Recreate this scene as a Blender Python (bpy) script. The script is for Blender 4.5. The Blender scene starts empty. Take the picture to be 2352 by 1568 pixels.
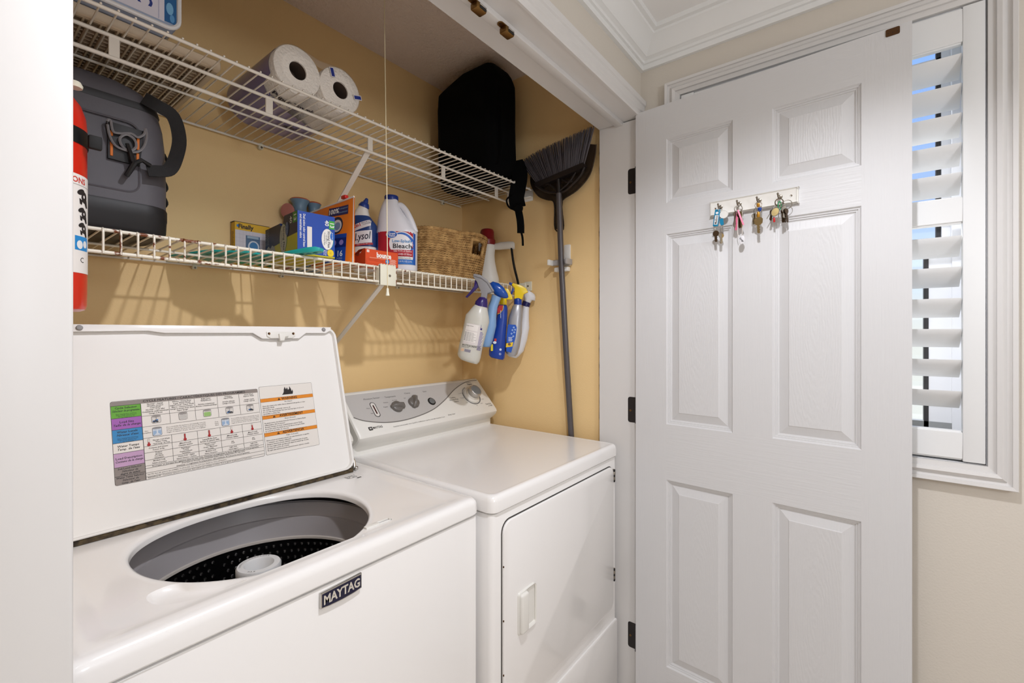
import bpy, bmesh, math, random
from mathutils import Vector, Matrix

random.seed(7)
scene = bpy.context.scene
COL = scene.collection
R = math.radians

# ------------------------------------------------------------------ camera
CAM_H, F_PX, CX, CY, YAW = 1.31, 1045.33, 1176.0, 766.0, R(38.0)
cam_d = bpy.data.cameras.new('camera')
cam_d.sensor_width = 36.0
cam_d.lens = F_PX * 36.0 / 2352.0
cam_d.shift_y = (CY - 784.0) / 2352.0
cam_d.clip_start = 0.02
cam = bpy.data.objects.new('camera', cam_d)
cam.location = (0, 0, CAM_H)
cam.rotation_euler = (R(90), 0, YAW - R(90))
COL.objects.link(cam)
scene.camera = cam

# ------------------------------------------------------------------ world, light, exposure
world = bpy.data.worlds.new('sky')
scene.world = world
world.use_nodes = True
wn, wl = world.node_tree.nodes, world.node_tree.links
wn.clear()
w_out = wn.new('ShaderNodeOutputWorld')
w_bg = wn.new('ShaderNodeBackground')
w_tc = wn.new('ShaderNodeTexCoord')
w_sep = wn.new('ShaderNodeSeparateXYZ')
w_rmp = wn.new('ShaderNodeValToRGB')
wl.new(w_tc.outputs['Generated'], w_sep.inputs[0])
wl.new(w_sep.outputs['Z'], w_rmp.inputs[0])
wl.new(w_rmp.outputs[0], w_bg.inputs[0])
wl.new(w_bg.outputs[0], w_out.inputs[0])
el = w_rmp.color_ramp.elements
el[0].position, el[0].color = 0.0, (0.85, 0.90, 0.88, 1)
el[1].position, el[1].color = 0.45, (0.25, 0.45, 0.95, 1)
e = w_rmp.color_ramp.elements.new(0.09); e.color = (0.72, 0.86, 1.0, 1)
e = w_rmp.color_ramp.elements.new(0.2); e.color = (0.40, 0.60, 1.0, 1)
w_bg.inputs[1].default_value = 0.72
sun_d = bpy.data.lights.new('sun', 'SUN'); sun_d.energy = 4.5; sun_d.angle = R(0.6); sun_d.color = (1.0, 0.96, 0.90)
sun = bpy.data.objects.new('sun', sun_d); sun.rotation_euler = (R(38), 0, R(128)); COL.objects.link(sun)

LAMP_POS = (0.55, 0.10, 2.285)
LAMP_W, LAMP_COL = 29.0, (0.98, 1.0, 1.07)
FILL_POS, FILL_W, FILL_COL = (0.10, -1.40, 1.66), 20.0, (0.95, 1.0, 1.09)
def point_light(name, loc, watts, radius, col):
    ld = bpy.data.lights.new(name, 'POINT')
    ld.energy = watts; ld.shadow_soft_size = radius; ld.color = col
    o = bpy.data.objects.new(name, ld); o.location = loc; COL.objects.link(o)
    return o

def spot_light(name, loc, watts, radius, col, size, blend):
    ld = bpy.data.lights.new(name, 'SPOT')
    ld.energy = watts; ld.shadow_soft_size = radius; ld.color = col; ld.spot_size = size; ld.spot_blend = blend
    o = bpy.data.objects.new(name, ld); o.location = loc; COL.objects.link(o)
    return o

scene.view_settings.view_transform = 'Standard'
scene.view_settings.look = 'None'
scene.view_settings.exposure = 0.62
scene.view_settings.gamma = 1.0
scene.view_settings.use_curve_mapping = False

# ------------------------------------------------------------------ measured points
_ct, _st = math.cos(YAW), math.sin(YAW)
FWD, RGT = Vector((_ct, _st, 0)), Vector((_st, -_ct, 0))
CAM = Vector((0, 0, CAM_H))
def _ray(x, y): return FWD + RGT * ((x - CX) / F_PX) + Vector((0, 0, (CY - y) / F_PX))
def PX(x, y, X): d = _ray(x, y); return CAM + d * (X / d.x)
def PY(x, y, Y): d = _ray(x, y); return CAM + d * (Y / d.y)
def PZ(x, y, Z): d = _ray(x, y); return CAM + d * ((Z - CAM_H) / d.z)
def PD(x, y, D): return CAM + _ray(x, y) * D

# ------------------------------------------------------------------ materials
def lin(c):
    return tuple(((v / 255.0) / 12.92 if v / 255.0 <= 0.04045 else ((v / 255.0 + 0.055) / 1.055) ** 2.4) for v in c)
MATS = {}
def mat(name, rgb=None, rough=0.5, metal=0.0, spec=0.5, coat=0.0, alpha=1.0, trans=0.0, bump=None, sss=0.0, var=None, ior=1.45):
    """bump=(scale xyz, strength, distance, detail); var=(rgb2, scale, lo, hi)"""
    if name in MATS: return MATS[name]
    m = bpy.data.materials.new(name); m.use_nodes = True
    nt = m.node_tree; b = nt.nodes['Principled BSDF']
    b.inputs['Base Color'].default_value = (*lin(rgb), 1)
    b.inputs['Roughness'].default_value = rough
    b.inputs['Metallic'].default_value = metal
    b.inputs['Specular IOR Level'].default_value = spec
    b.inputs['Coat Weight'].default_value = coat
    b.inputs['Coat Roughness'].default_value = 0.08
    b.inputs['Alpha'].default_value = alpha
    b.inputs['Transmission Weight'].default_value = trans
    b.inputs['IOR'].default_value = ior
    if sss:
        b.inputs['Subsurface Weight'].default_value = sss
        b.inputs['Subsurface Radius'].default_value = (0.01, 0.008, 0.006)
    tc = None
    def coords(scale):
        tc = nt.nodes.new('ShaderNodeTexCoord'); mp = nt.nodes.new('ShaderNodeMapping')
        mp.inputs['Scale'].default_value = scale if hasattr(scale, '__len__') else (scale,) * 3
        nt.links.new(tc.outputs['Object'], mp.inputs[0]); return mp
    if bump:
        mp = coords(bump[0]); n = nt.nodes.new('ShaderNodeTexNoise')
        n.inputs['Scale'].default_value = 1.0; n.inputs['Detail'].default_value = bump[3] if len(bump) > 3 else 3
        nt.links.new(mp.outputs[0], n.inputs['Vector'])
        bp = nt.nodes.new('ShaderNodeBump'); bp.inputs['Strength'].default_value = bump[1]; bp.inputs['Distance'].default_value = bump[2]
        nt.links.new(n.outputs['Fac'], bp.inputs['Height']); nt.links.new(bp.outputs[0], b.inputs['Normal'])
    if var:
        mp = coords(var[1]); n = nt.nodes.new('ShaderNodeTexNoise'); n.inputs['Scale'].default_value = 1.0; n.inputs['Detail'].default_value = 4
        nt.links.new(mp.outputs[0], n.inputs['Vector'])
        rp = nt.nodes.new('ShaderNodeValToRGB'); rp.color_ramp.elements[0].position = var[2]; rp.color_ramp.elements[1].position = var[3]
        rp.color_ramp.elements[0].color = (*lin(rgb), 1); rp.color_ramp.elements[1].color = (*lin(var[0]), 1)
        nt.links.new(n.outputs['Fac'], rp.inputs[0]); nt.links.new(rp.outputs[0], b.inputs['Base Color'])
    MATS[name] = m
    return m
def ink(rgb, rough=0.45):
    return mat('print_%d_%d_%d' % rgb, rgb, rough)

M_TAN = mat('tan_wall_paint', (245, 211, 153), 0.55, bump=(220, 0.25, 0.002, 3))
M_HALL = mat('pale_hall_paint', (217, 209, 197), 0.6, bump=(220, 0.2, 0.002, 3))
M_POP = mat('textured_ceiling', (232, 214, 200), 0.9, bump=(90, 1.0, 0.006, 5))
M_CEIL = mat('white_ceiling', (246, 244, 241), 0.8)
M_TRIM = mat('white_trim_paint', (222, 219, 216), 0.38)
M_WHITE = mat('white_enamel', (246, 243, 240), 0.22, coat=0.4)
M_WPL = mat('white_plastic', (236, 233, 226), 0.35)
M_CREAM = mat('cream_plastic', (232, 228, 208), 0.4)
M_BLACK = mat('black_plastic', (18, 17, 18), 0.4)
M_RUB = mat('black_rubber', (10, 10, 11), 0.7)
M_GREY = mat('grey_plastic', (140, 138, 140), 0.4)
M_STEEL = mat('bright_steel', (200, 198, 195), 0.25, metal=1.0)
M_NICKEL = mat('aged_nickel', (150, 142, 130), 0.3, metal=1.0)
M_BRASS = mat('antique_brass', (132, 100, 58), 0.35, metal=1.0)
M_DBRASS = mat('dark_brass', (92, 66, 44), 0.35, metal=0.9)
M_FLOOR = mat('beige_floor', (222, 212, 202), 0.5, var=((204, 192, 180), (3, 12, 3), 0.35, 0.7))

# wood grain relief for the moulded door
def grain_mat(name, scale, strength=0.24):
    m = mat(name, (218, 217, 217), 0.42)
    nt = m.node_tree; b = nt.nodes['Principled BSDF']
    tc = nt.nodes.new('ShaderNodeTexCoord'); mp = nt.nodes.new('ShaderNodeMapping'); mp.inputs['Scale'].default_value = scale
    nt.links.new(tc.outputs['Object'], mp.inputs[0])
    n = nt.nodes.new('ShaderNodeTexNoise'); n.inputs['Scale'].default_value = 1; n.inputs['Detail'].default_value = 3; n.inputs['Distortion'].default_value = 0.6
    nt.links.new(mp.outputs[0], n.inputs['Vector'])
    bp = nt.nodes.new('ShaderNodeBump'); bp.inputs['Strength'].default_value = strength; bp.inputs['Distance'].default_value = 0.0022
    nt.links.new(n.outputs['Fac'], bp.inputs['Height']); nt.links.new(bp.outputs[0], b.inputs['Normal'])
    return m
M_GRV = grain_mat('white_door_grain_upright', (210, 40, 9))
M_GRH = grain_mat('white_door_grain_level', (9, 40, 210))
def cathedral_mat():
    m = mat('white_door_grain_arched', (218, 217, 217), 0.42)
    nt = m.node_tree; b = nt.nodes['Principled BSDF']
    tc = nt.nodes.new('ShaderNodeTexCoord'); mp = nt.nodes.new('ShaderNodeMapping'); mp.inputs['Scale'].default_value = (9, 1, 1.7)
    nt.links.new(tc.outputs['Object'], mp.inputs[0])
    w = nt.nodes.new('ShaderNodeTexWave'); w.wave_type = 'RINGS'; w.rings_direction = 'Y'
    w.inputs['Scale'].default_value = 6.0; w.inputs['Distortion'].default_value = 7.0; w.inputs['Detail'].default_value = 3.0; w.inputs['Detail Scale'].default_value = 2.0
    nt.links.new(mp.outputs[0], w.inputs['Vector'])
    bp = nt.nodes.new('ShaderNodeBump'); bp.inputs['Strength'].default_value = 0.11; bp.inputs['Distance'].default_value = 0.0022
    nt.links.new(w.outputs['Fac'], bp.inputs['Height']); nt.links.new(bp.outputs[0], b.inputs['Normal'])
    return m
M_GRC = cathedral_mat()

# shelf coating with rust patches
def rust_mat():
    m = mat('shelf_coating_with_rust', (238, 231, 214), 0.35)
    nt = m.node_tree; b = nt.nodes['Principled BSDF']
    g = nt.nodes.new('ShaderNodeNewGeometry'); n = nt.nodes.new('ShaderNodeTexNoise'); n.inputs['Scale'].default_value = 55; n.inputs['Detail'].default_value = 4
    n2 = nt.nodes.new('ShaderNodeTexNoise'); n2.inputs['Scale'].default_value = 3.1; n2.inputs['Detail'].default_value = 1
    nt.links.new(g.outputs['Position'], n.inputs['Vector']); nt.links.new(g.outputs['Position'], n2.inputs['Vector'])
    ds = nt.nodes.new('ShaderNodeVectorMath'); ds.operation = 'DISTANCE'; ds.inputs[1].default_value = (0.405, 1.17, 1.50)
    nt.links.new(g.outputs['Position'], ds.inputs[0])
    mr = nt.nodes.new('ShaderNodeMapRange'); mr.inputs['From Min'].default_value = 0.03; mr.inputs['From Max'].default_value = 0.16; mr.inputs['To Min'].default_value = 0.14; mr.inputs['To Max'].default_value = 0.0
    nt.links.new(ds.outputs['Value'], mr.inputs['Value'])
    ad0 = nt.nodes.new('ShaderNodeMath'); ad0.operation = 'ADD'
    nt.links.new(n2.outputs['Fac'], ad0.inputs[0]); nt.links.new(mr.outputs[0], ad0.inputs[1])
    n2 = ad0
    ad = nt.nodes.new('ShaderNodeMath'); ad.operation = 'ADD'
    nt.links.new(n.outputs['Fac'], ad.inputs[0]); nt.links.new(n2.outputs[0], ad.inputs[1])
    rp = nt.nodes.new('ShaderNodeValToRGB'); rp.color_ramp.elements[0].position = 0.62; rp.color_ramp.elements[1].position = 0.655
    half = nt.nodes.new('ShaderNodeMath'); half.operation = 'MULTIPLY'; half.inputs[1].default_value = 0.5
    nt.links.new(ad.outputs[0], half.inputs[0]); nt.links.new(half.outputs[0], rp.inputs[0])
    rp.color_ramp.elements[0].color = (*lin((238, 231, 214)), 1); rp.color_ramp.elements[1].color = (*lin((120, 62, 26)), 1)
    nt.links.new(rp.outputs[0], b.inputs['Base Color'])
    return m
M_SHELF = rust_mat()
M_SHELF2 = mat('white_shelf_coating', (232, 224, 212), 0.35)

# ------------------------------------------------------------------ mesh builder
class MB:
    def __init__(s):
        s.v, s.f, s.m, s.slots = [], [], [], []
        s.M = Matrix.Identity(4)
    def slot(s, m):
        if m not in s.slots: s.slots.append(m)
        return s.slots.index(m)
    def add(s, vs, fs, m):
        k = len(s.v); i = s.slot(m)
        s.v += [s.M @ Vector(v) for v in vs]
        for f in fs:
            s.f.append([k + a for a in f]); s.m.append(i)
        return s
    def box(s, a, b, m):
        x0, y0, z0 = a; x1, y1, z1 = b
        vs = [(x0,y0,z0),(x1,y0,z0),(x1,y1,z0),(x0,y1,z0),(x0,y0,z1),(x1,y0,z1),(x1,y1,z1),(x0,y1,z1)]
        return s.add(vs, [(0,3,2,1),(4,5,6,7),(0,1,5,4),(1,2,6,5),(2,3,7,6),(3,0,4,7)], m)
    def rbox(s, a, b, r, m, seg=3):
        bm = bmesh.new(); bmesh.ops.create_cube(bm, size=1)
        for v in bm.verts:
            v.co = Vector([a[i] + (v.co[i] + 0.5) * (b[i] - a[i]) for i in range(3)])
        r = min(r, 0.49 * min(abs(b[i] - a[i]) for i in range(3)))
        bmesh.ops.bevel(bm, geom=bm.edges[:], offset=r, segments=seg, profile=0.5, affect='EDGES')
        bm.verts.index_update()
        s.add([v.co.copy() for v in bm.verts], [[v.index for v in f.verts] for f in bm.faces], m); bm.free(); return s
    def tube(s, path, r, m, n=8, closed=False, caps=True, flat=1.0):
        P = [Vector(p) for p in path]; N = len(P)
        rs = r if hasattr(r, '__len__') else [r] * N
        rings, up = [], None
        for i in range(N):
            if closed: t = P[(i + 1) % N] - P[i - 1]
            else: t = P[min(i + 1, N - 1)] - P[max(i - 1, 0)]
            t = t.normalized() if t.length > 1e-9 else Vector((0, 0, 1))
            if up is None:
                up = Vector((0, 0, 1)) if abs(t.z) < 0.9 else Vector((1, 0, 0))
            up = up - t * up.dot(t)
            up = up.normalized() if up.length > 1e-6 else t.orthogonal().normalized()
            sd = t.cross(up)
            rings.append([P[i] + (sd * math.cos(2 * math.pi * k / n) + up * math.sin(2 * math.pi * k / n) * flat) * rs[i] for k in range(n)])
        return s.loft(rings, m, caps=caps and not closed, loop=closed)
    def loft(s, rings, m, caps=True, loop=False, closed=True):
        n = len(rings[0]); vs = [v for r in rings for v in r]; fs = []
        L = len(rings)
        for i in range(L if loop else L - 1):
            j = (i + 1) % L
            for k in range(n if closed else n - 1):
                q = (k + 1) % n
                fs.append((i * n + k, i * n + q, j * n + q, j * n + k))
        if caps and not loop:
            fs.append(tuple(range(n - 1, -1, -1))); fs.append(tuple((L - 1) * n + k for k in range(n)))
        return s.add(vs, fs, m)
    def lathe(s, prof, m, c=(0, 0, 0), n=24, sx=1.0, sy=1.0, caps=True, a0=0.0):
        rings = [[Vector((c[0] + r * sx * math.cos(a0 + 2 * math.pi * k / n), c[1] + r * sy * math.sin(a0 + 2 * math.pi * k / n), c[2] + z)) for k in range(n)] for r, z in prof]
        return s.loft(rings, m, caps=caps)
    def prism(s, poly, m, y0, y1, O=(0, 0, 0), U=(1, 0, 0), V=(0, 0, 1), W=(0, 1, 0), bev=0.0):
        """polygon in (U,V), extruded along W from y0 to y1, optional rounded rims"""
        O, U, V, W = Vector(O), Vector(U), Vector(V), Vector(W)
        n = len(poly)
        def ring(off, w):
            pts = inset(poly, off) if off else poly
            return [O + U * p[0] + V * p[1] + W * w for p in pts]
        if bev:
            d = (y1 - y0) / abs(y1 - y0)
            rings = [ring(bev, y0), ring(bev * 0.3, y0 + d * bev * 0.3), ring(0, y0 + d * bev), ring(0, y1 - d * bev), ring(bev * 0.3, y1 - d * bev * 0.3), ring(bev, y1)]
        else:
            rings = [ring(0, y0), ring(0, y1)]
        return s.loft(rings, m)
    def disc(s, c, r, m, U=(1, 0, 0), V=(0, 0, 1), n=20, rv=None):
        c, U, V = Vector(c), Vector(U), Vector(V); rv = rv or r
        return s.add([c + U * r * math.cos(2 * math.pi * k / n) + V * rv * math.sin(2 * math.pi * k / n) for k in range(n)], [tuple(range(n))], m)
    def mesh(s, name, inv=None, smooth=38):
        me = bpy.data.meshes.new(name)
        me.from_pydata([inv @ v for v in s.v] if inv is not None else s.v, [], s.f)
        for m in s.slots: me.materials.append(m)
        me.polygons.foreach_set('material_index', s.m)
        bm = bmesh.new(); bm.from_mesh(me)
        bmesh.ops.recalc_face_normals(bm, faces=bm.faces[:]) if smooth != 'keep' else None
        bm.to_mesh(me); bm.free()
        me.polygons.foreach_set('use_smooth', [True] * len(me.polygons))
        me.set_sharp_from_angle(angle=R(38 if smooth == 'keep' else smooth))
        me.update()
        return me
    def build(s, name, parent=None, local=True, smooth=38, label=None):
        """local=True: coordinates are the parent's own; local=False: world coordinates"""
        inv = None
        if parent is not None and not local: inv = wm(parent).inverted()
        o = bpy.data.objects.new(name, s.mesh(name, inv, smooth)); COL.objects.link(o)
        if parent is not None: o.parent = parent
        if label: o['label'] = label
        return o

def wm(o):
    M = Matrix.LocRotScale(o.location, o.rotation_euler, o.scale)
    return wm(o.parent) @ M if o.parent else M

def inset(poly, d):
    n = len(poly); out = []
    area = sum(poly[i][0] * poly[(i + 1) % n][1] - poly[(i + 1) % n][0] * poly[i][1] for i in range(n))
    sg = 1 if area > 0 else -1
    for i in range(n):
        a, b, c = Vector(poly[i - 1]), Vector(poly[i]), Vector(poly[(i + 1) % n])
        e1, e2 = (b - a), (c - b)
        if e1.length < 1e-9 or e2.length < 1e-9: out.append((b.x, b.y)); continue
        e1.normalize(); e2.normalize()
        n1, n2 = Vector((-e1.y, e1.x)) * sg, Vector((-e2.y, e2.x)) * sg
        k = n1 + n2
        den = max(0.35, 1 + n1.dot(n2))
        p = b + k * (d / den); out.append((p.x, p.y))
    return out

def rrect(x0, y0, x1, y1, r, seg=5):
    pts = []
    for cx, cy, a in ((x1 - r, y0 + r, -90), (x1 - r, y1 - r, 0), (x0 + r, y1 - r, 90), (x0 + r, y0 + r, 180)):
        for k in range(seg + 1):
            t = R(a + 90.0 * k / seg); pts.append((cx + r * math.cos(t), cy + r * math.sin(t)))
    return pts

def smooth_path(pts, sub=6, closed=False):
    P = [Vector(p) for p in pts]; n = len(P); out = []
    for i in range(n if closed else n - 1):
        if closed: p0, p1, p2, p3 = P[i - 1], P[i], P[(i + 1) % n], P[(i + 2) % n]
        else: p0, p1, p2, p3 = P[max(i - 1, 0)], P[i], P[i + 1], P[min(i + 2, n - 1)]
        for k in range(sub):
            t = k / sub
            out.append(0.5 * ((2 * p1) + (p2 - p0) * t + (2 * p0 - 5 * p1 + 4 * p2 - p3) * t * t + (3 * p1 - p0 - 3 * p2 + p3) * t ** 3))
    if not closed: out.append(P[-1])
    return out

def thing(name, label, cat, loc=(0, 0, 0), rz=0.0, group=None, kind=None):
    o = bpy.data.objects.new(name, None); COL.objects.link(o)
    o.empty_display_size = 0.05; o.location = loc; o.rotation_euler = (0, 0, rz)
    tag(o, label, cat, group, kind); return o
def tag(o, label=None, cat=None, group=None, kind=None):
    if label: o['label'] = label
    if cat: o['category'] = cat
    if group: o['group'] = group
    if kind: o['kind'] = kind
    return o
def struct(name, mb, label=None, smooth=38):
    o = mb.build(name, smooth=smooth); o['kind'] = 'structure'
    if label: o['label'] = label
    return o
def clone(o, parent, loc=None):
    c = o.copy(); COL.objects.link(c); c.parent = parent
    if loc is not None: c.location = loc
    return c

# ------------------------------------------------------------------ flat print
_TXT = {}
def text_geo(body, bold, align, shear, res):
    key = (body, bold, align, shear, res)
    if key in _TXT: return _TXT[key]
    cu = bpy.data.curves.new('lettering', 'FONT')
    cu.body = body; cu.size = 1.0; cu.align_x = align; cu.align_y = 'CENTER'; cu.offset = bold; cu.shear = shear; cu.resolution_u = res
    ob = bpy.data.objects.new('lettering', cu); COL.objects.link(ob)
    bpy.context.view_layer.update()
    me = bpy.data.meshes.new_from_object(ob.evaluated_get(bpy.context.evaluated_depsgraph_get()))
    g = ([(v.co.x, v.co.y) for v in me.vertices], [tuple(p.vertices) for p in me.polygons])
    bpy.data.objects.remove(ob); bpy.data.curves.remove(cu); bpy.data.meshes.remove(me)
    _TXT[key] = g
    return g

class Print:
    """flat print laid on a surface: fn(u, v, lift) -> point in the thing's coordinates"""
    def __init__(s, fn, step=0.00022):
        s.mb, s.fn, s.step = MB(), fn, step
    def _put(s, pts, fs, m, ly):
        s.mb.add([s.fn(u, v, s.step * ly) for u, v in pts], fs, m)
    def rect(s, u0, v0, u1, v1, rgb, ly=1, nu=1, nv=1):
        pts = [(u0 + (u1 - u0) * i / nu, v0 + (v1 - v0) * j / nv) for j in range(nv + 1) for i in range(nu + 1)]
        fs = [(j * (nu + 1) + i, j * (nu + 1) + i + 1, (j + 1) * (nu + 1) + i + 1, (j + 1) * (nu + 1) + i) for j in range(nv) for i in range(nu)]
        s._put(pts, fs, rgb if not isinstance(rgb, tuple) else ink(rgb), ly)
    def poly(s, pts, rgb, ly=1):
        s._put(pts, [tuple(range(len(pts)))], ink(rgb), ly)
    def ell(s, cu, cv, ru, rv, rgb, ly=1, n=28, rot=0.0, rings=5):
        c, q = math.cos(rot), math.sin(rot)
        pts = [(cu, cv)]
        for j in range(1, rings + 1):
            for k in range(n):
                x, y = ru * j / rings * math.cos(2 * math.pi * k / n), rv * j / rings * math.sin(2 * math.pi * k / n)
                pts.append((cu + x * c - y * q, cv + x * q + y * c))
        fs = [(0, 1 + k, 1 + (k + 1) % n) for k in range(n)]
        for j in range(rings - 1):
            a, b_ = 1 + j * n, 1 + (j + 1) * n
            fs += [(a + k, b_ + k, b_ + (k + 1) % n, a + (k + 1) % n) for k in range(n)]
        s._put(pts, fs, ink(rgb), ly)
    def ring(s, pts, w, rgb, ly=1):
        inn = inset(pts, w); n = len(pts)
        s._put(list(pts) + list(inn), [(k, (k + 1) % n, n + (k + 1) % n, n + k) for k in range(n)], ink(rgb), ly)
    def line(s, pts, w, rgb, ly=1):
        L, Rr = [], []
        for i, p in enumerate(pts):
            a, b = Vector(pts[max(i - 1, 0)]), Vector(pts[min(i + 1, len(pts) - 1)])
            t = (b - a).normalized(); nn = Vector((-t.y, t.x)) * (w / 2)
            L.append((p[0] + nn.x, p[1] + nn.y)); Rr.append((p[0] - nn.x, p[1] - nn.y))
        n = len(pts)
        s._put(L + Rr, [(k, k + 1, n + k + 1, n + k) for k in range(n - 1)], ink(rgb), ly)
    def text(s, body, u, v, h, rgb, ly=2, align='CENTER', sx=1.0, rot=0.0, bold=0.0, shear=0.0, res=2, fit=None, maxw=None):
        pts, fs = text_geo(body, bold, align, shear, res)
        if not pts: return
        if fit:
            w = max(p[0] for p in pts) - min(p[0] for p in pts)
            sx = fit / (w * h)
        if maxw:
            w = (max(p[0] for p in pts) - min(p[0] for p in pts)) * abs(h) * sx
            if w > maxw: sx *= maxw / w
        c, q = math.cos(rot), math.sin(rot)
        out = [(u + x * h * sx * c - y * h * q, v + x * h * sx * q + y * h * c) for x, y in pts]
        s._put(out, fs, ink(rgb), ly)
    def build(s, name, parent, local=True, label=None):
        return s.mb.build(name, parent, local=local, smooth='keep', label=label)
# ================================================================== THE SETTING
XL, XR, YB, YF, YI, ZC, ZH = 0.05, 1.54, 1.50, 0.628, 0.765, 2.395, 2.318
b = MB(); b.box((-1.2, -2.4, -0.05), (1.62, 1.56, 0.0), M_FLOOR); struct('floor', b, 'beige floor of the hall and laundry closet')
b = MB(); b.box((-0.02, YB, 0), (1.62, YB + 0.06, 2.46), M_TAN); struct('wall_back', b, 'tan painted back wall of the laundry closet')
b = MB(); b.box((XR, YI, 0), (1.62, YB, 2.46), M_TAN); struct('wall_right', b, 'tan painted right side wall of the closet behind the broom')
b = MB(); b.box((-0.02, YI, 0), (XL, YB, 2.46), M_TAN); struct('wall_left', b, 'tan painted left side wall of the closet')
b = MB(); b.box((XL, YI, ZC), (XR, YB, 2.46), M_POP); struct('ceiling', b, 'rough textured ceiling inside the closet')
b = MB(); b.box((-1.2, -2.4, ZH), (XR, YF, 2.46), M_CEIL); struct('ceiling_hall', b, 'smooth white hall ceiling')
b = MB()
b.box((-1.2, YF, 0), (0.07, YI, 2.46), M_HALL)
b.box((0.07, YF, 2.085), (XR, YI, 2.46), M_HALL)
struct('wall_front', b, 'pale hall wall with the closet opening')
# window wall with its opening
WY0, WY1, WZ0, WZ1 = -0.2225, 0.49, 0.998, 2.1005
b = MB()
b.box((XR, -2.4, 0), (1.72, WY0, 2.46), M_HALL)
b.box((XR, WY1, 0), (1.72, YI, 2.46), M_HALL)
b.box((XR, WY0, 0), (1.72, WY1, WZ0), M_HALL)
b.box((XR, WY0, WZ1), (1.72, WY1, 2.46), M_HALL)
struct('wall_window', b, 'pale hall wall around the shuttered window')
b = MB(); b.box((-1.26, -2.4, 0), (-1.2, YI, 2.46), M_HALL); struct('wall_hall_left', b, 'pale wall on the far side of the hall')
b = MB(); b.box((-1.2, -2.46, 0), (1.72, -2.4, 2.46), M_HALL); struct('wall_hall_end', b, 'pale wall at the end of the hall')

def extrude_profile(mb, prof, fa, fb, m):
    """prof points mapped by fa (start) and fb (end)"""
    mb.loft([[fa(*p) for p in prof], [fb(*p) for p in prof]], m)

# head jamb of the closet opening: inner board, stop, recess
b = MB()
b.box((0.075, 0.712, 2.060), (1.535, 0.779, 2.085), M_TRIM)
b.rbox((0.08, 0.686, 2.050), (1.53, 0.714, 2.075), 0.002, M_TRIM, 2)
b.box((0.075, 0.622, 2.064), (1.535, 0.690, 2.085), M_TRIM)
struct('trim_1', b, 'white head jamb with stop strip above the closet opening')
# head casing
prof = [(0.0, 2.062), (0.006, 2.062), (0.009, 2.066), (0.010, 2.078), (0.014, 2.082), (0.015, 2.100), (0.019, 2.103), (0.020, 2.118), (0.016, 2.121), (0.0, 2.121)]
b = MB(); extrude_profile(b, prof, lambda p, z: Vector((-0.02, YF - p, z)), lambda p, z: Vector((XR - 0.001, YF - p, z)), M_TRIM)
struct('trim_2', b, 'white moulded casing above the closet opening', 25)
# left casing and jamb
b = MB()
b.rbox((0.022, YF - 0.018, 0), (0.0868, YF, 2.062), 0.004, M_TRIM, 3)
b.box((0.070, YF, 0), (0.084, 0.779, 2.062), M_TRIM)
struct('trim_3', b, 'white door casing at the left edge of the closet opening')
# right jamb
b = MB(); b.rbox((1.520, 0.632, 0), (1.536, 0.779, 2.060), 0.001, M_TRIM, 1); struct('trim_4', b, 'white right jamb of the closet carrying the hinges')
# torn drywall edge between jamb and tan wall
b = MB(); rr = random.Random(3)
rings = []
for i in range(60):
    z = 0.9 + i * (2.058 - 0.9) / 59
    w = 0.007 + rr.uniform(-0.002, 0.004); d = rr.uniform(0, 0.002)
    rings.append([Vector((1.5365 - d - w * 0.5, 0.780, z)), Vector((1.5405, 0.780, z)), Vector((1.5405, 0.780 + w, z)), Vector((1.5365 - d, 0.780 + w * 0.8, z))])
b.loft(rings, mat('torn_drywall', (168, 146, 124), 0.9, var=((92, 74, 60), 60, 0.45, 0.6)))
struct('trim_5', b, 'rough torn drywall edge beside the right jamb')
# crown moulding
M_CROWN = mat('white_crown_paint', (240, 240, 238), 0.4)
crown = [(0, 2.225), (0.012, 2.225), (0.0135, 2.240), (0.020, 2.2415), (0.022, 2.249), (0.0285, 2.253), (0.034, 2.2545), (0.040, 2.264), (0.050, 2.278), (0.063, 2.291), (0.074, 2.297), (0.076, 2.303), (0.088, 2.305), (0.090, 2.3185), (0, 2.3185)]
b = MB(); extrude_profile(b, crown, lambda p, z: Vector((-1.2, YF - p, z)), lambda p, z: Vector((XR - p, YF - p, z)), M_CROWN)
struct('trim_6', b, 'white crown moulding above the closet opening', 25)
b = MB(); extrude_profile(b, crown, lambda p, z: Vector((XR - p, YF - p, z)), lambda p, z: Vector((XR - p, -2.4, z)), M_CROWN)
struct('trim_7', b, 'white crown moulding above the window wall', 25)
b = MB(); b.rbox((1.526, -2.38, 0), (1.54, 0.60, 0.09), 0.003, M_TRIM, 2); struct('baseboard_right', b, 'white baseboard under the window')

# ------------------------------------------------------------------ hall downlight, and a fill lamp added behind the camera
L = thing('downlight', 'round recessed downlight in the hall ceiling just outside the closet', 'lamp', (LAMP_POS[0], LAMP_POS[1], ZH))
b = MB(); b.lathe([(0.046, 0), (0.075, 0), (0.074, -0.004), (0.050, -0.007), (0.046, -0.002)], M_WPL, n=40, caps=False); b.build('trim_ring', L)
spot_light('downlight_beam', LAMP_POS, LAMP_W, 0.030, LAMP_COL, R(142), 0.5)
G = thing('fill_lamp', 'fill lamp on a stand, added unseen in the hall behind the viewer', 'lamp', (FILL_POS[0], FILL_POS[1], 0))
b = MB(); b.lathe([(0.14, 0), (0.14, 0.015), (0.03, 0.03), (0.012, 0.04)], M_NICKEL, n=32); b.build('base', G)
b = MB(); b.tube([(0, 0, 0.035), (0, 0, FILL_POS[2] - 0.2)], 0.011, M_NICKEL, 12); b.build('pole', G)
point_light('fill_lamp_light', FILL_POS, FILL_W, 0.19, FILL_COL)  # added fill light, brightens the closet and door from behind the camera

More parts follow.
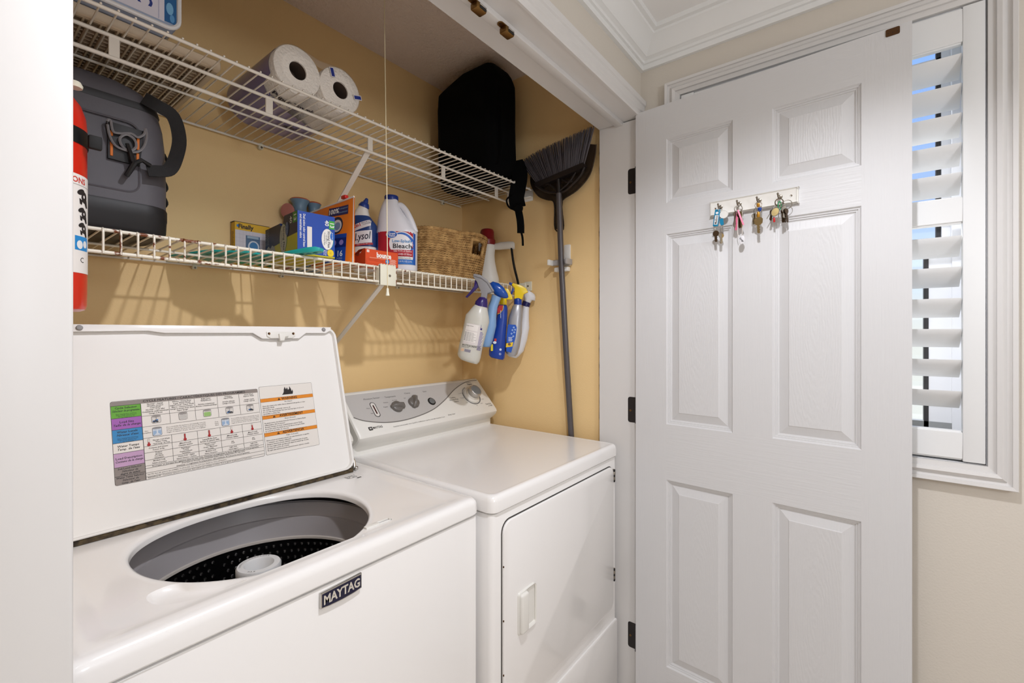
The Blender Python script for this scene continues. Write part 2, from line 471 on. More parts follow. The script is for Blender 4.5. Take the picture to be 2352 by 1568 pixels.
# ------------------------------------------------------------------ window with shutters
W = thing('window_1', 'white casing and plantation shutters of the hall window', None, (XR, 0.134, 1.55), kind='structure')
M_SHUT = mat('white_shutter_paint', (236, 236, 235), 0.4)
M_SASH = mat('dark_sash', (48, 47, 48), 0.5)
M_VINYL = mat('white_vinyl', (232, 233, 236), 0.35)
cp = [(0, 0), (0, 0.012), (0.013, 0.014), (0.0135, 0.020), (0.022, 0.023), (0.027, 0.019), (0.031, 0.014), (0.038, 0.0165), (0.0385, 0.022), (0.0465, 0.0235), (0.048, 0.021), (0.048, 0)]
def frame_ring(w, h):
    return [Vector((XR - h, WY0 - w, WZ0 - w)), Vector((XR - h, WY1 + w, WZ0 - w)), Vector((XR - h, WY1 + w, WZ1 + w)), Vector((XR - h, WY0 - w, WZ1 + w))]
rings = [frame_ring(w, h) for w, h in cp]
names = ['casing', 'casing', 'casing', 'casing']
for k in range(4):
    q = (k + 1) % 4
    b = MB(); b.loft([[r[k] for r in rings], [r[q] for r in rings]], M_TRIM); b.build('casing', W, local=False, smooth=25)
# reveal
b = MB()
b.box((XR, WY0, WZ0), (1.72, WY0 + 0.001, WZ1), M_VINYL); b.box((XR, WY1 - 0.001, WZ0), (1.72, WY1, WZ1), M_VINYL)
b.box((XR, WY0, WZ0), (1.72, WY1, WZ0 + 0.001), M_VINYL); b.box((XR, WY0, WZ1 - 0.001), (1.72, WY1, WZ1), M_VINYL)
b.build('reveal', W, local=False)
# shutter panel
SX0, SX1 = 1.531, 1.556
ST0, ST1 = -0.2195, -0.1805
b = MB(); b.rbox((SX0, ST0, WZ0 + 0.004), (SX1, ST1, WZ1 - 0.003), 0.002, M_SHUT, 2); b.build('stile', W, local=False)
b = MB(); b.rbox((SX0, 0.446, WZ0 + 0.004), (SX1, WY1 - 0.003, WZ1 - 0.003), 0.002, M_SHUT, 2); b.build('stile', W, local=False)
for z0, z1 in ((2.010, WZ1 - 0.003), (1.5765, 1.643), (WZ0 + 0.006, 1.075)):
    b = MB(); b.rbox((SX0 + 0.001, ST1, z0 + 0.004), (SX1 - 0.001, 0.446, z1 - 0.004), 0.001, M_SHUT, 1)
    b.rbox((SX0 + 0.004, ST1, z0), (SX1 - 0.004, 0.446, z1), 0.003, M_SHUT, 2); b.build('rail', W, local=False)
# louvres
prof = []
for k in range(12):
    t = 2 * math.pi * k / 12
    prof.append((0.032 * math.cos(t), 0.0048 * math.sin(t)))
b = MB(); a = R(46)
def lv(y): return [Vector((p[0] * math.cos(a) + p[1] * math.sin(a), y, -p[0] * math.sin(a) + p[1] * math.cos(a))) for p in prof]
b.loft([lv(ST1 + 0.001 - 0.134), lv(0.445 - 0.134)], M_SHUT)
first = None
for zf in (1.9882, 1.9160, 1.8445, 1.7727, 1.7008, 1.5480, 1.4727, 1.3966, 1.3216, 1.2467, 1.1706):
    loc = Vector((0.001 + 0.032 * math.cos(a) - 0.006, 0, zf - 0.032 * math.sin(a) - 1.55))
    if first is None:
        first = b.build('louver', W, local=True); first.location = loc
    else: clone(first, W, loc)
# outer window unit: frame steps, sashes, glass
for y0, y1, x0, x1, m in ((WY0, -0.193, 1.60, 1.72, M_VINYL), (-0.193, -0.174, 1.645, 1.72, M_VINYL), (-0.174, -0.157, 1.675, 1.72, M_VINYL)):
    b = MB(); b.box((x0, y0, WZ0 + 0.01), (x1, y1, WZ1 - 0.01), m); b.build('window_frame', W, local=False)
b = MB(); b.box((1.690, -0.157, 1.545), (1.712, -0.147, WZ1 - 0.02), M_SASH); b.box((1.690, -0.157, 2.035), (1.712, 0.46, 2.06), M_VINYL); b.build('upper_sash', W, local=False)
b = MB(); b.box((1.652, -0.174, 1.05), (1.676, -0.129, 1.56), M_VINYL); b.box((1.650, -0.129, 1.05), (1.676, -0.1195, 1.56), M_SASH)
b.box((1.650, -0.129, 1.546), (1.676, 0.46, 1.566), M_SASH); b.box((1.650, -0.174, 1.04), (1.676, 0.46, 1.075), mat('grey_sash_track', (150, 152, 152), 0.5)); b.build('lower_sash', W, local=False)
b = MB(); b.box((1.56, WY0 + 0.002, WZ0), (1.68, WY1 - 0.002, 1.035), mat('grey_sash_track', (150, 152, 152), 0.5)); b.build('sill_track', W, local=False)
mg = bpy.data.materials.new('clear_window_glass'); mg.use_nodes = True
nt = mg.node_tree; nt.nodes.clear()
o_ = nt.nodes.new('ShaderNodeOutputMaterial'); tr = nt.nodes.new('ShaderNodeBsdfTransparent'); gl = nt.nodes.new('ShaderNodeBsdfGlossy'); mx = nt.nodes.new('ShaderNodeMixShader')
gl.inputs['Roughness'].default_value = 0.02; mx.inputs[0].default_value = 0.06
nt.links.new(tr.outputs[0], mx.inputs[1]); nt.links.new(gl.outputs[0], mx.inputs[2]); nt.links.new(mx.outputs[0], o_.inputs[0])
b = MB(); b.box((1.70, -0.147, 1.56), (1.703, 0.46, 2.035), mg); b.build('pane', W, local=False)
b = MB(); b.box((1.662, -0.1195, 1.075), (1.665, 0.46, 1.548), mg); b.build('pane', W, local=False)

# ------------------------------------------------------------------ open six-panel door
DRZ = R(-93.0)
D = thing('door_1', 'white six-panel closet door standing open against the window wall', None, (1.500, 0.6306, 0.0), DRZ, kind='structure')
DW, DT, DZ0, DZ1 = 0.7165, 0.035, 0.035, 2.067
C0, C1, C2, C3 = 0.108, 0.312, 0.417, 0.619
ROWS = ((0.213, 0.829), (1.012, 1.637), (1.740, 1.952))
def slab(x0, x1, z0, z1, m, nm):
    b = MB(); b.box((x0, 0, z0), (x1, DT, z1), m); b.build(nm, D)
slab(0, C0, DZ0, DZ1, M_GRV, 'stile'); slab(C3, DW, DZ0, DZ1, M_GRV, 'stile')
for z0, z1 in ((DZ0, 0.213), (0.829, 1.012), (1.637, 1.740), (1.952, DZ1)): slab(C0, C3, z0, z1, M_GRH, 'rail')
for z0, z1 in ROWS: slab(C1, C2, z0, z1, M_GRV, 'mullion')
for (x0, x1) in ((C0, C1), (C2, C3)):
    for z0, z1 in ROWS:
        xc, zc = (x0 + x1) / 2, (z0 + z1) / 2
        b = MB(); rings = []
        for ins, dep in ((0, 0), (0.0035, 0.0045), (0.0065, 0.0048), (0.0075, 0.0078), (0.0115, 0.0080), (0.0125, 0.0105), (0.016, 0.0115), (0.039, 0.0036), (0.0415, 0.0020)):
            rings.append([Vector((x - xc, dep, z - zc)) for x, z in ((x0 + ins, z0 + ins), (x1 - ins, z0 + ins), (x1 - ins, z1 - ins), (x0 + ins, z1 - ins))])
        b.loft(rings, M_GRV, caps=False)
        r = rings[-1]; b.add(r, [(0, 1, 2, 3)], M_GRC)
        b.box((x0 - xc, 0.02, z0 - zc), (x1 - xc, DT - 0.004, z1 - zc), M_GRV)
        o = b.build('panel', D, smooth=8); o.location = (xc, 0, zc)
# catch plate near the free top corner
b = MB(); b.prism(rrect(0.667, 2.046, 0.694, 2.064, 0.003, 3), M_DBRASS, -0.0018, 0.0)
for x in (0.672, 0.6805, 0.689): b.lathe([(0.0012, 0), (0.0012, 0.001)], M_BLACK, c=(0, 0, 0), n=8) if False else b.disc((x, -0.0019, 2.053), 0.0011, M_BLACK, n=8)
b.build('catch_plate', D, label='small dark brass catch plate with screws')
# hinges on the jamb
for zc in (1.8453, 1.0431, 0.2517):
    b = MB(); b.prism([(-y, z) for y, z in rrect(-0.6672, zc - 0.0446, -0.632, zc + 0.0446, 0.008, 4)][::-1] if False else [(y, z) for y, z in rrect(0.632, zc - 0.0446, 0.6672, zc + 0.0446, 0.008, 4)], mat('oil_rubbed_bronze', (30, 24, 23), 0.45), -0.0195 + 1.539, 1.521, O=(0, 0, 0), U=(0, 1, 0), V=(0, 0, 1), W=(1, 0, 0))
    b.tube([(1.512, 0.633, zc - 0.0446), (1.512, 0.633, zc + 0.0446)], 0.005, mat('oil_rubbed_bronze', (30, 24, 23), 0.45), 10)
    b.disc((1.5192, 0.658, zc - 0.003), 0.0036, M_BRASS, U=(0, 1, 0), n=12); b.disc((1.5190, 0.658, zc - 0.003), 0.0015, M_BLACK, U=(0, 1, 0), n=8)
    b.build('hinge', D, local=False, label='black hinge leaf with a brass screw')

# brass roller catches under the head jamb
for i, (x, lb) in enumerate(((0.865, 'brass roller catch under the head jamb, the one nearer the broom'), (0.763, 'brass roller catch under the head jamb, cut by the top of the picture'))):
    k = thing('roller_catch', lb, 'catch', (x, 0.690, 2.050), group='roller catches on the head jamb')
    b = MB(); b.prism(rrect(-0.034, -0.008, 0.004, 0.008, 0.0075, 4), M_BRASS, 0, -0.0025, U=(1, 0, 0), V=(0, 1, 0), W=(0, 0, 1)); b.build('base_plate', k)
    b = MB(); b.rbox((-0.018, -0.011, -0.017), (0.014, 0.011, -0.002), 0.003, M_BRASS, 2); b.build('body', k)
    b = MB(); b.rbox((-0.010, -0.0125, -0.0145), (0.012, -0.0108, -0.0095), 0.0006, M_BLACK, 1); b.rbox((-0.010, -0.0125, -0.008), (0.012, -0.0108, -0.0045), 0.0006, M_STEEL, 1); b.build('jaw', k)
    b = MB(); b.lathe([(0.0035, -0.004), (0.0035, -0.0022)], M_DBRASS, c=(-0.027, 0, 0), n=10); b.build('screw', k)
# ================================================================== APPLIANCES
def ray_ring(poly, c, angs):
    """points where rays from c at angs leave the closed polygon"""
    out = []; n = len(poly)
    for a in angs:
        dx, dy = math.cos(a), math.sin(a); best = None
        for i in range(n):
            x1, y1 = poly[i][0] - c[0], poly[i][1] - c[1]; x2, y2 = poly[(i + 1) % n][0] - c[0], poly[(i + 1) % n][1] - c[1]
            ex, ey = x2 - x1, y2 - y1; det = dx * (-ey) + ex * dy
            if abs(det) < 1e-12: continue
            t = (x1 * (-ey) + ex * y1) / det; s = (dx * y1 - dy * x1) / det
            if t > 0 and -1e-6 <= s <= 1 + 1e-6 and (best is None or t > best): best = t
        out.append((c[0] + dx * best, c[1] + dy * best))
    return out
def boolean_cut(mesh_obj, cutter_mb):
    cut = cutter_mb.build('cutter')
    md = mesh_obj.modifiers.new('cut', 'BOOLEAN'); md.operation = 'DIFFERENCE'; md.object = cut; md.solver = 'EXACT'
    bpy.context.view_layer.update()
    me = bpy.data.meshes.new_from_object(mesh_obj.evaluated_get(bpy.context.evaluated_depsgraph_get()))
    old = mesh_obj.data; mesh_obj.modifiers.clear(); mesh_obj.data = me
    bpy.data.meshes.remove(old); cm = cut.data; bpy.data.objects.remove(cut); bpy.data.meshes.remove(cm)
    me.polygons.foreach_set('use_smooth', [True] * len(me.polygons)); me.set_sharp_from_angle(angle=R(38))

# ------------------------------------------------------------------ washer
WX0, WX1, WYF, WYK = 0.092, 0.8125, 0.735, 1.42
WC = (0.427, 0.995)
ws = thing('washing_machine', 'white top-load washing machine with its lid open beside the dryer', 'washer', (0.47, 1.08, 0))
b = MB(); b.prism(rrect(WX0 + 0.002, WYF + 0.005, WX1 - 0.002, WYK, 0.006, 3), M_WHITE, 0.02, 0.874, U=(1, 0, 0), V=(0, 1, 0), W=(0, 0, 1), bev=0.004)
wc = b.build('cabinet', ws, local=False)
cb = MB(); cb.lathe([(0.2485, 0.3), (0.2485, 0.95)], M_WHITE, c=(WC[0], WC[1], 0), n=64); cb.v = [wm(ws).inverted() @ v for v in cb.v]
wc.parent = None; boolean_cut(wc, cb); wc.parent = ws
angs = [2 * math.pi * k / 144 for k in range(144)]
for px_, py_ in ((WX0, WYF), (WX1, WYF), (WX1, WYK), (WX0, WYK)):
    a0 = math.atan2(py_ - WC[1], px_ - WC[0]) % (2 * math.pi)
    angs += [a0 + d for d in (-0.02, 0.0, 0.02)]
angs = sorted(a % (2 * math.pi) for a in angs)
def hole(r, z, k=1.0):
    out = []
    for a in angs:
        c, s_ = math.cos(a), math.sin(a)
        if s_ <= 0: q = r
        else:
            A, B, n = r, r * 0.80, 2.35
            q = 1.0 / ((abs(c) / A) ** n + (abs(s_) / B) ** n) ** (1 / n)
        out.append(Vector((WC[0] + q * c, WC[1] + q * s_, z)))
    return out
def rr_(ins, r, z):
    return [Vector((x, y, z)) for x, y in ray_ring(rrect(WX0 + ins, WYF + ins, WX1 - ins, WYK - ins, r, 6), WC, angs)]
rings = [rr_(0.003, 0.012, 0.878), rr_(0, 0.014, 0.8815), rr_(0, 0.014, 0.903), rr_(0.002, 0.014, 0.911), rr_(0.007, 0.014, 0.9165), rr_(0.013, 0.014, 0.9185),
         rr_(0.028, 0.014, 0.9185), rr_(0.034, 0.02, 0.9175), rr_(0.050, 0.024, 0.9125), rr_(0.058, 0.026, 0.9115), hole(0.228, 0.9112), hole(0.218, 0.9105), hole(0.2135, 0.908), hole(0.2118, 0.904), hole(0.2118, 0.895), hole(0.216, 0.8925)]
b = MB(); b.loft(rings, M_WHITE, caps=False, loop=True)
top = b.build('top_panel', ws, local=False)
# detergent dish and latch slot sunk into the top
cut = MB(); inv = wm(ws).inverted()
dish = smooth_path([(0.205, 0.868, 0), (0.2, 0.835, 0), (0.222, 0.806, 0), (0.27, 0.79, 0), (0.318, 0.793, 0), (0.30, 0.81, 0), (0.262, 0.845, 0), (0.24, 0.872, 0)], 5, True)
cx_, cy_ = 0.255, 0.828
cut.loft([[Vector((cx_ + (p.x - cx_) * k, cy_ + (p.y - cy_) * k, z)) for p in dish] for k, z in ((0.62, 0.9005), (0.74, 0.9012), (0.85, 0.904), (0.94, 0.9085), (1.0, 0.913), (1.06, 0.92))], M_WHITE)
cut.box((0.581, 0.806, 0.89), (0.607, 0.8125, 0.93), M_BLACK)
cut.v = [inv @ v for v in cut.v]
top.parent = None; boolean_cut(top, cut); top.parent = ws
# latch receiver
b = MB(); b.rbox((0.548, 0.8035, 0.9105), (0.580, 0.815, 0.9145), 0.0015, M_WPL, 2); b.rbox((0.578, 0.803, 0.9108), (0.610, 0.8055, 0.9135), 0.001, M_WPL, 1); b.rbox((0.578, 0.813, 0.9108), (0.610, 0.8155, 0.9135), 0.001, M_WPL, 1); b.rbox((0.607, 0.803, 0.9108), (0.611, 0.8155, 0.9135), 0.001, M_WPL, 1)
b.build('latch_slot', ws, local=False)
# tub ring, basket with perforations, agitator
M_TUB = mat('grey_tub_plastic', (160, 155, 156), 0.42)
M_DRUM = mat('dark_drum', (26, 25, 26), 0.22, metal=0.7)
b = MB(); c3 = (WC[0], WC[1], 0)
b.lathe([(0.2475, 0.873), (0.246, 0.871), (0.242, 0.870), (0.240, 0.866), (0.2375, 0.842), (0.2355, 0.838), (0.2315, 0.8365), (0.2305, 0.832), (0.225, 0.793), (0.2235, 0.790), (0.2465, 0.788)], M_TUB, c=c3, n=96, caps=False); b.build('tub_ring', ws, local=False, smooth=30)
b = MB(); b.lathe([(0.217, 0.8915), (0.2460, 0.8905), (0.2478, 0.8860), (0.2478, 0.8745), (0.243, 0.8742)], M_RUB, c=c3, n=96, caps=False); b.build('tub_gap_shade', ws, local=False)  # black ring standing in for the shade in the gap above the tub
b = MB(); b.lathe([(0.224, 0.791), (0.2195, 0.790), (0.219, 0.785), (0.222, 0.783)], mat('pale_rim', (196, 188, 180), 0.3), c=c3, n=96, caps=False); b.build('basket_rim', ws, local=False)
b = MB(); b.lathe([(0.224, 0.785), (0.221, 0.76), (0.221, 0.48), (0.20, 0.46), (0.02, 0.455)], M_DRUM, c=c3, n=96, caps=False); dr = b.build('wash_basket', ws, local=False)
b = MB(); n_ = 0
for row in range(7):
    z = 0.772 - row * 0.0165
    for k in range(84):
        if k % 21 == 0: continue
        a = 2 * math.pi * (k + 0.5 * (row % 2)) / 84
        p = Vector((WC[0] + 0.2205 * math.cos(a), WC[1] + 0.2205 * math.sin(a), z)); U = Vector((-math.sin(a), math.cos(a), 0)); N_ = Vector((-math.cos(a), -math.sin(a), 0))
        b.loft([[p + U * (r * math.cos(t)) + Vector((0, 0, r * math.sin(t))) + N_ * d for t in [2 * math.pi * j / 6 for j in range(6)]] for r, d in ((0.0042, 0), (0.0036, 0.002), (0.0012, 0.0026))], mat('polished_dimples', (214, 212, 210), 0.25, metal=1.0))
o = b.build('perforations', ws, local=False, label='rows of shiny drain dimples'); o['kind'] = 'stuff'
M_AG = mat('white_agitator', (226, 226, 226), 0.35)
b = MB(); ac = (0.427, 1.010, 0)
b.lathe([(0.075, 0.46), (0.06, 0.52), (0.045, 0.60), (0.040, 0.70), (0.043, 0.775), (0.041, 0.80), (0.042, 0.806), (0.0425, 0.822), (0.040, 0.826), (0.029, 0.8265), (0.027, 0.824), (0.025, 0.79), (0.004, 0.788)], M_AG, c=ac, n=48)
for k in range(4):
    a = R(45 + 90 * k); d = Vector((math.cos(a), math.sin(a), 0)); q = Vector((-math.sin(a), math.cos(a), 0))
    b.prism([(0.03, 0.47), (0.17, 0.47), (0.15, 0.49), (0.07, 0.53), (0.038, 0.68)], M_AG, -0.004, 0.004, O=ac, U=d, V=(0, 0, 1), W=q)
b.build('agitator', ws, local=False)
p = Print(lambda u, v, h: Vector((ac[0] + u, ac[1] + v, 0.8266 + h)))
for k, t in enumerate('FABRIC SOFTENER'):
    a = R(160 - 9 * k); p.text(t, 0.0345 * math.cos(a), 0.0345 * math.sin(a), 0.0055, (90, 90, 92), 1, rot=a - R(90), res=1)
for k, t in enumerate('MAX'):
    a = R(215 + 9 * k); p.text(t, 0.0345 * math.cos(a), 0.0345 * math.sin(a), 0.0055, (90, 90, 92), 1, rot=a + R(90), res=1)
o = p.build('agitator_lettering', ws, local=False); o['kind'] = 'stuff'
# lid
LW0, LW1, LL = 0.135, 0.757, 0.420
t_ = Vector((0, 0.108, 0.406)).normalized(); n_ = Vector((1, 0, 0)).cross(t_) * 1.0   # towards the room
LO = Vector((0, 1.172, 0.921))
def lidp(x, t, n): return LO + Vector((x, 0, 0)) + t_ * t + n_ * n
def lid_poly(ins):
    r = max(0.004, 0.03 - ins)
    return rrect(LW0 + ins, ins * 0.6, LW1 - ins, LL - ins, r, 6)
b = MB()
rings = []
for ins, n in ((0.0, -0.020), (-0.001, -0.012), (0.0, 0.006), (0.002, 0.010), (0.005, 0.011), (0.008, 0.010), (0.0095, 0.004), (0.010, 0.0)):
    rings.append([lidp(x, t, n) for x, t in lid_poly(ins)])
b.loft(rings, mat('satin_lid_enamel', (240, 237, 233), 0.5), caps=True)
lid = b.build('lid', ws, local=False)
# folded front flange of the lid, with the dropped latch seat
b = MB()
fl = [(0.178, 0.4195), (0.178, 0.404), (0.300, 0.4065), (0.330, 0.4015), (0.520, 0.4015), (0.542, 0.386), (0.640, 0.386), (0.662, 0.4015), (0.722, 0.4015), (0.738, 0.409), (0.742, 0.4195)]
b.prism(fl, M_WHITE, 0.0085, 0.0115, O=LO, U=(1, 0, 0), V=t_, W=n_, bev=0.0006)
b.build('lid_flange', lid.parent, local=False)
b = MB(); b.prism([(0.553, 0.404), (0.553, 0.392), (0.562, 0.386), (0.618, 0.386), (0.629, 0.392), (0.629, 0.404)][::-1], M_WPL, 0.0115, 0.0155, O=LO, U=(1, 0, 0), V=t_, W=n_, bev=0.0008)
b.prism([(0.582, 0.397), (0.582, 0.3775), (0.593, 0.3775), (0.597, 0.388), (0.607, 0.39), (0.607, 0.397)][::-1], M_WPL, 0.015, 0.023, O=LO, U=(1, 0, 0), V=t_, W=n_, bev=0.0006)
lt = b.build('lid_latch', ws, local=False)
for x in (0.5585, 0.6235):
    b = MB(); b.loft([[lidp(x + r * math.cos(a), 0.3985 + r * math.sin(a), n) for a in [2 * math.pi * k / 12 for k in range(12)]] for r, n in ((0.0036, 0.0155), (0.003, 0.0172), (0.0012, 0.0166))], M_DBRASS); b.build('screw', lt, local=False)
for x in (0.188, 0.7165):
    b = MB(); b.loft([[lidp(x + r * math.cos(a), 0.4115 + r * math.sin(a), n) for a in [2 * math.pi * k / 16 for k in range(16)]] for r, n in ((0.0056, 0.0112), (0.0056, 0.014), (0.0046, 0.0156), (0.002, 0.0162))], mat('grey_bumper', (150, 147, 146), 0.6)); b.build('bumper', ws, local=False)
# dark seam under the lid and its hinge
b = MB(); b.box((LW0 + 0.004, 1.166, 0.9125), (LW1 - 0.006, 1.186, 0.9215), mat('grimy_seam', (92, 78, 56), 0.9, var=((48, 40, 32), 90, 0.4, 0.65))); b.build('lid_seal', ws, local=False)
b = MB(); b.tube(smooth_path([(0.761, 1.176, 0.918), (0.764, 1.183, 0.936), (0.761, 1.192, 0.952), (0.763, 1.198, 0.975)], 4), [0.004] * 13, M_STEEL, 8); b.rbox((0.759, 1.168, 0.913), (0.770, 1.19, 0.924), 0.002, M_STEEL, 1); b.build('lid_hinge', ws, local=False)
# printed cards inside the lid
p = Print(lambda u, v, h: lidp(u, v, 0.0002 + h))
K, GR, OFF = (58, 50, 46), (140, 130, 124), (232, 226, 219)
A0, A1, T0, T1 = 0.2299, 0.5195, 0.0845, 0.2560
p.poly(rrect(A0, T0, A1, T1, 0.004, 3), K, 1); p.poly(rrect(A0 + 0.0007, T0 + 0.0007, A1 - 0.0007, T1 - 0.0007, 0.0035, 3), OFF, 2)
cl = [0.2800, 0.3300, 0.3790, 0.4260, 0.4740, A1]
rows = [0.2461, 0.2200, 0.1965, 0.1690, 0.1480, 0.1200, 0.1020, T0]
p.rect(A0 + 0.001, 0.2462, A1 - 0.001, T1 - 0.001, GR, 3); p.text('CYCLE FEATURES / CARACTÉRISTIQUES DES PROGRAMMES', (A0 + A1) / 2 + 0.012, 0.2508, 0.0072, (32, 28, 28), 4, bold=0.012, fit=0.205)
cells = [((96, 166, 36), ('Cycle Selector', 'Sélecteur de programme')), ((160, 92, 176), ('Load Size', 'Taille de la charge')), ((44, 132, 190), ('Water Levels', 'Niveaux d\'eau')), (None, ('Water Temps', 'Temp. de l\'eau')),
         ((194, 156, 192), ('Load Description', 'Contenu de la charge')), (GR, ('Soil Level Selector', 'Sélecteur de', 'degré de saleté')), (GR, ('Water Temp Selector', 'Sélecteur de', 'temp. de l\'eau'))]
for i, (c, tx) in enumerate(cells):
    v1, v0 = rows[i], rows[i + 1]
    if c: p.rect(A0 + 0.0008, v0 + (0.001 if i == 6 else 0), cl[0], v1, c, 3)
    p.rect(A0 + 0.0005, v1 - 0.0004, cl[0], v1 + 0.0004, K, 4)
    nl = len(tx); h = 0.0062 if nl == 2 else 0.0052; vm = (v0 + v1) / 2 + (0.005 if i in (0, 2) else 0)
    for j, t in enumerate(tx): p.text(t, (A0 + cl[0]) / 2, vm + (nl / 2 - 0.5 - j) * h * 1.02, h, (30, 26, 28), 5, shear=0.25 if j else 0.0, bold=0.012, res=1, maxw=0.045)
    if i in (0, 2):
        for j in range(4): p.text(('Auto Sensing Auto and Deep', 'Water Wash options let you', 'choose the level for the', 'size of the load'
            )[j], (A0 + cl[0]) / 2, vm - 0.0098 - j * 0.0026, 0.0029, (30, 40, 30), 5, res=1)
p.rect(cl[0] - 0.0005, T0 + 0.0005, cl[0] + 0.0005, rows[0], K, 4)
for c in cl[1:5]:
    p.rect(c - 0.0003, rows[2], c + 0.0003, rows[0], K, 4); p.rect(c - 0.0003, 0.1130, c + 0.0003, rows[3] + 0.002, K, 4)
for v in (0.2205 - 0.002, rows[2] - 0.001, rows[3] + 0.002, 0.1535, 0.1400, 0.1245, 0.1130, 0.1080, 0.0985, 0.0905): p.rect(cl[0], v - 0.0003, A1 - 0.0008, v + 0.0003, K, 4)
heads = [('Normal • Casual', 'Wrinkle Control', 'Cold Wash', 'Normal • Tout aller', 'Commande antifroissement', 'Lavage à froid'), ('Whites • Heavy Duty', 'Deep Water Wash', 'Jeans/Towels • Super Wash', 'Blancs • Service intense', 'Lavage à niveau d\'eau élevé', 'Super lavage'),
         ('Bulky Items', 'Bulky/Sheets', '', 'Articles volumineux', 'Articles volumineux/draps'), ('Delicates', 'Hand Wash', '', 'Articles délicats', 'Lavage à la main'), ('Quick Wash', 'Express Wash', '', 'Lavage rapide', 'Lavage express')]
for i in range(5):
    um = (cl[i] + cl[i + 1]) / 2
    for j, t in enumerate(heads[i]):
        if t: p.text(t, um, 0.2435 - j * 0.0041, 0.0042, K, 5, bold=0.01, res=1, maxw=cl[i + 1] - cl[i] - 0.003)
    # little tub pictures
    for (uu, vv, water, lo) in (((um, 0.2085, None, (58, 56, 60)),) if i in (0, 3, 4) else ((um, 0.2085, (150, 190, 110) if i == 2 else (216, 212, 206), None),)):
        p.poly(rrect(uu - 0.0083, vv - 0.0078, uu + 0.0083, vv + 0.0075, 0.003, 3), (120, 114, 110), 5); p.poly(rrect(uu - 0.0077, vv - 0.0072, uu + 0.0077, vv + 0.007, 0.0027, 3), (214, 208, 202), 6)
        if water: p.poly(rrect(uu - 0.007, vv - 0.0067, uu + 0.007, vv + 0.003, 0.002, 3), water, 7)
        if i == 1:
            for q in range(4): p.line([(uu - 0.0065 + k * 0.0026, vv - 0.005 + q * 0.003 + 0.001 * (k % 2)) for k in range(6)], 0.0006, (110, 104, 100), 8)
        if lo:
            for q in range(9): p.ell(uu + random.uniform(-0.005, 0.005), vv - 0.004 + random.uniform(-0.0012, 0.0015 if i == 4 else 0.003), 0.0022, 0.0016, (50, 50, 54) if q % 4 else (70, 120, 180), 7 + q % 3, 9)
            p.rect(uu - 0.001, vv - 0.002, uu + 0.001, vv + 0.005, (170, 166, 162), 7)
        p.ell(uu, vv + 0.0072, 0.0083, 0.0022, (150, 144, 140), 9, 18)
    # thermometers
    tu = um - (0.016 if i == 0 else 0); full = (0.45, 1, 1, 0.45, 0.75)[i]; tv = 0.1565
    p.ell(tu, tv, 0.0031, 0.0029, (172, 26, 26), 6, 14); p.rect(tu - 0.0017, tv, tu + 0.0017, tv + 0.0125, (150, 140, 134), 5); p.rect(tu - 0.0012, tv, tu + 0.0012, tv + 0.012, (230, 222, 214), 6); p.rect(tu - 0.0012, tv, tu + 0.0012, tv + 0.012 * full, (172, 26, 26), 7)
for i, (t1, t2) in enumerate((('Cottons and Linens', 'Coton et lin'), ('Mixed Loads', 'Charges mixtes'), ('Large/Bulky Item', 'Article de grande taille'), ('Mixed Loads', 'Charges mixtes'), ('Mixed Loads', 'Charges mixtes'))):
    um = (cl[i] + cl[i + 1]) / 2
    p.text(t1, um, 0.1490, 0.0043, K, 5, bold=0.01, res=1, maxw=cl[i + 1] - cl[i] - 0.003); p.text(t2, um, 0.1445, 0.0043, K, 5, bold=0.01, res=1, maxw=cl[i + 1] - cl[i] - 0.003)
for i, tx in enumerate((('T-shirts', 'Blouses', 'Tee-shirts', 'Chemisiers'), ('Pants/Jeans', 'Towels', 'Pantalons/Jeans', 'Serviettes'), ('Sheets • Coats', 'Comforter', 'Draps • Manteaux', 'Couette'), ('ALL', 'Tout'), ('ALL', 'Tout'))):
    um = (cl[i] + cl[i + 1]) / 2
    for j, t in enumerate(tx): p.text(t, um, 0.1323 + (len(tx) / 2 - 0.5 - j) * 0.0037, 0.0038, K, 5, bold=0.01, res=1)
for i, tx in enumerate((('Medium Soils', 'Saleté moyenne'), ('Heavy Soils • Stains', 'Saleté intense • Taches'), ('Medium Soils', 'Saleté moyenne'), ('Light Soils', 'Saleté légère'), ('Light Soils', 'Saleté légère'))):
    um = (cl[i] + cl[i + 1]) / 2
    p.text(tx[0], um, 0.1212, 0.0040, K, 5, bold=0.01, res=1, maxw=cl[i + 1] - cl[i] - 0.003); p.text(tx[1], um, 0.1165, 0.0040, K, 5, bold=0.01, res=1, maxw=cl[i + 1] - cl[i] - 0.003)
p.text('*Except Cold Wash', 0.311, 0.1645, 0.0038, K, 5, res=1, bold=0.01); p.text('Water Temp.', 0.311, 0.1605, 0.0038, K, 5, res=1, bold=0.01); p.text('*Sauf temp. de l\'eau', 0.311, 0.1565, 0.0038, K, 5, res=1, bold=0.01)
um = (cl[0] + A1) / 2
p.text('Decrease or increase the agitation time for any cycle. Diminuer ou augmenter la durée d\'agitation pour tout programme.', um, 0.1104, 0.0042, K, 5, fit=0.215, bold=0.01, res=1)
p.text('Decrease or increase the maximum target water temperature for any cycle.', um + 0.01, 0.1058, 0.0042, K, 5, bold=0.01, res=1, fit=0.13)
p.text('Diminuer ou augmenter la température cible maximale de l\'eau pour tout programme.', um + 0.01, 0.1014, 0.0042, K, 5, bold=0.01, res=1, fit=0.15)
p.text('NOTE: Not all options are available on all models. See Use and Care Guide for more information.', cl[0] + 0.003, 0.0946, 0.0038, K, 5, align='LEFT', res=1, fit=0.15)
p.text('REMARQUE : Certaines options ne sont pas disponibles sur certains modèles. Voir le guide d\'utilisation et d\'entretien.', cl[0] + 0.003, 0.0882, 0.0038, K, 5, align='LEFT', res=1, fit=0.205)
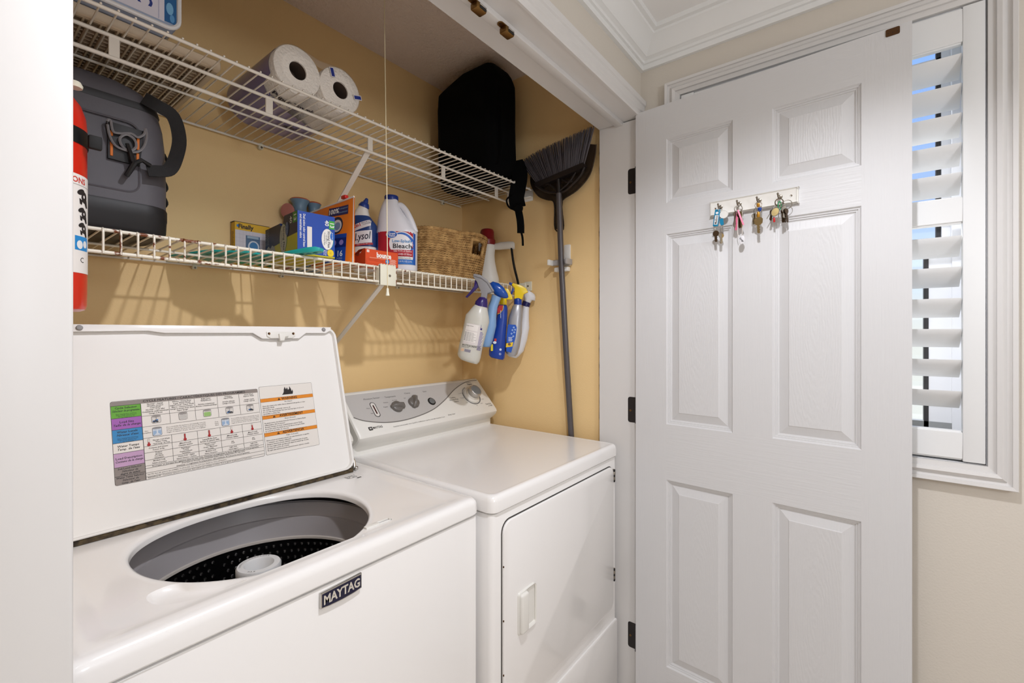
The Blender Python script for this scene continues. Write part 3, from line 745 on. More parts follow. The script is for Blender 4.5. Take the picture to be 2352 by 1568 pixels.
for (tu, tx0, hd) in ((0.305, 0.322, 'Auto Sensing/Auto'), (0.4385, 0.4515, 'Deep Water Wash')):
    p.poly(rrect(tu - 0.0085, 0.173, tu + 0.0085, 0.1905, 0.003, 3), (110, 108, 110), 5); p.poly(rrect(tu - 0.0079, 0.1736, tu + 0.0079, 0.1898, 0.0027, 3), (196, 204, 216), 6); p.rect(tu - 0.0072, 0.175, tu + 0.0072, 0.184, (150, 176, 206), 7)
    p.poly([(tu - 0.006, 0.1745), (tu + 0.006, 0.1745), (tu + 0.0014, 0.179), (tu + 0.0014, 0.188), (tu - 0.0014, 0.188), (tu - 0.0014, 0.179)], (206, 214, 224), 8); p.ell(tu, 0.190, 0.0085, 0.0022, (140, 138, 138), 9, 18)
    for j, t in enumerate(hd.split(' ')): p.text(t, tu - 0.0185, 0.186 - j * 0.004, 0.0032, K, 5, res=1)
    for j, t in enumerate(('If you would like the washer to automatically sense the', 'load size and set the water level, choose this setting.', 'Si vous souhaitez que la laveuse détecte la charge et', 'règle le niveau d\'eau, choisir ce réglage.')):
        p.text(t, tx0, 0.1885 - j * 0.0038, 0.0032, K, 5, align='LEFT', res=1, fit=0.075 if tu < 0.4 else 0.064)
# warning card
B0, B1, U0, U1 = 0.5225, 0.6640, 0.0853, 0.2600
p.poly(rrect(B0, U0, B1, U1, 0.003, 3), (96, 88, 82), 1); p.poly(rrect(B0 + 0.0006, U0 + 0.0006, B1 - 0.0006, U1 - 0.0006, 0.0026, 3), OFF, 2)
OR = (226, 138, 34)
for v, t in ((0.2235, 'WARNING'), (0.1795, 'AVERTISSEMENT'), (0.1355, 'ADVERTENCIA')):
    p.rect(B0 + 0.001, v - 0.0047, B1 - 0.001, v + 0.0047, (150, 90, 30), 3); p.rect(B0 + 0.001, v - 0.0042, B1 - 0.001, v + 0.0042, OR, 4)
    w = 0.0068 * len(t) * 0.5
    p.text(t, (B0 + B1) / 2 + 0.004, v, 0.0086, (24, 20, 22), 5, bold=0.025)
    q = (B0 + B1) / 2 - w * 0.86 - 0.003; p.poly([(q - 0.0036, v - 0.0028), (q + 0.0036, v - 0.0028), (q, v + 0.0034)], (24, 20, 22), 5); p.rect(q - 0.0003, v - 0.0012, q + 0.0003, v + 0.0015, OR, 6)
bodies = [('Fire Hazard', 'Never place items in the washer that are dampened with gasoline or other', 'flammable fluids.', 'No washer can completely remove oil.', 'Do not dry anything that has ever had any type of oil on it', '(including cooking oils).', 'Doing so can result in death, explosion, or fire.'),
          ('Risque d\'incendie', 'Ne jamais mettre des articles humectés d\'essence ou d\'autres fluides', 'inflammables dans la laveuse.', 'Aucune laveuse ne peut complètement enlever l\'huile.', 'Ne pas faire sécher des articles qui ont été salis par tout genre d\'huile', '(y compris les huiles de cuisson).', 'Le non-respect de ces instructions peut causer un décès, une explosion, ou un incendie.'),
          ('Peligro de Incendio', 'Nunca coloque en la lavadora artículos que estén humedecidos con gasolina', 'o cualquier otro líquido inflamable.', 'Ninguna lavadora puede eliminar completamente el aceite.', 'No seque ningún artículo que haya tenido alguna vez cualquier tipo de aceite', '(incluyendo aceites de cocina).', 'No seguir estas instrucciones puede ocasionar la muerte, explosión o incendio.')]
for vb, tx in zip((0.2150, 0.1710, 0.1270), bodies):
    p.text(tx[0], (B0 + B1) / 2, vb, 0.0042, K, 4, res=1, bold=0.008)
    for j, t in enumerate(tx[1:]): p.text(t, B0 + 0.004, vb - 0.0065 - j * 0.0050, 0.0045, K, 4, align='LEFT', res=1, bold=0.008, sx=1.0 if len(t) < 62 else 62.0 / len(t) * 0.95)
fx, fv = (B0 + B1) / 2 + 0.002, 0.2335
p.poly([(fx - 0.0165, fv), (fx + 0.0125, fv), (fx + 0.014, fv + 0.006), (fx + 0.013, fv + 0.012), (fx + 0.0105, fv + 0.007), (fx + 0.009, fv + 0.014), (fx + 0.006, fv + 0.0215), (fx + 0.0045, fv + 0.014), (fx + 0.001, fv + 0.012), (fx - 0.001, fv + 0.019), (fx - 0.004, fv + 0.0135), (fx - 0.007, fv + 0.021), (fx - 0.010, fv + 0.0135), (fx - 0.0105, fv + 0.008), (fx - 0.013, fv + 0.003)], (34, 28, 28), 4)
p.build('instruction_labels', ws, local=False, label='printed cycle chart and orange warning card inside the lid')
# serial print by the lid hinge
p = Print(lambda u, v, h: Vector((u, v, 0.9119 + h)))
for j in range(4):
    for k in range(9):
        if random.random() < 0.7: p.rect(0.706 + k * 0.0036, 1.139 - j * 0.006, 0.706 + k * 0.0036 + random.uniform(0.0015, 0.0034), 1.1415 - j * 0.006, (70, 66, 64), 1)
p.rect(0.727, 1.1085, 0.740, 1.1135, (40, 38, 38), 1)
p.build('serial_print', ws, local=False)
# badge
bp = [(0.4105, 0.840), (0.4265, 0.8385), (0.4505, 0.838), (0.4745, 0.8395), (0.4905, 0.8425), (0.4905, 0.8695), (0.4105, 0.8665)]
b = MB(); b.prism(bp, M_STEEL, WYF + 0.006, WYF - 0.001, bev=0.0012); bd = b.build('badge', ws, local=False, label='silver framed navy MAYTAG badge')
b = MB(); b.prism(inset(bp, 0.0022), mat('navy_badge', (22, 22, 52), 0.25), WYF - 0.0005, WYF - 0.0016); b.build('badge_field', bd, local=False)
p = Print(lambda u, v, h: Vector((u, WYF - 0.0017 - h, v + (u - 0.45) * 0.035)))
p.text('MAYTAG', 0.4505, 0.8535, 0.0215, (206, 198, 186), 2, bold=0.03, fit=0.070); p.build('badge_lettering', bd, local=False)

def console(parent, x0, x1, m=M_WPL):
    prof = [(1.2865, 0.912), (1.2865, 0.944), (1.268, 0.956), (1.2545, 0.968), (1.2495, 0.980), (1.2535, 0.990), (1.362, 1.105), (1.369, 1.110), (1.38, 1.111), (1.415, 1.100), (1.418, 0.912)]
    b = MB(); ins = [(x0, 0.008), (x0 + 0.003, 0.003), (x0 + 0.009, 0), (x1 - 0.009, 0), (x1 - 0.003, 0.003), (x1, 0.008)]
    b.loft([[Vector((x, y, z)) for y, z in (inset(prof, d) if d else prof)] for x, d in ins], m)
    return b.build('console', parent, local=False, smooth=30)
console(ws, WX0 + 0.006, WX1 - 0.003)

# ------------------------------------------------------------------ dryer
DX0, DX1, DYF, DYK = 0.8205, 1.5060, 0.700, 1.42
dr = thing('clothes_dryer', 'white front-load dryer with control console and closed door', 'dryer', (1.163, 1.06, 0))
b = MB(); b.prism(rrect(DX0 + 0.003, DYF + 0.004, DX1 - 0.003, DYK, 0.014, 5), M_WHITE, 0.02, 0.876, U=(1, 0, 0), V=(0, 1, 0), W=(0, 0, 1), bev=0.003); b.build('cabinet', dr, local=False)
b = MB(); rings = []
for ins, z in ((0.003, 0.8785), (0, 0.8815), (0, 0.906), (0.002, 0.914), (0.006, 0.9195), (0.012, 0.9212), (0.016, 0.9205), (0.022, 0.9198)):
    rings.append([Vector((x, y, z)) for x, y in rrect(DX0 + ins, DYF - 0.002 + ins, DX1 - ins, DYK - ins, 0.02, 6)])
b.loft(rings, M_WHITE); b.build('top_panel', dr, local=False)
# door and lower panel
def front_panel(name, x0, z0, x1, z1, r, th):
    b = MB(); b.prism(rrect(x0, z0, x1, z1, r, 6), M_WHITE, DYF + 0.006, DYF - th, bev=0.004)
    return b.build(name, dr, local=False)
b = MB(); b.prism(rrect(0.8575, 0.354, 1.4705, 0.8525, 0.031, 6), mat('door_gap', (70, 66, 62), 0.8), DYF + 0.0045, DYF + 0.0035); b.build('door_gap', dr, local=False)
door_o = front_panel('door', 0.8600, 0.357, 1.4685, 0.8495, 0.030, 0.004)
b = MB(); b.prism(rrect(DX0 + 0.012, 0.03, DX1 - 0.004, 0.3060, 0.012, 5), M_WHITE, DYF + 0.006, DYF - 0.001, bev=0.003); b.build('toe_panel', dr, local=False)
# recessed pull
cutm = MB(); cutm.prism(rrect(0.9420, 0.548, 0.984, 0.651, 0.006, 4), M_WHITE, DYF - 0.02, DYF + 0.03)
b = MB()
outer = rrect(0.912, 0.545, 0.9885, 0.6555, 0.010, 5)
inner = rrect(0.9450, 0.551, 0.9850, 0.6500, 0.006, 5)
rings = [[Vector((x, DYF - 0.003, z)) for x, z in outer], [Vector((x, DYF - 0.0085, z)) for x, z in inset(outer, 0.003)], [Vector((x, DYF - 0.010, z)) for x, z in inset(inner, -0.004)], [Vector((x, DYF - 0.008, z)) for x, z in inner], [Vector((x + 0.004, DYF - 0.0045, z)) for x, z in inset(inner, 0.003)]]
b.loft(rings, M_WPL, caps=False); b.add(rings[-1], [tuple(range(len(outer)))], M_WPL)
b.rbox((0.916, DYF - 0.018, 0.5500), (0.9480, DYF - 0.004, 0.6510), 0.007, M_WPL, 4)
b.build('handle', door_o, local=False)
for z in (0.815, 0.470):
    b = MB(); b.rbox((1.4665, DYF - 0.006, z - 0.022), (1.4765, DYF + 0.003, z + 0.022), 0.0015, M_NICKEL, 1)
    for q in (-0.018, 0, 0.018): b.rbox((1.4660, DYF - 0.0068, z + q - 0.004), (1.4725, DYF - 0.002, z + q + 0.004), 0.001, M_BLACK, 1)
    b.build('hinge', door_o, local=False)
for z in (0.742, 0.610, 0.478):
    b = MB(); b.lathe([(0.0028, 0), (0.0022, 0.002)], M_DBRASS, n=8); b.v = [Vector((0.8612 + v.x, DYF - 0.001 - v.z, z + v.y)) for v in b.v]; b.build('screw', door_o, local=False)
co = console(dr, DX0 + 0.006, 1.5005)
CO, ct = Vector((0, 1.2535, 0.990)), Vector((0, 0.1085, 0.115)).normalized()
cn = Vector((1, 0, 0)).cross(ct)
def conp(x, t, n): return CO + Vector((x, 0, 0)) + ct * t + cn * n
# silver field of the control face
p = Print(lambda u, v, h: conp(u, v, 0.0003 + h))
crv = [(0.8384, 0.069), (0.8739, 0.0485), (0.9491, 0.0289), (1.0402, 0.0268), (1.1525, 0.0445), (1.2413, 0.0788), (1.3337, 0.1266), (1.4199, 0.1545), (1.4880, 0.1570)]
cs = [(q.x, q.y) for q in smooth_path([(a_, b_, 0) for a_, b_ in crv], 5)]
p.poly([(0.8395, 0.1565)] + cs, (214, 211, 208), 1) if False else None
n = len(cs)
p._put([(a_, 0.1572) for a_, b_ in cs] + cs, [(k, k + 1, n + k + 1, n + k) for k in range(n - 1)], mat('silver_console_film', (206, 203, 200), 0.35, metal=0.15), 1)
p.line(cs, 0.0035, (120, 116, 112), 2)
T = (70, 68, 68)
p.text('Moisture Sensor', 0.936, 0.1325, 0.0095, T, 2, fit=0.064); p.text('Temperature', 1.012, 0.1300, 0.0095, T, 2, fit=0.046); p.text('Chime', 1.091, 0.1355, 0.0095, T, 2, fit=0.026); p.text('Start', 1.174, 0.1333, 0.0095, T, 2, fit=0.018)
p.text('More', 0.905, 0.0950, 0.006, T, 2); p.text('Less', 0.910, 0.0740, 0.006, T, 2); p.text('Regular', 0.973, 0.0905, 0.006, T, 2); p.text('Medium', 0.982, 0.1085, 0.006, T, 2); p.text('Air Only', 1.022, 0.1130, 0.006, T, 2); p.text('Off', 1.068, 0.1150, 0.006, T, 2)
p.rect(0.8705, 0.0110, 0.8845, 0.0240, (20, 20, 22), 2); p.text('M', 0.8775, 0.0175, 0.010, (226, 224, 220), 3, bold=0.03); p.text('MAYTAG', 0.9050, 0.0178, 0.012, (34, 32, 32), 2, fit=0.036, bold=0.01)
p.text('Heavy Duty Commercial Quality • Sensor Capacity Plus • IntelliDry Sensor • Quiet Plus • Drum Light • Drying Rack • 7.0 cu ft', 1.080, 0.0080, 0.0062, T, 2, fit=0.235, res=1)
p.text('Drying Center', 1.237, 0.0125, 0.0078, T, 2, shear=0.4, fit=0.038)
p.text('IntelliDry', 1.293, 0.086, 0.0072, T, 2); p.text('Wrinkle Free', 1.293, 0.0760, 0.0090, T, 2); p.text('Fabrics', 1.300, 0.0660, 0.0090, T, 2)
p.text('IntelliDry', 1.431, 0.1490, 0.0072, T, 2); p.text('Regular', 1.431, 0.1400, 0.0095, T, 2, bold=0.02); p.text('Time Dry', 1.4655, 0.0290, 0.0090, T, 2); p.text('or Fluff', 1.470, 0.0190, 0.0090, T, 2)
DC = (1.4000, 0.0830)
for a0, a1, c in ((150, 262, (110, 108, 108)), (-110, 5, (110, 108, 108)), (100, 148, (160, 158, 156))):
    p.line([(DC[0] + 0.0435 * math.cos(R(a0 + (a1 - a0) * k / 20)), DC[1] + 0.0435 * math.sin(R(a0 + (a1 - a0) * k / 20))) for k in range(21)], 0.0045, c, 2)
for a, t in ((160, 'Less Dry'), (185, 'More Dry'), (215, 'Damp'), (265, 'Off'), (300, '30 min'), (330, '60 min'), (60, 'Less Dry'), (35, 'More Dry')): p.text(t, DC[0] + 0.058 * math.cos(R(a)), DC[1] + 0.053 * math.sin(R(a)), 0.0052, T, 2, res=1)
p.poly(rrect(0.9165, 0.0560, 0.9385, 0.1170, 0.0105, 6), (60, 58, 60), 2)
p.poly(rrect(0.9190, 0.0585, 0.9360, 0.1145, 0.0083, 6), (228, 224, 218), 3); p.poly(rrect(0.9250, 0.0680, 0.9300, 0.1050, 0.0022, 4), (64, 16, 16), 4)
p.build('console_lettering', co, local=False)
M_KN = mat('grey_brown_knob', (112, 107, 102), 0.35); M_KN2 = mat('grey_knob_face', (112, 114, 114), 0.35)
def knob(x, t, ang, name):
    b = MB()
    def rg(r, n_, k=24): return [conp(x + r * math.cos(2 * math.pi * j / k), t + r * math.sin(2 * math.pi * j / k), n_) for j in range(k)]
    b.loft([rg(0.0225, 0.0008), rg(0.0225, 0.0035), rg(0.0205, 0.010), rg(0.016, 0.013)], M_KN)
    ca, sa = math.cos(ang), math.sin(ang)
    def gp(u, v, n_): return conp(x + u * ca - v * sa, t + u * sa + v * ca, n_)
    sec = [(-0.026, 0.0055, 0.010), (-0.018, 0.0075, 0.020), (0.0, 0.008, 0.0255), (0.018, 0.009, 0.0245), (0.0275, 0.0085, 0.014)]
    b.loft([[gp(u, -w, 0.004), gp(u, w, 0.004), gp(u, w * 0.85, h * 0.8), gp(u, w * 0.45, h), gp(u, -w * 0.45, h), gp(u, -w * 0.85, h * 0.8)] for u, w, h in sec], M_KN)
    b.build(name, co, local=False)
knob(1.0160, 0.0830, R(-8), 'selector_knob'); knob(1.0950, 0.0900, R(62), 'selector_knob')
def rgx(x, t, r, n_, k=32): return [conp(x + r * math.cos(2 * math.pi * j / k), t + r * math.sin(2 * math.pi * j / k), n_) for j in range(k)]
b = MB(); b.loft([rgx(1.1790, 0.0837, 0.0165, 0.0008), rgx(1.1790, 0.0837, 0.0165, 0.003), rgx(1.1790, 0.0837, 0.0145, 0.0035)], M_BLACK); b.loft([rgx(1.1790, 0.0837, 0.0125, 0.003), rgx(1.1790, 0.0837, 0.012, 0.006), rgx(1.1790, 0.0837, 0.008, 0.0075)], M_KN2); b.build('start_button', co, local=False)
b = MB(); b.loft([rgx(*DC, 0.0385, 0.0008), rgx(*DC, 0.038, 0.004), rgx(*DC, 0.034, 0.007), rgx(*DC, 0.030, 0.0075), rgx(*DC, 0.0285, 0.016)], mat('pale_dial', (226, 221, 212), 0.35)); b.build('dial_ring', co, local=False)
b = MB(); b.loft([rgx(*DC, 0.0265, 0.014), rgx(*DC, 0.0285, 0.020), rgx(*DC, 0.028, 0.034), rgx(*DC, 0.026, 0.038), rgx(*DC, 0.0235, 0.0392)], mat('silver_dial', (186, 182, 176), 0.25, metal=0.6))
b.loft([rgx(*DC, 0.0238, 0.0391), rgx(*DC, 0.022, 0.0402), rgx(*DC, 0.012, 0.0408)], M_KN2); b.build('cycle_dial', co, local=False)
# ================================================================== SHELVES
def wire_part(name, parent, path, r, m, n=8):
    b = MB(); b.tube(path, r, m, n); return b.build(name, parent, local=False)
# ------------------------------------------------------------------ lower shelf
DK = 1.5155                                   # top of the lower deck wires
LS = thing('wire_shelf', 'rust-spotted white wire shelf, the lower one above the appliances', 'shelf', (0.80, 1.33, DK))
LX0, LX1 = 0.056, 1.532
for y, z, r, nm in ((1.1725, 1.5125, 0.0036, 'front_rod'), (1.1705, 1.4685, 0.0036, 'lip_rod'), (1.335, 1.5075, 0.0030, 'middle_rod'), (1.4890, 1.5020, 0.0032, 'back_rod')):
    wire_part(nm, LS, [(LX0, y, z), (LX1, y, z)], r, M_SHELF if nm != 'back_rod' else M_SHELF2, 10)
b = MB(); path = smooth_path([(0, 1.4925, 1.5065), (0, 1.335, 1.5120), (0, 1.185, 1.5150)], 2) + smooth_path([(0, 1.1712, 1.5150), (0, 1.1665, 1.5100), (0, 1.1662, 1.490), (0, 1.1662, 1.4660)], 3)
b.tube(path, 0.0021, M_SHELF, 6); w0 = b.build('deck_wire', LS, local=False)
base = w0.location.copy(); k = 0; x = 0.2071 - 0.0267 * 5
while x < LX1 - 0.004:
    if not (0.842 < x < 0.892):
        o = w0 if k == 0 else clone(w0, LS)
        o.location = (x, 0, 0); k += 1
    x += 0.0267
# joint block with its screw, brace, clips, wall end bracket
b = MB(); b.rbox((0.8385, 1.1590, 1.4575), (0.8965, 1.1660, 1.5205), 0.002, M_CREAM, 2); b.rbox((0.8385, 1.1600, 1.5150), (0.8965, 1.1900, 1.5205), 0.0015, M_CREAM, 1); b.rbox((0.8385, 1.16, 1.4575), (0.8420, 1.1850, 1.5180), 0.001, M_CREAM, 1)
for q in range(6): b.rbox((0.8400 + q * 0.0098, 1.1585, 1.5190), (0.8455 + q * 0.0098, 1.168, 1.5225), 0.001, M_CREAM, 1)
jb = b.build('joint_block', LS, local=False)
b = MB(); b.loft([[Vector((0.8725 + r * math.cos(t), y, 1.4880 + r * math.sin(t))) for t in [2 * math.pi * j / 12 for j in range(12)]] for r, y in ((0.0042, 1.1592), (0.0036, 1.1575), (0.0012, 1.158))], M_NICKEL); b.build('screw', jb, local=False)
def brace(parent, x, y0, z0, y1, z1, w=0.016):
    b = MB(); d = Vector((0, y1 - y0, z1 - z0)).normalized(); nn = Vector((1, 0, 0)).cross(d)
    A, B = Vector((x, y0, z0)), Vector((x, y1, z1))
    sec = [(-w / 2, 0), (w / 2, 0), (w / 2, 0.004), (w / 2 - 0.002, 0.004), (w / 2 - 0.002, 0.0016), (-w / 2 + 0.002, 0.0016), (-w / 2 + 0.002, 0.004), (-w / 2, 0.004)]
    b.loft([[P + Vector((u, 0, 0)) + nn * v for u, v in sec] for P in (A, B)], M_SHELF2)
    b.rbox((x - w / 2, y1 - 0.004, z1 - 0.035), (x + w / 2, y1 + 0.001, z1 + 0.012), 0.001, M_SHELF2, 1)
    b.build('brace', parent, local=False)
brace(LS, 0.860, 1.176, 1.462, 1.4985, 1.236)
for x in (0.458, 0.700, 1.16):
    b = MB(); b.rbox((x - 0.006, 1.4840, 1.4905), (x + 0.006, 1.4995, 1.5070), 0.003, M_CREAM, 2); b.tube([(x, 1.497, 1.4945), (x, 1.483, 1.4945)], 0.003, M_NICKEL, 8); b.build('wall_clip', LS, local=False)
b = MB(); b.rbox((1.5340, 1.0960, 1.4870), (1.5395, 1.1330, 1.5270), 0.003, M_CREAM, 2); b.rbox((1.5180, 1.1250, 1.4900), (1.5380, 1.1950, 1.4960), 0.002, M_CREAM, 1); b.rbox((1.5300, 1.1250, 1.4900), (1.5385, 1.1950, 1.5220), 0.002, M_CREAM, 1)
eb = b.build('end_bracket', LS, local=False)
b = MB(); b.loft([[Vector((x, 1.1140 + r * math.cos(t), 1.5080 + r * math.sin(t))) for t in [2 * math.pi * j / 12 for j in range(12)]] for r, x in ((0.0042, 1.5345), (0.0036, 1.5322), (0.0012, 1.533))], M_NICKEL); b.build('screw', eb, local=False)
# ------------------------------------------------------------------ upper shelf
UK = 1.9010
US = thing('wire_shelf', 'white wire shelf with a hanging rail, the upper one near the ceiling', 'shelf', (0.80, 1.28, UK))
UX0, UX1 = 0.056, 1.515
for y, z, r, nm in ((1.0830, 1.8965, 0.0036, 'front_rod'), (1.1680, 1.8935, 0.0040, 'support_rod'), (1.1680, 1.8510, 0.0042, 'hanging_rail'), (1.3120, 1.8950, 0.0030, 'middle_rod'), (1.4870, 1.8965, 0.0034, 'back_rod')):
    wire_part(nm, US, [(UX0, y, z), (UX1 if nm != 'front_rod' else 1.512, y, z)], r, M_SHELF2, 10)
b = MB(); b.tube([(0, 1.4915, 1.9005), (0, 1.30, 1.9003), (0, 1.0865, 1.9003), (0, 1.0795, 1.9010), (0, 1.0780, 1.8995)], 0.0018, M_SHELF2, 6); w0 = b.build('deck_wire', US, local=False)
x = 0.3120 - 0.0247 * 10; k = 0
while x < UX1 - 0.002:
    o = w0 if k == 0 else clone(w0, US)
    o.location = (x, 0, 0); k += 1; x += 0.0247
for x in (0.2235, 0.5177, 0.8081, 1.1047, 1.3933, 1.4720):
    b = MB(); b.rbox((x - 0.0085, 1.1655, 1.8490), (x + 0.0085, 1.1705, 1.8945), 0.001, M_SHELF2, 1); b.build('rail_hanger', US, local=False)
brace(US, 0.8081, 1.178, 1.852, 1.4985, 1.590, 0.018)
for x in (0.635, 1.405):
    b = MB(); b.rbox((x - 0.007, 1.4830, 1.8830), (x + 0.007, 1.4995, 1.9020), 0.004, M_CREAM, 2); b.tube([(x, 1.497, 1.8880), (x, 1.4815, 1.8880)], 0.0035, M_NICKEL, 8); b.build('wall_clip', US, local=False)
b = MB(); b.rbox((1.5150, 1.0900, 1.8700), (1.5395, 1.1900, 1.8760), 0.002, M_WPL, 1); b.rbox((1.5330, 1.0900, 1.8600), (1.5395, 1.1950, 1.9080), 0.003, M_WPL, 2); b.rbox((1.4800, 1.1600, 1.8440), (1.5395, 1.1760, 1.8990), 0.003, M_WPL, 2); b.build('end_bracket', US, local=False)

# ================================================================== THINGS ON THE LOWER SHELF
VRZ = YAW - R(90)
def vbase(px, Z, D):
    """spot at height Z seen in column px at depth D"""
    P = FWD * D + RGT * ((px - CX) / F_PX * D); return Vector((P.x, P.y, Z))

# ------------------------------------------------------------------ soft cooler
M_COOL = mat('charcoal_cooler_fabric', (82, 79, 84), 0.55, bump=(500, 0.15, 0.001, 2))
M_COOLB = mat('black_cooler_base', (24, 22, 24), 0.5)
M_WEB = mat('black_webbing', (22, 20, 20), 0.75, bump=(900, 0.3, 0.001, 1))
ck = thing('soft_cooler', 'charcoal soft cooler bag with black base and shoulder strap on the lower shelf', 'cooler bag', (0.205, 1.30, DK + 0.0005))
def cool_sec(z, x0, x1, y0, y1, r): return [Vector((x, y, z)) for x, y in rrect(x0, y0, x1, y1, r, 6)]
b = MB()
secs = [(0.062, 0.098, 0.3235, 1.1900, 1.400, 0.045), (0.11, 0.098, 0.3240, 1.1900, 1.400, 0.045), (0.19, 0.099, 0.3220, 1.1915, 1.399, 0.045), (0.235, 0.100, 0.3180, 1.194, 1.396, 0.045), (0.262, 0.104, 0.3120, 1.197, 1.392, 0.045)]
b.loft([cool_sec(DK + s_[0], *s_[1:]) for s_ in secs], M_COOL); b.build('body', ck, local=False)
b = MB(); b.loft([cool_sec(DK + z, *q) for z, q in ((0.001, (0.112, 0.3100, 1.205, 1.39, 0.04)), (0.004, (0.101, 0.3200, 1.1935, 1.397, 0.045)), (0.012, (0.097, 0.3240, 1.1895, 1.401, 0.046)), (0.036, (0.097, 0.3250, 1.1885, 1.4015, 0.046)), (0.039, (0.0965, 0.3255, 1.1875, 1.402, 0.046)), (0.060, (0.0965, 0.3255, 1.1875, 1.402, 0.046)), (0.064, (0.098, 0.3240, 1.189, 1.4005, 0.045)))], M_COOLB); b.build('base', ck, local=False)
b = MB(); b.loft([cool_sec(DK + z, *q) for z, q in ((0.261, (0.1035, 0.3125, 1.1965, 1.3925, 0.045)), (0.265, (0.1025, 0.3135, 1.1955, 1.3935, 0.045)), (0.276, (0.104, 0.3110, 1.1975, 1.3915, 0.045)))], M_COOLB); b.build('zip_band', ck, local=False)
b = MB(); b.loft([cool_sec(DK + z, *q) for z, q in ((0.2755, (0.104, 0.3110, 1.1975, 1.3915, 0.045)), (0.290, (0.106, 0.3030, 1.199, 1.389, 0.045)), (0.303, (0.109, 0.2860, 1.203, 1.385, 0.045)), (0.312, (0.114, 0.2620, 1.210, 1.378, 0.045)), (0.317, (0.122, 0.2300, 1.222, 1.366, 0.04)), (0.318, (0.14, 0.20, 1.25, 1.34, 0.025)))], M_COOL); b.build('lid', ck, local=False)
# pressed panel outline, front buckle pad and bottle opener
b = MB(); pts = rrect(0.150, 1.600, 0.268, 1.742, 0.02, 5); b.tube([(x, 1.1905, z) for x, z in pts], 0.0022, M_COOL, 6, closed=True); b.build('panel_seam', ck, local=False)
def CKf(x, y, yy): q = PY(x, y, yy); return (q.x, q.z)
b = MB(); b.prism([CKf(*q, 1.186) for q in ((247, 277), (331, 302), (321, 382), (247, 363))][::-1], M_COOLB, 1.191, 1.184, bev=0.0015)
mt = b.build('buckle_pad', ck, local=False)
for a_, c_ in (((256, 326), (259, 358)), ((316, 352), (318, 376)), ((256, 300), (258, 312)), ((317, 315), (318, 345))):
    (x0, z0), (x1, z1) = CKf(*a_, 1.184), CKf(*c_, 1.184)
    b = MB(); b.rbox((x0 - 0.0022, 1.1825, z1), (x0 + 0.0022, 1.1845, z0), 0.0005, mat('orange_stitching', (205, 108, 26), 0.6), 1); b.build('stitching', mt, local=False)
M_OPN = mat('grey_opener', (128, 126, 128), 0.35, metal=0.3)
b = MB(); out = [CKf(*q, 1.180) for q in ((246, 280), (253, 277), (259, 302), (276, 307), (300, 307), (316, 316), (330, 309), (334, 296), (336, 318), (328, 340), (312, 350), (292, 347), (266, 336), (252, 314))]
sp = [(q.x, q.y) for q in smooth_path([(a_, b_, 0) for a_, b_ in out], 4, True)]
b.tube([(x, 1.178, z) for x, z in sp], 0.0024, M_OPN, 6, closed=True)
hx = [CKf(*q, 1.178) for q in ((275, 318), (290, 309), (308, 320), (312, 338), (298, 346), (280, 335))]
b.tube([(q.x, 1.1775, q.y) for q in smooth_path([(a_, b_, 0) for a_, b_ in hx], 4, True)], 0.0026, M_OPN, 6, closed=True); b.build('bottle_opener', ck, local=False, label='grey metal bottle opener')
b = MB(); b.tube([PY(292, 330, 1.175), PY(300, 352, 1.172), PY(306, 372, 1.172)], [0.0035, 0.004, 0.0055], M_BLACK, 8); b.tube([PY(309, 374, 1.17), PY(298, 392, 1.17), PY(290, 404, 1.172)], [0.005, 0.005, 0.0045], M_BLACK, 8); b.tube([PY(309, 374, 1.17), PY(326, 368, 1.17), PY(338, 376, 1.17), PY(345, 380, 1.172)], 0.0042, M_BLACK, 8); b.build('swivel_clip', ck, local=False)
# shoulder strap: a loop out from the lid side and back to the clip
def strap(mb, pts, w, m, th=0.0022, sub=5, W=None):
    P = smooth_path([q[:3] for q in pts], sub); rings = []
    n = len(P)
    for i, p_ in enumerate(P):
        t = (P[min(i + 1, n - 1)] - P[max(i - 1, 0)]).normalized()
        f = i / (n - 1) * (len(pts) - 1); i0 = min(int(f), len(pts) - 2); fr = f - i0
        sd = (Vector(pts[i0][3]) * (1 - fr) + Vector(pts[i0 + 1][3]) * fr)
        sd = (sd - t * sd.dot(t)).normalized(); nn = t.cross(sd)
        rings.append([p_ + sd * (w / 2) + nn * th / 2, p_ - sd * (w / 2) + nn * th / 2, p_ - sd * (w / 2) - nn * th / 2, p_ + sd * (w / 2) - nn * th / 2])
    mb.loft(rings, m)
b = MB()
strap(b, [(*PY(330, 225, 1.192), (0.3, -0.2, 1)), (*PY(362, 243, 1.182), (0.5, -0.2, 1)), (*PY(398, 268, 1.18), (1, -0.4, 0.5)), (*PY(412, 320, 1.18), (1, -0.5, 0.1)), (*PY(403, 365, 1.178), (1, -0.5, -0.3)), (*PY(388, 390, 1.174), (0.6, -0.4, -0.9)), (*PY(362, 393, 1.172), (0, -0.3, -1)), (*PY(338, 391, 1.172), (0, -0.3, -1))], 0.026, M_WEB)
b.build('shoulder_strap', ck, local=False)
b = MB()
for z in (0.090, 0.125, 0.185):
    b.tube(smooth_path([(0.3245, 1.27, DK + z - 0.014), (0.3335, 1.26, DK + z), (0.3255, 1.25, DK + z + 0.014)], 4), 0.003, M_WEB, 6)
o = b.build('side_webbing', ck, local=False); o['kind'] = 'stuff'

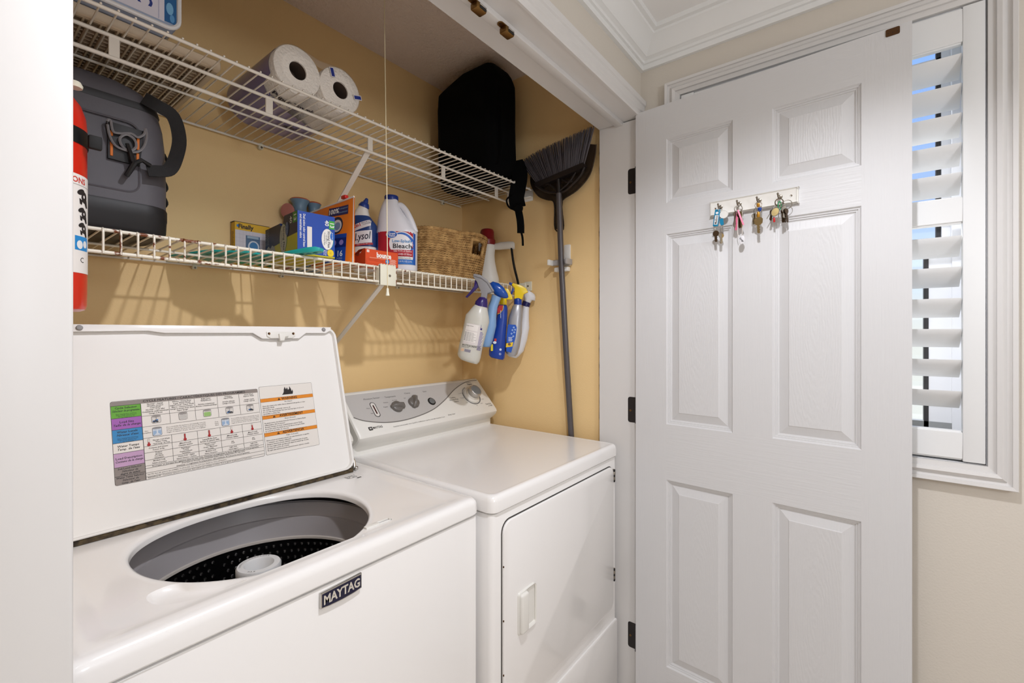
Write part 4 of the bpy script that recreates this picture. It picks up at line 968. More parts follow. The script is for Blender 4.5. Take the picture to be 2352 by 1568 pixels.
# ------------------------------------------------------------------ fire extinguisher on the left wall
M_RED = mat('red_enamel', (206, 38, 20), 0.3, coat=0.3)
fe = thing('fire_extinguisher', 'red fire extinguisher strapped to the left wall of the closet', 'extinguisher', (0.1105, 1.05, 1.347))
b = MB(); b.lathe([(0.046, 0.0), (0.0525, 0.003), (0.0545, 0.010), (0.0550, 0.05), (0.0550, 0.305), (0.0535, 0.323), (0.048, 0.341), (0.037, 0.357), (0.025, 0.366), (0.019, 0.369)], M_RED, n=40); b.build('cylinder', fe)
b = MB(); b.lathe([(0.017, 0.367), (0.018, 0.380), (0.014, 0.384), (0.014, 0.405), (0.010, 0.408)], M_NICKEL, n=20); b.build('valve', fe)
b = MB(); b.rbox((-0.012, -0.060, 0.402), (0.012, 0.030, 0.412), 0.003, M_RED, 2); b.rbox((-0.010, -0.070, 0.425), (0.010, 0.026, 0.433), 0.003, M_RED, 2); b.build('lever', fe)
b = MB(); b.lathe([(0.010, 0.0), (0.011, 0.004), (0.008, 0.010)], M_CREAM, n=16, c=(0.038, -0.01, 0.372)); b.tube([(0.01, -0.005, 0.378), (0.038, -0.01, 0.378)], 0.005, M_CREAM, 8); b.build('gauge', fe)
b = MB(); b.lathe([(0.0562, 0.272), (0.0566, 0.273), (0.0566, 0.297), (0.0562, 0.298)], M_BLACK, n=40); b.rbox((0.050, -0.046, 0.268), (0.067, -0.036, 0.290), 0.002, M_RUB, 2); b.rbox((-0.0585, -0.02, 0.22), (-0.054, 0.02, 0.35), 0.002, M_BLACK, 1); b.build('strap', fe)
def fe_fn(u, v, h): a = -R(90) + u / 0.0552; return Vector(((0.0552 + h) * math.cos(a), (0.0552 + h) * math.sin(a), v))
p = Print(fe_fn)
p.rect(-0.085, 0.062, 0.085, 0.222, (232, 226, 220), 1, nu=24)
p.rect(-0.085, 0.2045, 0.085, 0.2052, (150, 140, 136), 2, nu=24)
p.text('INSTRUCTIONS', 0.058, 0.212, 0.013, (206, 60, 46), 2, align='RIGHT', bold=0.02)
def pict(u, v, s_):
    K_ = (40, 36, 36)
    p.ell(u + 0.004 * s_, v + 0.001 * s_, 0.0075 * s_, 0.0095 * s_, K_, 2, 16); p.ell(u - 0.004 * s_, v + 0.0085 * s_, 0.0085 * s_, 0.0045 * s_, K_, 2, 14, rot=0.4)
    p.poly([(u + 0.002 * s_, v - 0.004 * s_), (u + 0.011 * s_, v - 0.002 * s_), (u + 0.014 * s_, v - 0.014 * s_), (u + 0.009 * s_, v - 0.015 * s_)], K_, 3); p.poly([(u - 0.008 * s_, v - 0.002 * s_), (u - 0.001 * s_, v - 0.005 * s_), (u - 0.003 * s_, v - 0.012 * s_), (u - 0.007 * s_, v - 0.011 * s_)], K_, 3)
    p.ell(u + 0.002 * s_, v + 0.002 * s_, 0.0022 * s_, 0.0026 * s_, (214, 208, 204), 4, 12)
for v, s_ in ((0.186, 1.0), (0.158, 0.85), (0.134, 0.8)):
    pict(0.052, v, s_); pict(0.012, v, s_)
p.rect(0.036, 0.099, 0.066, 0.122, (36, 134, 200), 2, nu=4); p.ell(0.045, 0.108, 0.006, 0.007, (226, 226, 226), 3); p.ell(0.057, 0.110, 0.005, 0.006, (226, 226, 226), 3); p.text('C', 0.05, 0.083, 0.012, (60, 56, 56), 2)
for k in range(40): p.rect(0.0775, 0.066 + k * 0.0038, 0.0815, 0.0675 + k * 0.0038, (60, 56, 56), 2)
p.build('label', fe, label='white instruction label with pictures')

# ------------------------------------------------------------------ boxes and bags
def box_thing(name, label, cat, loc, rz, size, m, group=None):
    t = thing(name, label, cat, loc, rz, group)
    return t
# yellow detergent box against the wall
fb = thing('detergent_box', 'yellow and white Finally detergent box against the back wall', 'box', (0.5520, 1.4645, DK + 0.0005), R(0))
b = MB(); b.rbox((0, 0, 0), (0.105, 0.026, 0.124), 0.0008, mat('yellow_carton', (226, 178, 44), 0.5), 1); b.build('carton', fb)
p = Print(lambda u, v, h: Vector((u, -0.0002 - h, v)))
p.rect(0.001, 0.030, 0.104, 0.101, (214, 208, 214), 1); p.rect(0.001, 0.001, 0.104, 0.030, (36, 110, 60), 1)
for k in range(6): p.rect(0.001, 0.034 + k * 0.011, 0.104, 0.0345 + k * 0.011, (190, 184, 194), 2); p.rect(0.004 + k * 0.009, 0.030, 0.0045 + k * 0.009, 0.101, (190, 184, 194), 2)
p.text('Finally', 0.030, 0.112, 0.018, (26, 26, 40), 2, bold=0.03, fit=0.042); p.ell(0.0075, 0.113, 0.003, 0.004, (60, 130, 200), 2)
p.rect(0.030, 0.032, 0.070, 0.088, (92, 120, 150), 2); p.ell(0.052, 0.056, 0.016, 0.018, (210, 216, 224), 3); p.ell(0.052, 0.056, 0.012, 0.014, (70, 130, 180), 4); p.rect(0.034, 0.080, 0.066, 0.087, (160, 180, 196), 3)
p.build('front_print', fb)
p = Print(lambda u, v, h: Vector((-0.0002 - h, 0.013 - u, v)))
for k in range(14): p.rect(-0.008, 0.036 + k * 0.0045, 0.007 - 0.003 * (k % 3), 0.0375 + k * 0.0045, (120, 90, 50), 1)
p.build('side_print', fb)
b = MB(); b.prism([(0, 0.124), (0.10, 0.124), (0.102, 0.1265), (0, 0.1265)], mat('grey_board', (96, 86, 74), 0.8), 0.004, 0.03, O=(-0.001, 0, 0)); b.build('top_flap', fb)
# blue and yellow trash bag box
tb = thing('trash_bag_box', 'blue, navy and yellow trash bag box at the front of the lower shelf', 'box', (0.6026, 1.195, DK + 0.0065), R(-4.5))
tw, tdp, th_ = 0.103, 0.228, 0.1165
prof = [(0, 0), (tdp, 0), (tdp, th_ * 0.83), (tdp * 0.52, th_ * 0.86), (tdp * 0.50, th_ * 0.80), (tdp * 0.44, th_ * 0.78), (tdp * 0.40, th_ * 0.83), (tdp * 0.385, th_), (0, th_)]
b = MB(); b.prism(prof, mat('blue_carton', (38, 76, 168), 0.4), 0, tw, U=(0, 1, 0), V=(0, 0, 1), W=(1, 0, 0)); b.build('carton', tb, smooth=20)
p = Print(lambda u, v, h: Vector((u, -0.0002 - h, v)))
BL = (38, 76, 168)
p.rect(0.0256, 0.020, 0.0385, 0.078, (232, 224, 220), 1); p.rect(0.086, 0.081, 0.1020, 0.104, (72, 170, 66), 1)
p.text('13', 0.0942, 0.0925, 0.0165, (240, 240, 236), 2, bold=0.02, rot=-R(90)); p.text('40', 0.0795, 0.0955, 0.016, (240, 240, 236), 2, bold=0.02, rot=-R(90))
p.ell(0.083, 0.051, 0.0175, 0.0295, (40, 120, 150), 1); p.ell(0.0815, 0.051, 0.0165, 0.029, (238, 234, 228), 2); p.text('Strong Flex', 0.0855, 0.051, 0.0105, (30, 30, 60), 3, rot=-R(90), bold=0.01, fit=0.047)
p.text('Tall Kitchen', 0.0785, 0.051, 0.0055, (60, 60, 80), 3, rot=-R(90), res=1, fit=0.026); p.text('Drawstring Bags', 0.0735, 0.051, 0.0055, (60, 60, 80), 3, rot=-R(90), res=1, fit=0.034)
p.ell(0.0955, 0.061, 0.0062, 0.011, (30, 100, 190), 4); p.text('Great Value', 0.0955, 0.061, 0.0045, (240, 240, 240), 5, rot=-R(90), res=1)
p.ell(0.0905, 0.0135, 0.0098, 0.0108, (210, 180, 30), 1); p.ell(0.0905, 0.0135, 0.0082, 0.0092, (246, 214, 46), 2)
for k in range(8): a = R(45 * k + 10); p.line([(0.0905, 0.0135), (0.0905 + 0.0074 * math.cos(a), 0.0135 + 0.0084 * math.sin(a))], 0.0007, (222, 186, 30), 3)
p.text('Citrus', 0.0775, 0.0135, 0.0062, (240, 240, 240), 2, rot=-R(90), bold=0.01); p.text('Burst', 0.0725, 0.0135, 0.0062, (240, 240, 240), 2, rot=-R(90), bold=0.01)
p.text('Dual action odor control base', 0.0175, 0.110, 0.0088, (240, 240, 240), 2, align='LEFT', rot=-R(90), bold=0.015, fit=0.088); p.text('and neutralizes odors', 0.0085, 0.108, 0.0088, (240, 240, 240), 2, align='LEFT', rot=-R(90), bold=0.015, fit=0.064)
p.rect(0.0, 0.0, 0.103, 0.004, (196, 186, 40), 1)
p.build('end_print', tb)
p = Print(lambda u, v, h: Vector((-0.0002 - h, -u, v)))          # u runs from the front edge (0) backwards to -tdp
NV, YL = (28, 30, 62), (198, 186, 34)
n = 10
def top_v(u): d = -u; return th_ if d < tdp * 0.385 else (th_ * 0.80 if d < tdp * 0.5 else th_ * 0.85)
seg = [0, -tdp * 0.384, -tdp * 0.42, -tdp * 0.50, -tdp * 0.53, -tdp]
tp = [th_, th_, th_ * 0.79, th_ * 0.79, th_ * 0.855, th_ * 0.835]
mid = [0.058, 0.053, 0.050, 0.046, 0.044, 0.034]
for i in range(5):
    p._put([(seg[i + 1], mid[i + 1]), (seg[i], mid[i]), (seg[i], tp[i]), (seg[i + 1], tp[i + 1])], [(0, 1, 2, 3)], ink(NV), 1)
    p._put([(seg[i + 1], 0.001), (seg[i], 0.001), (seg[i], mid[i]), (seg[i + 1], mid[i + 1])], [(0, 1, 2, 3)], ink(YL), 1)
p.rect(-0.0285, 0.087, -0.001, th_ - 0.0005, (58, 140, 54), 2); p.text('13', -0.0145, 0.1015, 0.0225, (226, 226, 216), 3, bold=0.02, rot=-R(90)); p.text('40', -0.042, 0.098, 0.020, (220, 220, 212), 3, bold=0.02, rot=-R(90))
p.ell(-0.093, 0.054, 0.026, 0.0415, (90, 140, 90), 2); p.ell(-0.0935, 0.054, 0.024, 0.040, (196, 190, 176), 3); p.text('Strong Flex', -0.0885, 0.054, 0.0165, (34, 34, 60), 4, rot=-R(90), bold=0.015, fit=0.068); p.text('Drawstring Bags', -0.105, 0.054, 0.008, (70, 70, 86), 4, rot=-R(90), res=1, fit=0.046)
p.ell(-0.066, 0.077, 0.011, 0.019, (42, 80, 140), 5); p.text('Great Value', -0.066, 0.077, 0.0075, (220, 222, 226), 6, rot=-R(90), res=1)
p.poly([(-0.225, 0.003), (-0.160, 0.003), (-0.150, 0.02), (-0.155, 0.038), (-0.175, 0.045), (-0.188, 0.036), (-0.202, 0.046), (-0.225, 0.035), (-0.238, 0.018)], (168, 162, 152), 3)
for j in range(3): p.text(('BLOCKS AND NEUTRALIZES', 'ODORS IN KITCHEN', 'GARBAGE')[j], -0.202 - j * 0.011, 0.072, 0.008, (170, 168, 160), 3, rot=-R(90), res=1, fit=0.048)
p.build('side_print', tb)
p = Print(lambda u, v, h: Vector((u, v, -0.0002 - h))); p.rect(0, 0, tw, tdp, YL, 1); p.build('underside_print', tb)
b = MB(); b.add([Vector((0.0, tdp * 0.39, th_ * 0.99)), Vector((tw, tdp * 0.39, th_ * 0.99)), Vector((tw, tdp * 0.55, th_ * 1.04)), Vector((0.01, tdp * 0.53, th_ * 1.02))], [(0, 1, 2, 3)], mat('grey_board', (96, 86, 74), 0.8)); b.build('torn_flap', tb)
# teal dustpan lying on the deck under the box
M_TEAL = mat('teal_plastic', (38, 166, 160), 0.35)
tl = thing('dustpan', 'teal plastic dustpan lying on the lower shelf with its handle past the front edge', 'dustpan', (0.50, 1.33, DK + 0.0005))
h0, h1 = Vector((0.560, 1.262, DK + 0.003)), Vector((0.6330, 1.128, DK + 0.0125))
b = MB(); b.prism([(0.395, 1.470), (0.430, 1.300), (0.500, 1.245), (0.565, 1.262), (0.566, 1.340), (0.545, 1.478)][::1], M_TEAL, DK + 0.0005, DK + 0.0055, U=(1, 0, 0), V=(0, 1, 0), W=(0, 0, 1), bev=0.001); b.build('pan', tl, local=False)
b = MB(); d = (h1 - h0); sd = Vector((d.y, -d.x, 0)).normalized() * -1; rings = []
for f, w, t0, t1 in ((0.0, 0.020, 0.0, 0.0025), (0.35, 0.017, -0.001, 0.0030), (0.50, 0.0165, -0.004, 0.0055), (0.80, 0.0185, -0.005, 0.0085), (0.94, 0.0175, -0.004, 0.0085), (1.0, 0.010, -0.002, 0.006)):
    c = h0 + d * f; rings.append([c + sd * w * 0.85 + Vector((0, 0, t1)), c - sd * w * 0.85 + Vector((0, 0, t1)), c - sd * w + Vector((0, 0, (t0 + t1) / 2)), c - sd * w * 0.85 + Vector((0, 0, t0)), c + sd * w * 0.85 + Vector((0, 0, t0)), c + sd * w + Vector((0, 0, (t0 + t1) / 2))])
b.loft(rings, M_TEAL); b.build('handle', tl, local=False, smooth=50)
M_TEAL2 = mat('teal_slot', (20, 104, 102), 0.5)
for f in (0.62, 0.76, 0.88):
    c = h0 + d * f + Vector((0, 0, -0.0052)); b = MB(); b.rbox(c - Vector((0.005, 0.004, 0.0006)), c + Vector((0.005, 0.004, 0.0006)), 0.0005, M_TEAL2, 1); b.build('handle_slot', tl, local=False)
# blue flared bottles behind the boxes
M_BLUEB = mat('slate_blue_plastic', (112, 142, 166), 0.3); M_ORT = mat('orange_plastic', (196, 84, 40), 0.4); M_PINK = mat('dusty_pink_plastic', (190, 122, 112), 0.4)
def flared(lb, px, top_px, D, s_, tilt):
    P = vbase(px, DK + 0.0005, D); H = (766 - top_px) * D / F_PX + CAM_H - DK
    t = thing('flared_bottle', lb, 'bottle', P, VRZ, group='flared bottles behind the boxes')
    b = MB(); r = 0.0265 * s_
    b.lathe([(r * 0.95, 0.0), (r, 0.004), (r * 0.98, H - 0.10), (r * 0.86, H - 0.06), (r * 0.74, H - 0.042), (r * 0.72, H - 0.034), (r * 0.78, H - 0.022), (r * 0.98, H - 0.0115), (r * 1.04, H - 0.0085)], M_BLUEB, n=32); b.build('body', t)
    b = MB(); b.lathe([(r * 1.03, H - 0.0088), (r * 1.05, H - 0.0075), (r * 0.9, H - 0.004), (r * 0.5, H - 0.001), (r * 0.1, H)], M_ORT, n=32); b.build('cap', t)
flared('slate blue flared bottle with an orange cap standing behind the trash bag box', 688.5, 455, 1.492, 1.08, 0)
flared('slate blue flared bottle with an orange cap mostly hidden behind the orange pouch', 721, 464, 1.535, 0.85, 0)
P = vbase(660, DK + 0.0005, 1.455); t = thing('pink_disc', 'dusty pink round plastic lid leaning behind the trash bag box', 'lid', P, VRZ)
kk = 1.455 / F_PX; Zc = CAM_H + (766 - 484) * kk - DK
b = MB(); b.loft([[Vector((r * math.cos(a), y, Zc + r * 1.15 * math.sin(a))) for a in [2 * math.pi * j / 32 for j in range(32)]] for r, y in ((0.017, -0.003), (0.0205, -0.002), (0.0212, 0.002), (0.0205, 0.006), (0.016, 0.007))], M_PINK); b.build('disc', t)
b = MB(); b.rbox((-0.008, -0.001, 0), (0.008, 0.005, Zc), 0.002, M_PINK, 2); b.build('stem', t)
# orange detergent pod pouch
pb = thing('detergent_pouch', 'orange stand-up pouch of laundry pods beside the blue box', 'pouch', (0.735, 1.26, DK + 0.0005))
pa, pc = Vector((0.7660, 1.1840, 0)), Vector((0.7470, 1.3950, 0))
pu = (pa - pc).normalized(); pn = Vector((pu.y, -pu.x, 0)); pn = pn if pn.x < 0 else -pn     # towards the room
PL = (pa - pc).length; PH0, PH1 = 0.180, 0.197
M_POUCH = mat('orange_pouch_film', (240, 124, 30), 0.32)
def pch(u, v, n_): return pc + pu * u + pn * n_ + Vector((0, 0, DK + 0.0005 + v))
b = MB(); NU, NV_ = 16, 14
def bulge(u, v): fu, fv = min(1, max(0, u / PL)), min(1, max(0, v / 0.19)); return max(0.0, 0.018 * (1 - fv) ** 0.8 * (4 * fu * (1 - fu)) ** 0.6 + 0.002 * math.sin(9 * fu + 5 * fv) * (fu * (1 - fu)) * 4)
gF = [[pch(PL * i / NU, (PH0 + (PH1 - PH0) * i / NU) * j / NV_, bulge(PL * i / NU, 0.19 * j / NV_) + 0.0006) for i in range(NU + 1)] for j in range(NV_ + 1)]
gB = [[pch(PL * i / NU, (PH0 + (PH1 - PH0) * i / NU) * j / NV_, -bulge(PL * i / NU, 0.19 * j / NV_) * 0.35 - 0.0006) for i in range(NU + 1)] for j in range(NV_ + 1)]
rings = [gF[j] + gB[j][::-1] for j in range(NV_ + 1)]
b.loft(rings, M_POUCH); b.build('film', pb, local=False, smooth=60)
p = Print(lambda u, v, h: pch(u, v, bulge(u, v) + 0.0011 + h))
p.rect(0.100, 0.148, 0.188, 0.175, (26, 26, 92), 1, nu=8, nv=2); p.text('100%', 0.122, 0.1615, 0.021, (236, 232, 226), 2, bold=0.03, rot=R(4)); p.text('Pre-measured', 0.163, 0.168, 0.008, (150, 190, 230), 2, res=1); p.text('concentrated', 0.163, 0.157, 0.008, (150, 190, 230), 2, res=1)
p.rect(0.095, 0.006, 0.186, 0.090, (30, 70, 160), 1, nu=8, nv=6); p.rect(0.095, 0.050, 0.186, 0.078, (24, 40, 110), 2, nu=8, nv=3)
p.text('16', 0.164, 0.030, 0.024, (236, 236, 236), 3, bold=0.02); p.text('PODS', 0.164, 0.016, 0.009, (190, 210, 236), 3, res=1); p.ell(0.168, 0.064, 0.008, 0.008, (150, 130, 190), 3); p.ell(0.140, 0.064, 0.008, 0.008, (150, 130, 190), 3)
p.ell(0.142, 0.118, 0.026, 0.026, (34, 36, 64), 1); p.ell(0.144, 0.116, 0.019, 0.019, (226, 216, 212), 2); p.ell(0.146, 0.115, 0.012, 0.012, (130, 150, 180), 3)
a0 = [(0.050 + 0.020 * math.cos(R(t_a)), 0.128 + 0.016 * math.sin(R(t_a))) for t_a in range(-20, 230, 20)]; p.line(a0, 0.007, (236, 190, 30), 1)
p.text('Oxi', 0.03, 0.150, 0.014, (240, 190, 150), 1, shear=0.3)
p.rect(PL - 0.0035, 0.002, PL - 0.0005, 0.194, (232, 226, 220), 1, nv=10)
p.build('print', pb, local=False)
b = MB(); b.tube([pch(PL * i / 8, PH0 + (PH1 - PH0) * i / 8 - 0.002, 0.001) for i in range(9)], 0.0026, mat('white_zip', (236, 230, 224), 0.4), 8); b.build('zip_strip', pb, local=False)
b = MB(); q = pch(PL * 0.80, PH1 + 0.002, 0.001); b.rbox(q - Vector((0.006, 0.010, 0.004)), q + Vector((0.006, 0.012, 0.006)), 0.002, mat('red_slider', (206, 34, 28), 0.35), 2); b.build('slider', pb, local=False, label='red zip slider')
# orange dryer sheet box
bb = thing('dryer_sheet_box', 'orange box of dryer sheets with a torn open side at the shelf front', 'box', (0.7955, 1.1740, DK + 0.0065 - 0.006), R(-5.5))
M_BO = mat('orange_carton', (214, 76, 30), 0.45); M_BI = mat('dark_carton_inside', (60, 44, 36), 0.8)
bw, bdp, bh = 0.112, 0.072, 0.047
b = MB(); b.box((0, 0, 0), (bw, 0.0012, bh), M_BO); b.box((0, bdp - 0.001, 0), (bw, bdp, bh * 0.95), M_BO); b.box((bw - 0.001, 0, 0), (bw, bdp, bh), M_BO); b.box((0, 0, 0), (bw, bdp, 0.001), M_BO)
b.prism([(0, 0), (bdp, 0), (bdp, bh * 0.72), (bdp * 0.55, bh * 0.62), (bdp * 0.38, bh * 0.80), (bdp * 0.2, bh), (0, bh)], M_BO, 0, 0.001, U=(0, 1, 0), V=(0, 0, 1), W=(1, 0, 0)); b.box((bw * 0.30, 0, bh - 0.001), (bw, bdp, bh), M_BO); b.build('carton', bb)
b = MB(); b.box((0.002, 0.002, 0.001), (bw - 0.002, bdp - 0.002, bh * 0.35), M_BI); b.build('sheets', bb)
b = MB(); b.add([Vector((-0.001, bdp, bh * 0.72)), Vector((0.02, bdp, bh * 0.95)), Vector((0.012, bdp * 0.3, bh * 1.12)), Vector((-0.002, bdp * 0.5, bh * 1.0))], [(0, 1, 2, 3)], M_BO); b.build('torn_flap', bb)
p = Print(lambda u, v, h: Vector((u, -0.0002 - h, v)))
p.text('bounce', 0.062, 0.0315, 0.021, (244, 238, 232), 2, bold=0.045, fit=0.050); p.rect(0.005, 0.037, 0.013, 0.0445, (240, 232, 226), 1); p.text('15', 0.009, 0.0408, 0.006, (214, 76, 30), 2, res=1)
p.rect(0.014, 0.0215, 0.072, 0.0227, (240, 190, 160), 1); p.ell(0.074, 0.0155, 0.0068, 0.0068, (40, 124, 190), 2); p.text('free', 0.074, 0.0155, 0.006, (240, 240, 240), 3, res=1)
p.ring([(0.004, 0.004), (0.060, 0.004), (0.060, 0.0185), (0.004, 0.0185)], 0.0004, (160, 50, 20), 1); p.text('Fabric softener sheets', 0.036, 0.0145, 0.0055, (178, 58, 24), 1, res=1)
for k in range(6): p.rect(0.083, 0.007 + k * 0.003, 0.105 - 0.003 * (k % 2), 0.0083 + k * 0.003, (240, 200, 180), 1)
p.build('front_print', bb)
# ================================================================== BOTTLES, BASKET, SPRAYERS
def sup(a, bb, n, k=40, cx=0.0, cy=0.0, z=0.0):
    out = []
    for j in range(k):
        t = 2 * math.pi * j / k; c, s_ = math.cos(t), math.sin(t)
        q = 1.0 / ((abs(c) / a) ** n + (abs(s_) / bb) ** n) ** (1.0 / n)
        out.append(Vector((cx + q * c, cy + q * s_, z)))
    return out
def interp(tab, z):
    for i in range(len(tab) - 1):
        if tab[i][0] <= z <= tab[i + 1][0]:
            f = (z - tab[i][0]) / (tab[i + 1][0] - tab[i][0]); return [tab[i][j] + (tab[i + 1][j] - tab[i][j]) * f for j in range(1, len(tab[i]))]
    return list(tab[-1][1:]) if z > tab[-1][0] else list(tab[0][1:])
def front_fn(tab, n):
    """surface facing -y of a bottle given by (z, cx, a, b)"""
    def fn(u, v, h):
        cx, a, bb = interp(tab, v); q = max(0.0, 1 - abs(min(0.999, abs(u - cx) / a)) ** n)
        return Vector((u, -bb * q ** (1.0 / n) - 0.0003 - h, v))
    return fn
def bottle(mb, tab, n, m, k=40):
    mb.loft([sup(a, bb, n, k, cx, 0, z) for z, cx, a, bb in tab], m)

# ------------------------------------------------------------------ toilet cleaner with the angled neck
D1 = 1.525; k1 = D1 / F_PX
ly = thing('cleaner_bottle', 'blue and white Lysol cleaner bottle with a bent neck and blue nozzle', 'bottle', vbase(839, DK + 0.0005, D1), VRZ)
zz = lambda py: CAM_H + (766 - py) * k1 - DK - 0.0005
xx = lambda px: (px - 839) * k1
tab = [(0.0, xx(838), 0.034, 0.024), (0.004, xx(838), 0.0375, 0.027), (zz(560), xx(838), 0.0375, 0.027), (zz(535), xx(838.5), 0.0380, 0.027), (zz(518), xx(839), 0.0375, 0.026), (zz(503), xx(833), 0.0300, 0.024), (zz(494), xx(831), 0.0245, 0.021), (zz(484), xx(831.5), 0.0205, 0.0185), (zz(476), xx(834.5), 0.0165, 0.016), (zz(472), xx(836.5), 0.0145, 0.0145)]
b = MB(); bottle(b, tab, 2.4, M_WPL); b.build('body', ly, smooth=60)
b = MB(); t2 = [(zz(569), xx(838), 0.0380, 0.0275)] + [(z, cx, a + 0.0004, bb + 0.0004) for z, cx, a, bb in tab[2:6]] + [(zz(498), xx(831.6), 0.0273, 0.0229)]
bottle(b, t2, 2.4, mat('blue_sleeve', (34, 64, 124), 0.3)); b.build('sleeve', ly, smooth=60)
p = Print(front_fn([(z, cx, a + 0.0006, bb + 0.0014) for z, cx, a, bb in tab], 2.4), 0.0003)
def slant(v0, v1, sl, rgb, ly_, u0, u1, nu=12, nv=6):
    pts = [(u0 + (u1 - u0) * i / nu, v0 + (v1 - v0) * j / nv + (u0 + (u1 - u0) * i / nu) * sl) for j in range(nv + 1) for i in range(nu + 1)]
    p._put(pts, [(j * (nu + 1) + i, j * (nu + 1) + i + 1, (j + 1) * (nu + 1) + i + 1, (j + 1) * (nu + 1) + i) for j in range(nv) for i in range(nu)], ink(rgb), ly_)
slant(zz(528), zz(513), 0.35, (226, 222, 222), 2, -0.034, 0.026)
p.text('2in1', xx(827), zz(522), 0.0155, (190, 40, 52), 3, rot=R(17), bold=0.03); p.text('BATHROOM', xx(848), zz(513.5), 0.0062, (40, 50, 90), 3, rot=R(17), res=1); p.text('CLEANER', xx(848), zz(517.5), 0.0062, (40, 50, 90), 3, rot=R(17), res=1)
slant(zz(562), zz(534), 0.12, (230, 228, 230), 2, -0.032, 0.029); p.text('Lysol', xx(837), zz(547), 0.034, (26, 28, 52), 3, rot=R(9), bold=0.01, shear=0.35, fit=0.056)
slant(zz(567), zz(562.5), 0.12, (176, 40, 52), 3, -0.033, 0.031); p.text('KILLS 99.9% OF', xx(838), zz(564.5), 0.0055, (236, 220, 220), 4, rot=R(7), res=1)
p.build('label_print', ly)
b = MB(); ax = Vector((0.36, 0, 0.93)).normalized(); o0 = Vector((xx(836), 0, zz(474))); sdx = Vector((ax.z, 0, -ax.x))
def oring(dist, a, n=24): c = o0 + ax * dist; return [c + sdx * a * math.cos(2 * math.pi * j / n) + Vector((0, a * math.sin(2 * math.pi * j / n), 0)) for j in range(n)]
b.loft([oring(-0.004, 0.0175), oring(0.0, 0.0180), oring(0.006, 0.0155), oring(0.012, 0.0125), oring(0.014, 0.0085), oring(0.020, 0.0075), oring(0.022, 0.0060), oring(0.0265, 0.0055), oring(0.029, 0.003)], mat('blue_nozzle', (36, 62, 140), 0.3)); b.build('nozzle', ly)

# ------------------------------------------------------------------ bleach jug
D2 = 1.5505; k2 = D2 / F_PX
bl = thing('bleach_jug', 'white bleach jug with blue cap, side handle and red label', 'jug', vbase(912, DK + 0.0005, D2), VRZ)
zz = lambda py: CAM_H + (766 - py) * k2 - DK - 0.0005
xx = lambda px: (px - 912) * k2
def row(py, l, r, bb): return (zz(py), (xx(l) + xx(r)) / 2, (xx(r) - xx(l)) / 2, bb)
HB = zz(535)
body = [(0.0, 0, 0.058, 0.036), (0.003, 0, 0.064, 0.041), (0.010, 0, 0.0675, 0.044), (HB - 0.012, 0, 0.0675, 0.044), (HB - 0.006, 0, 0.0685, 0.045), (HB, 0, 0.0685, 0.045), (HB + 0.004, 0, 0.0675, 0.044)]
b = MB()
shoulder = [row(526, 868, 951, 0.043), row(512, 869, 943, 0.041), row(495, 872, 931, 0.037), row(480, 876, 921, 0.031), row(468, 880, 916, 0.025), row(462, 883, 914.5, 0.0215), row(458, 885, 913, 0.0195)]
bottle(b, body + shoulder, 2.6, mat('white_bleach_plastic', (230, 229, 234), 0.35)); b.build('body', bl, smooth=50)
b = MB(); hp = [(913, 472), (921, 472), (932, 484), (943, 505), (951, 524), (955, 534)]
P_ = smooth_path([(xx(a_), 0, zz(c_)) for a_, c_ in hp], 6); b.tube(P_, [0.0085 + 0.0025 * math.sin(math.pi * i / (len(P_) - 1)) for i in range(len(P_))], mat('white_bleach_plastic', (230, 229, 234), 0.35), 14); b.build('handle', bl)
b = MB(); rb = []
for z, r in ((zz(462), 0.0215), (zz(460), 0.0228), (zz(452.5), 0.0228), (zz(450.5), 0.021)):
    rb.append([Vector((xx(899) + (r + 0.0006 * (j % 2)) * math.cos(2 * math.pi * j / 48), (r + 0.0006 * (j % 2)) * math.sin(2 * math.pi * j / 48), z)) for j in range(48)])
b.loft(rb, mat('blue_cap', (28, 52, 132), 0.3)); b.build('cap', bl)
p = Print(front_fn([(0, 0, 0.0676, 0.0443), (0.2, 0, 0.0676, 0.0443)], 2.6), 0.0003)
V0, V1 = zz(611), zz(537)
p.rect(-0.0665, V0, 0.0665, V1, (236, 232, 234), 1, nu=22); p.rect(-0.055, V0 + 0.02, 0.0655, V1 - 0.001, (178, 36, 52), 2, nu=20); p.rect(-0.0655, V0, -0.0555, V1, (60, 90, 170), 2, nu=4)
p.ell(0.026, zz(565), 0.041, 0.040, (236, 234, 236), 3); p.ell(0.026, zz(565), 0.038, 0.037, (40, 100, 190), 4); p.ell(0.022, zz(567), 0.036, 0.034, (238, 236, 238), 5)
p.rect(0.061, V0, 0.0662, V1 - 0.002, (40, 90, 176), 3, nu=3); p.rect(0.0, V0, 0.0655, V0 + 0.020, (40, 110, 190), 6, nu=10)
p.ell(-0.006, zz(545), 0.019, 0.0125, (236, 236, 240), 7); p.ell(-0.006, zz(545), 0.0175, 0.011, (34, 92, 184), 8); p.text('Great', -0.006, zz(543), 0.0105, (240, 240, 244), 9, bold=0.02); p.text('Value', -0.005, zz(548), 0.0095, (240, 240, 244), 9, bold=0.02)
p.text('Low-Splash', 0.026, zz(559.5), 0.0135, (44, 130, 190), 9, bold=0.012, fit=0.060); p.text('Bleach', 0.028, zz(571), 0.0215, (30, 30, 34), 9, bold=0.012, fit=0.060)
p.rect(-0.012, zz(592), 0.060, zz(579), (178, 36, 52), 8, nu=10); p.text('Kills 99.9% of Germs', 0.029, zz(582), 0.0078, (240, 230, 230), 9, fit=0.056, bold=0.01, res=1); p.text('COVID-19 Virus', 0.034, zz(589), 0.0085, (240, 230, 230), 9, fit=0.046, bold=0.01, res=1)
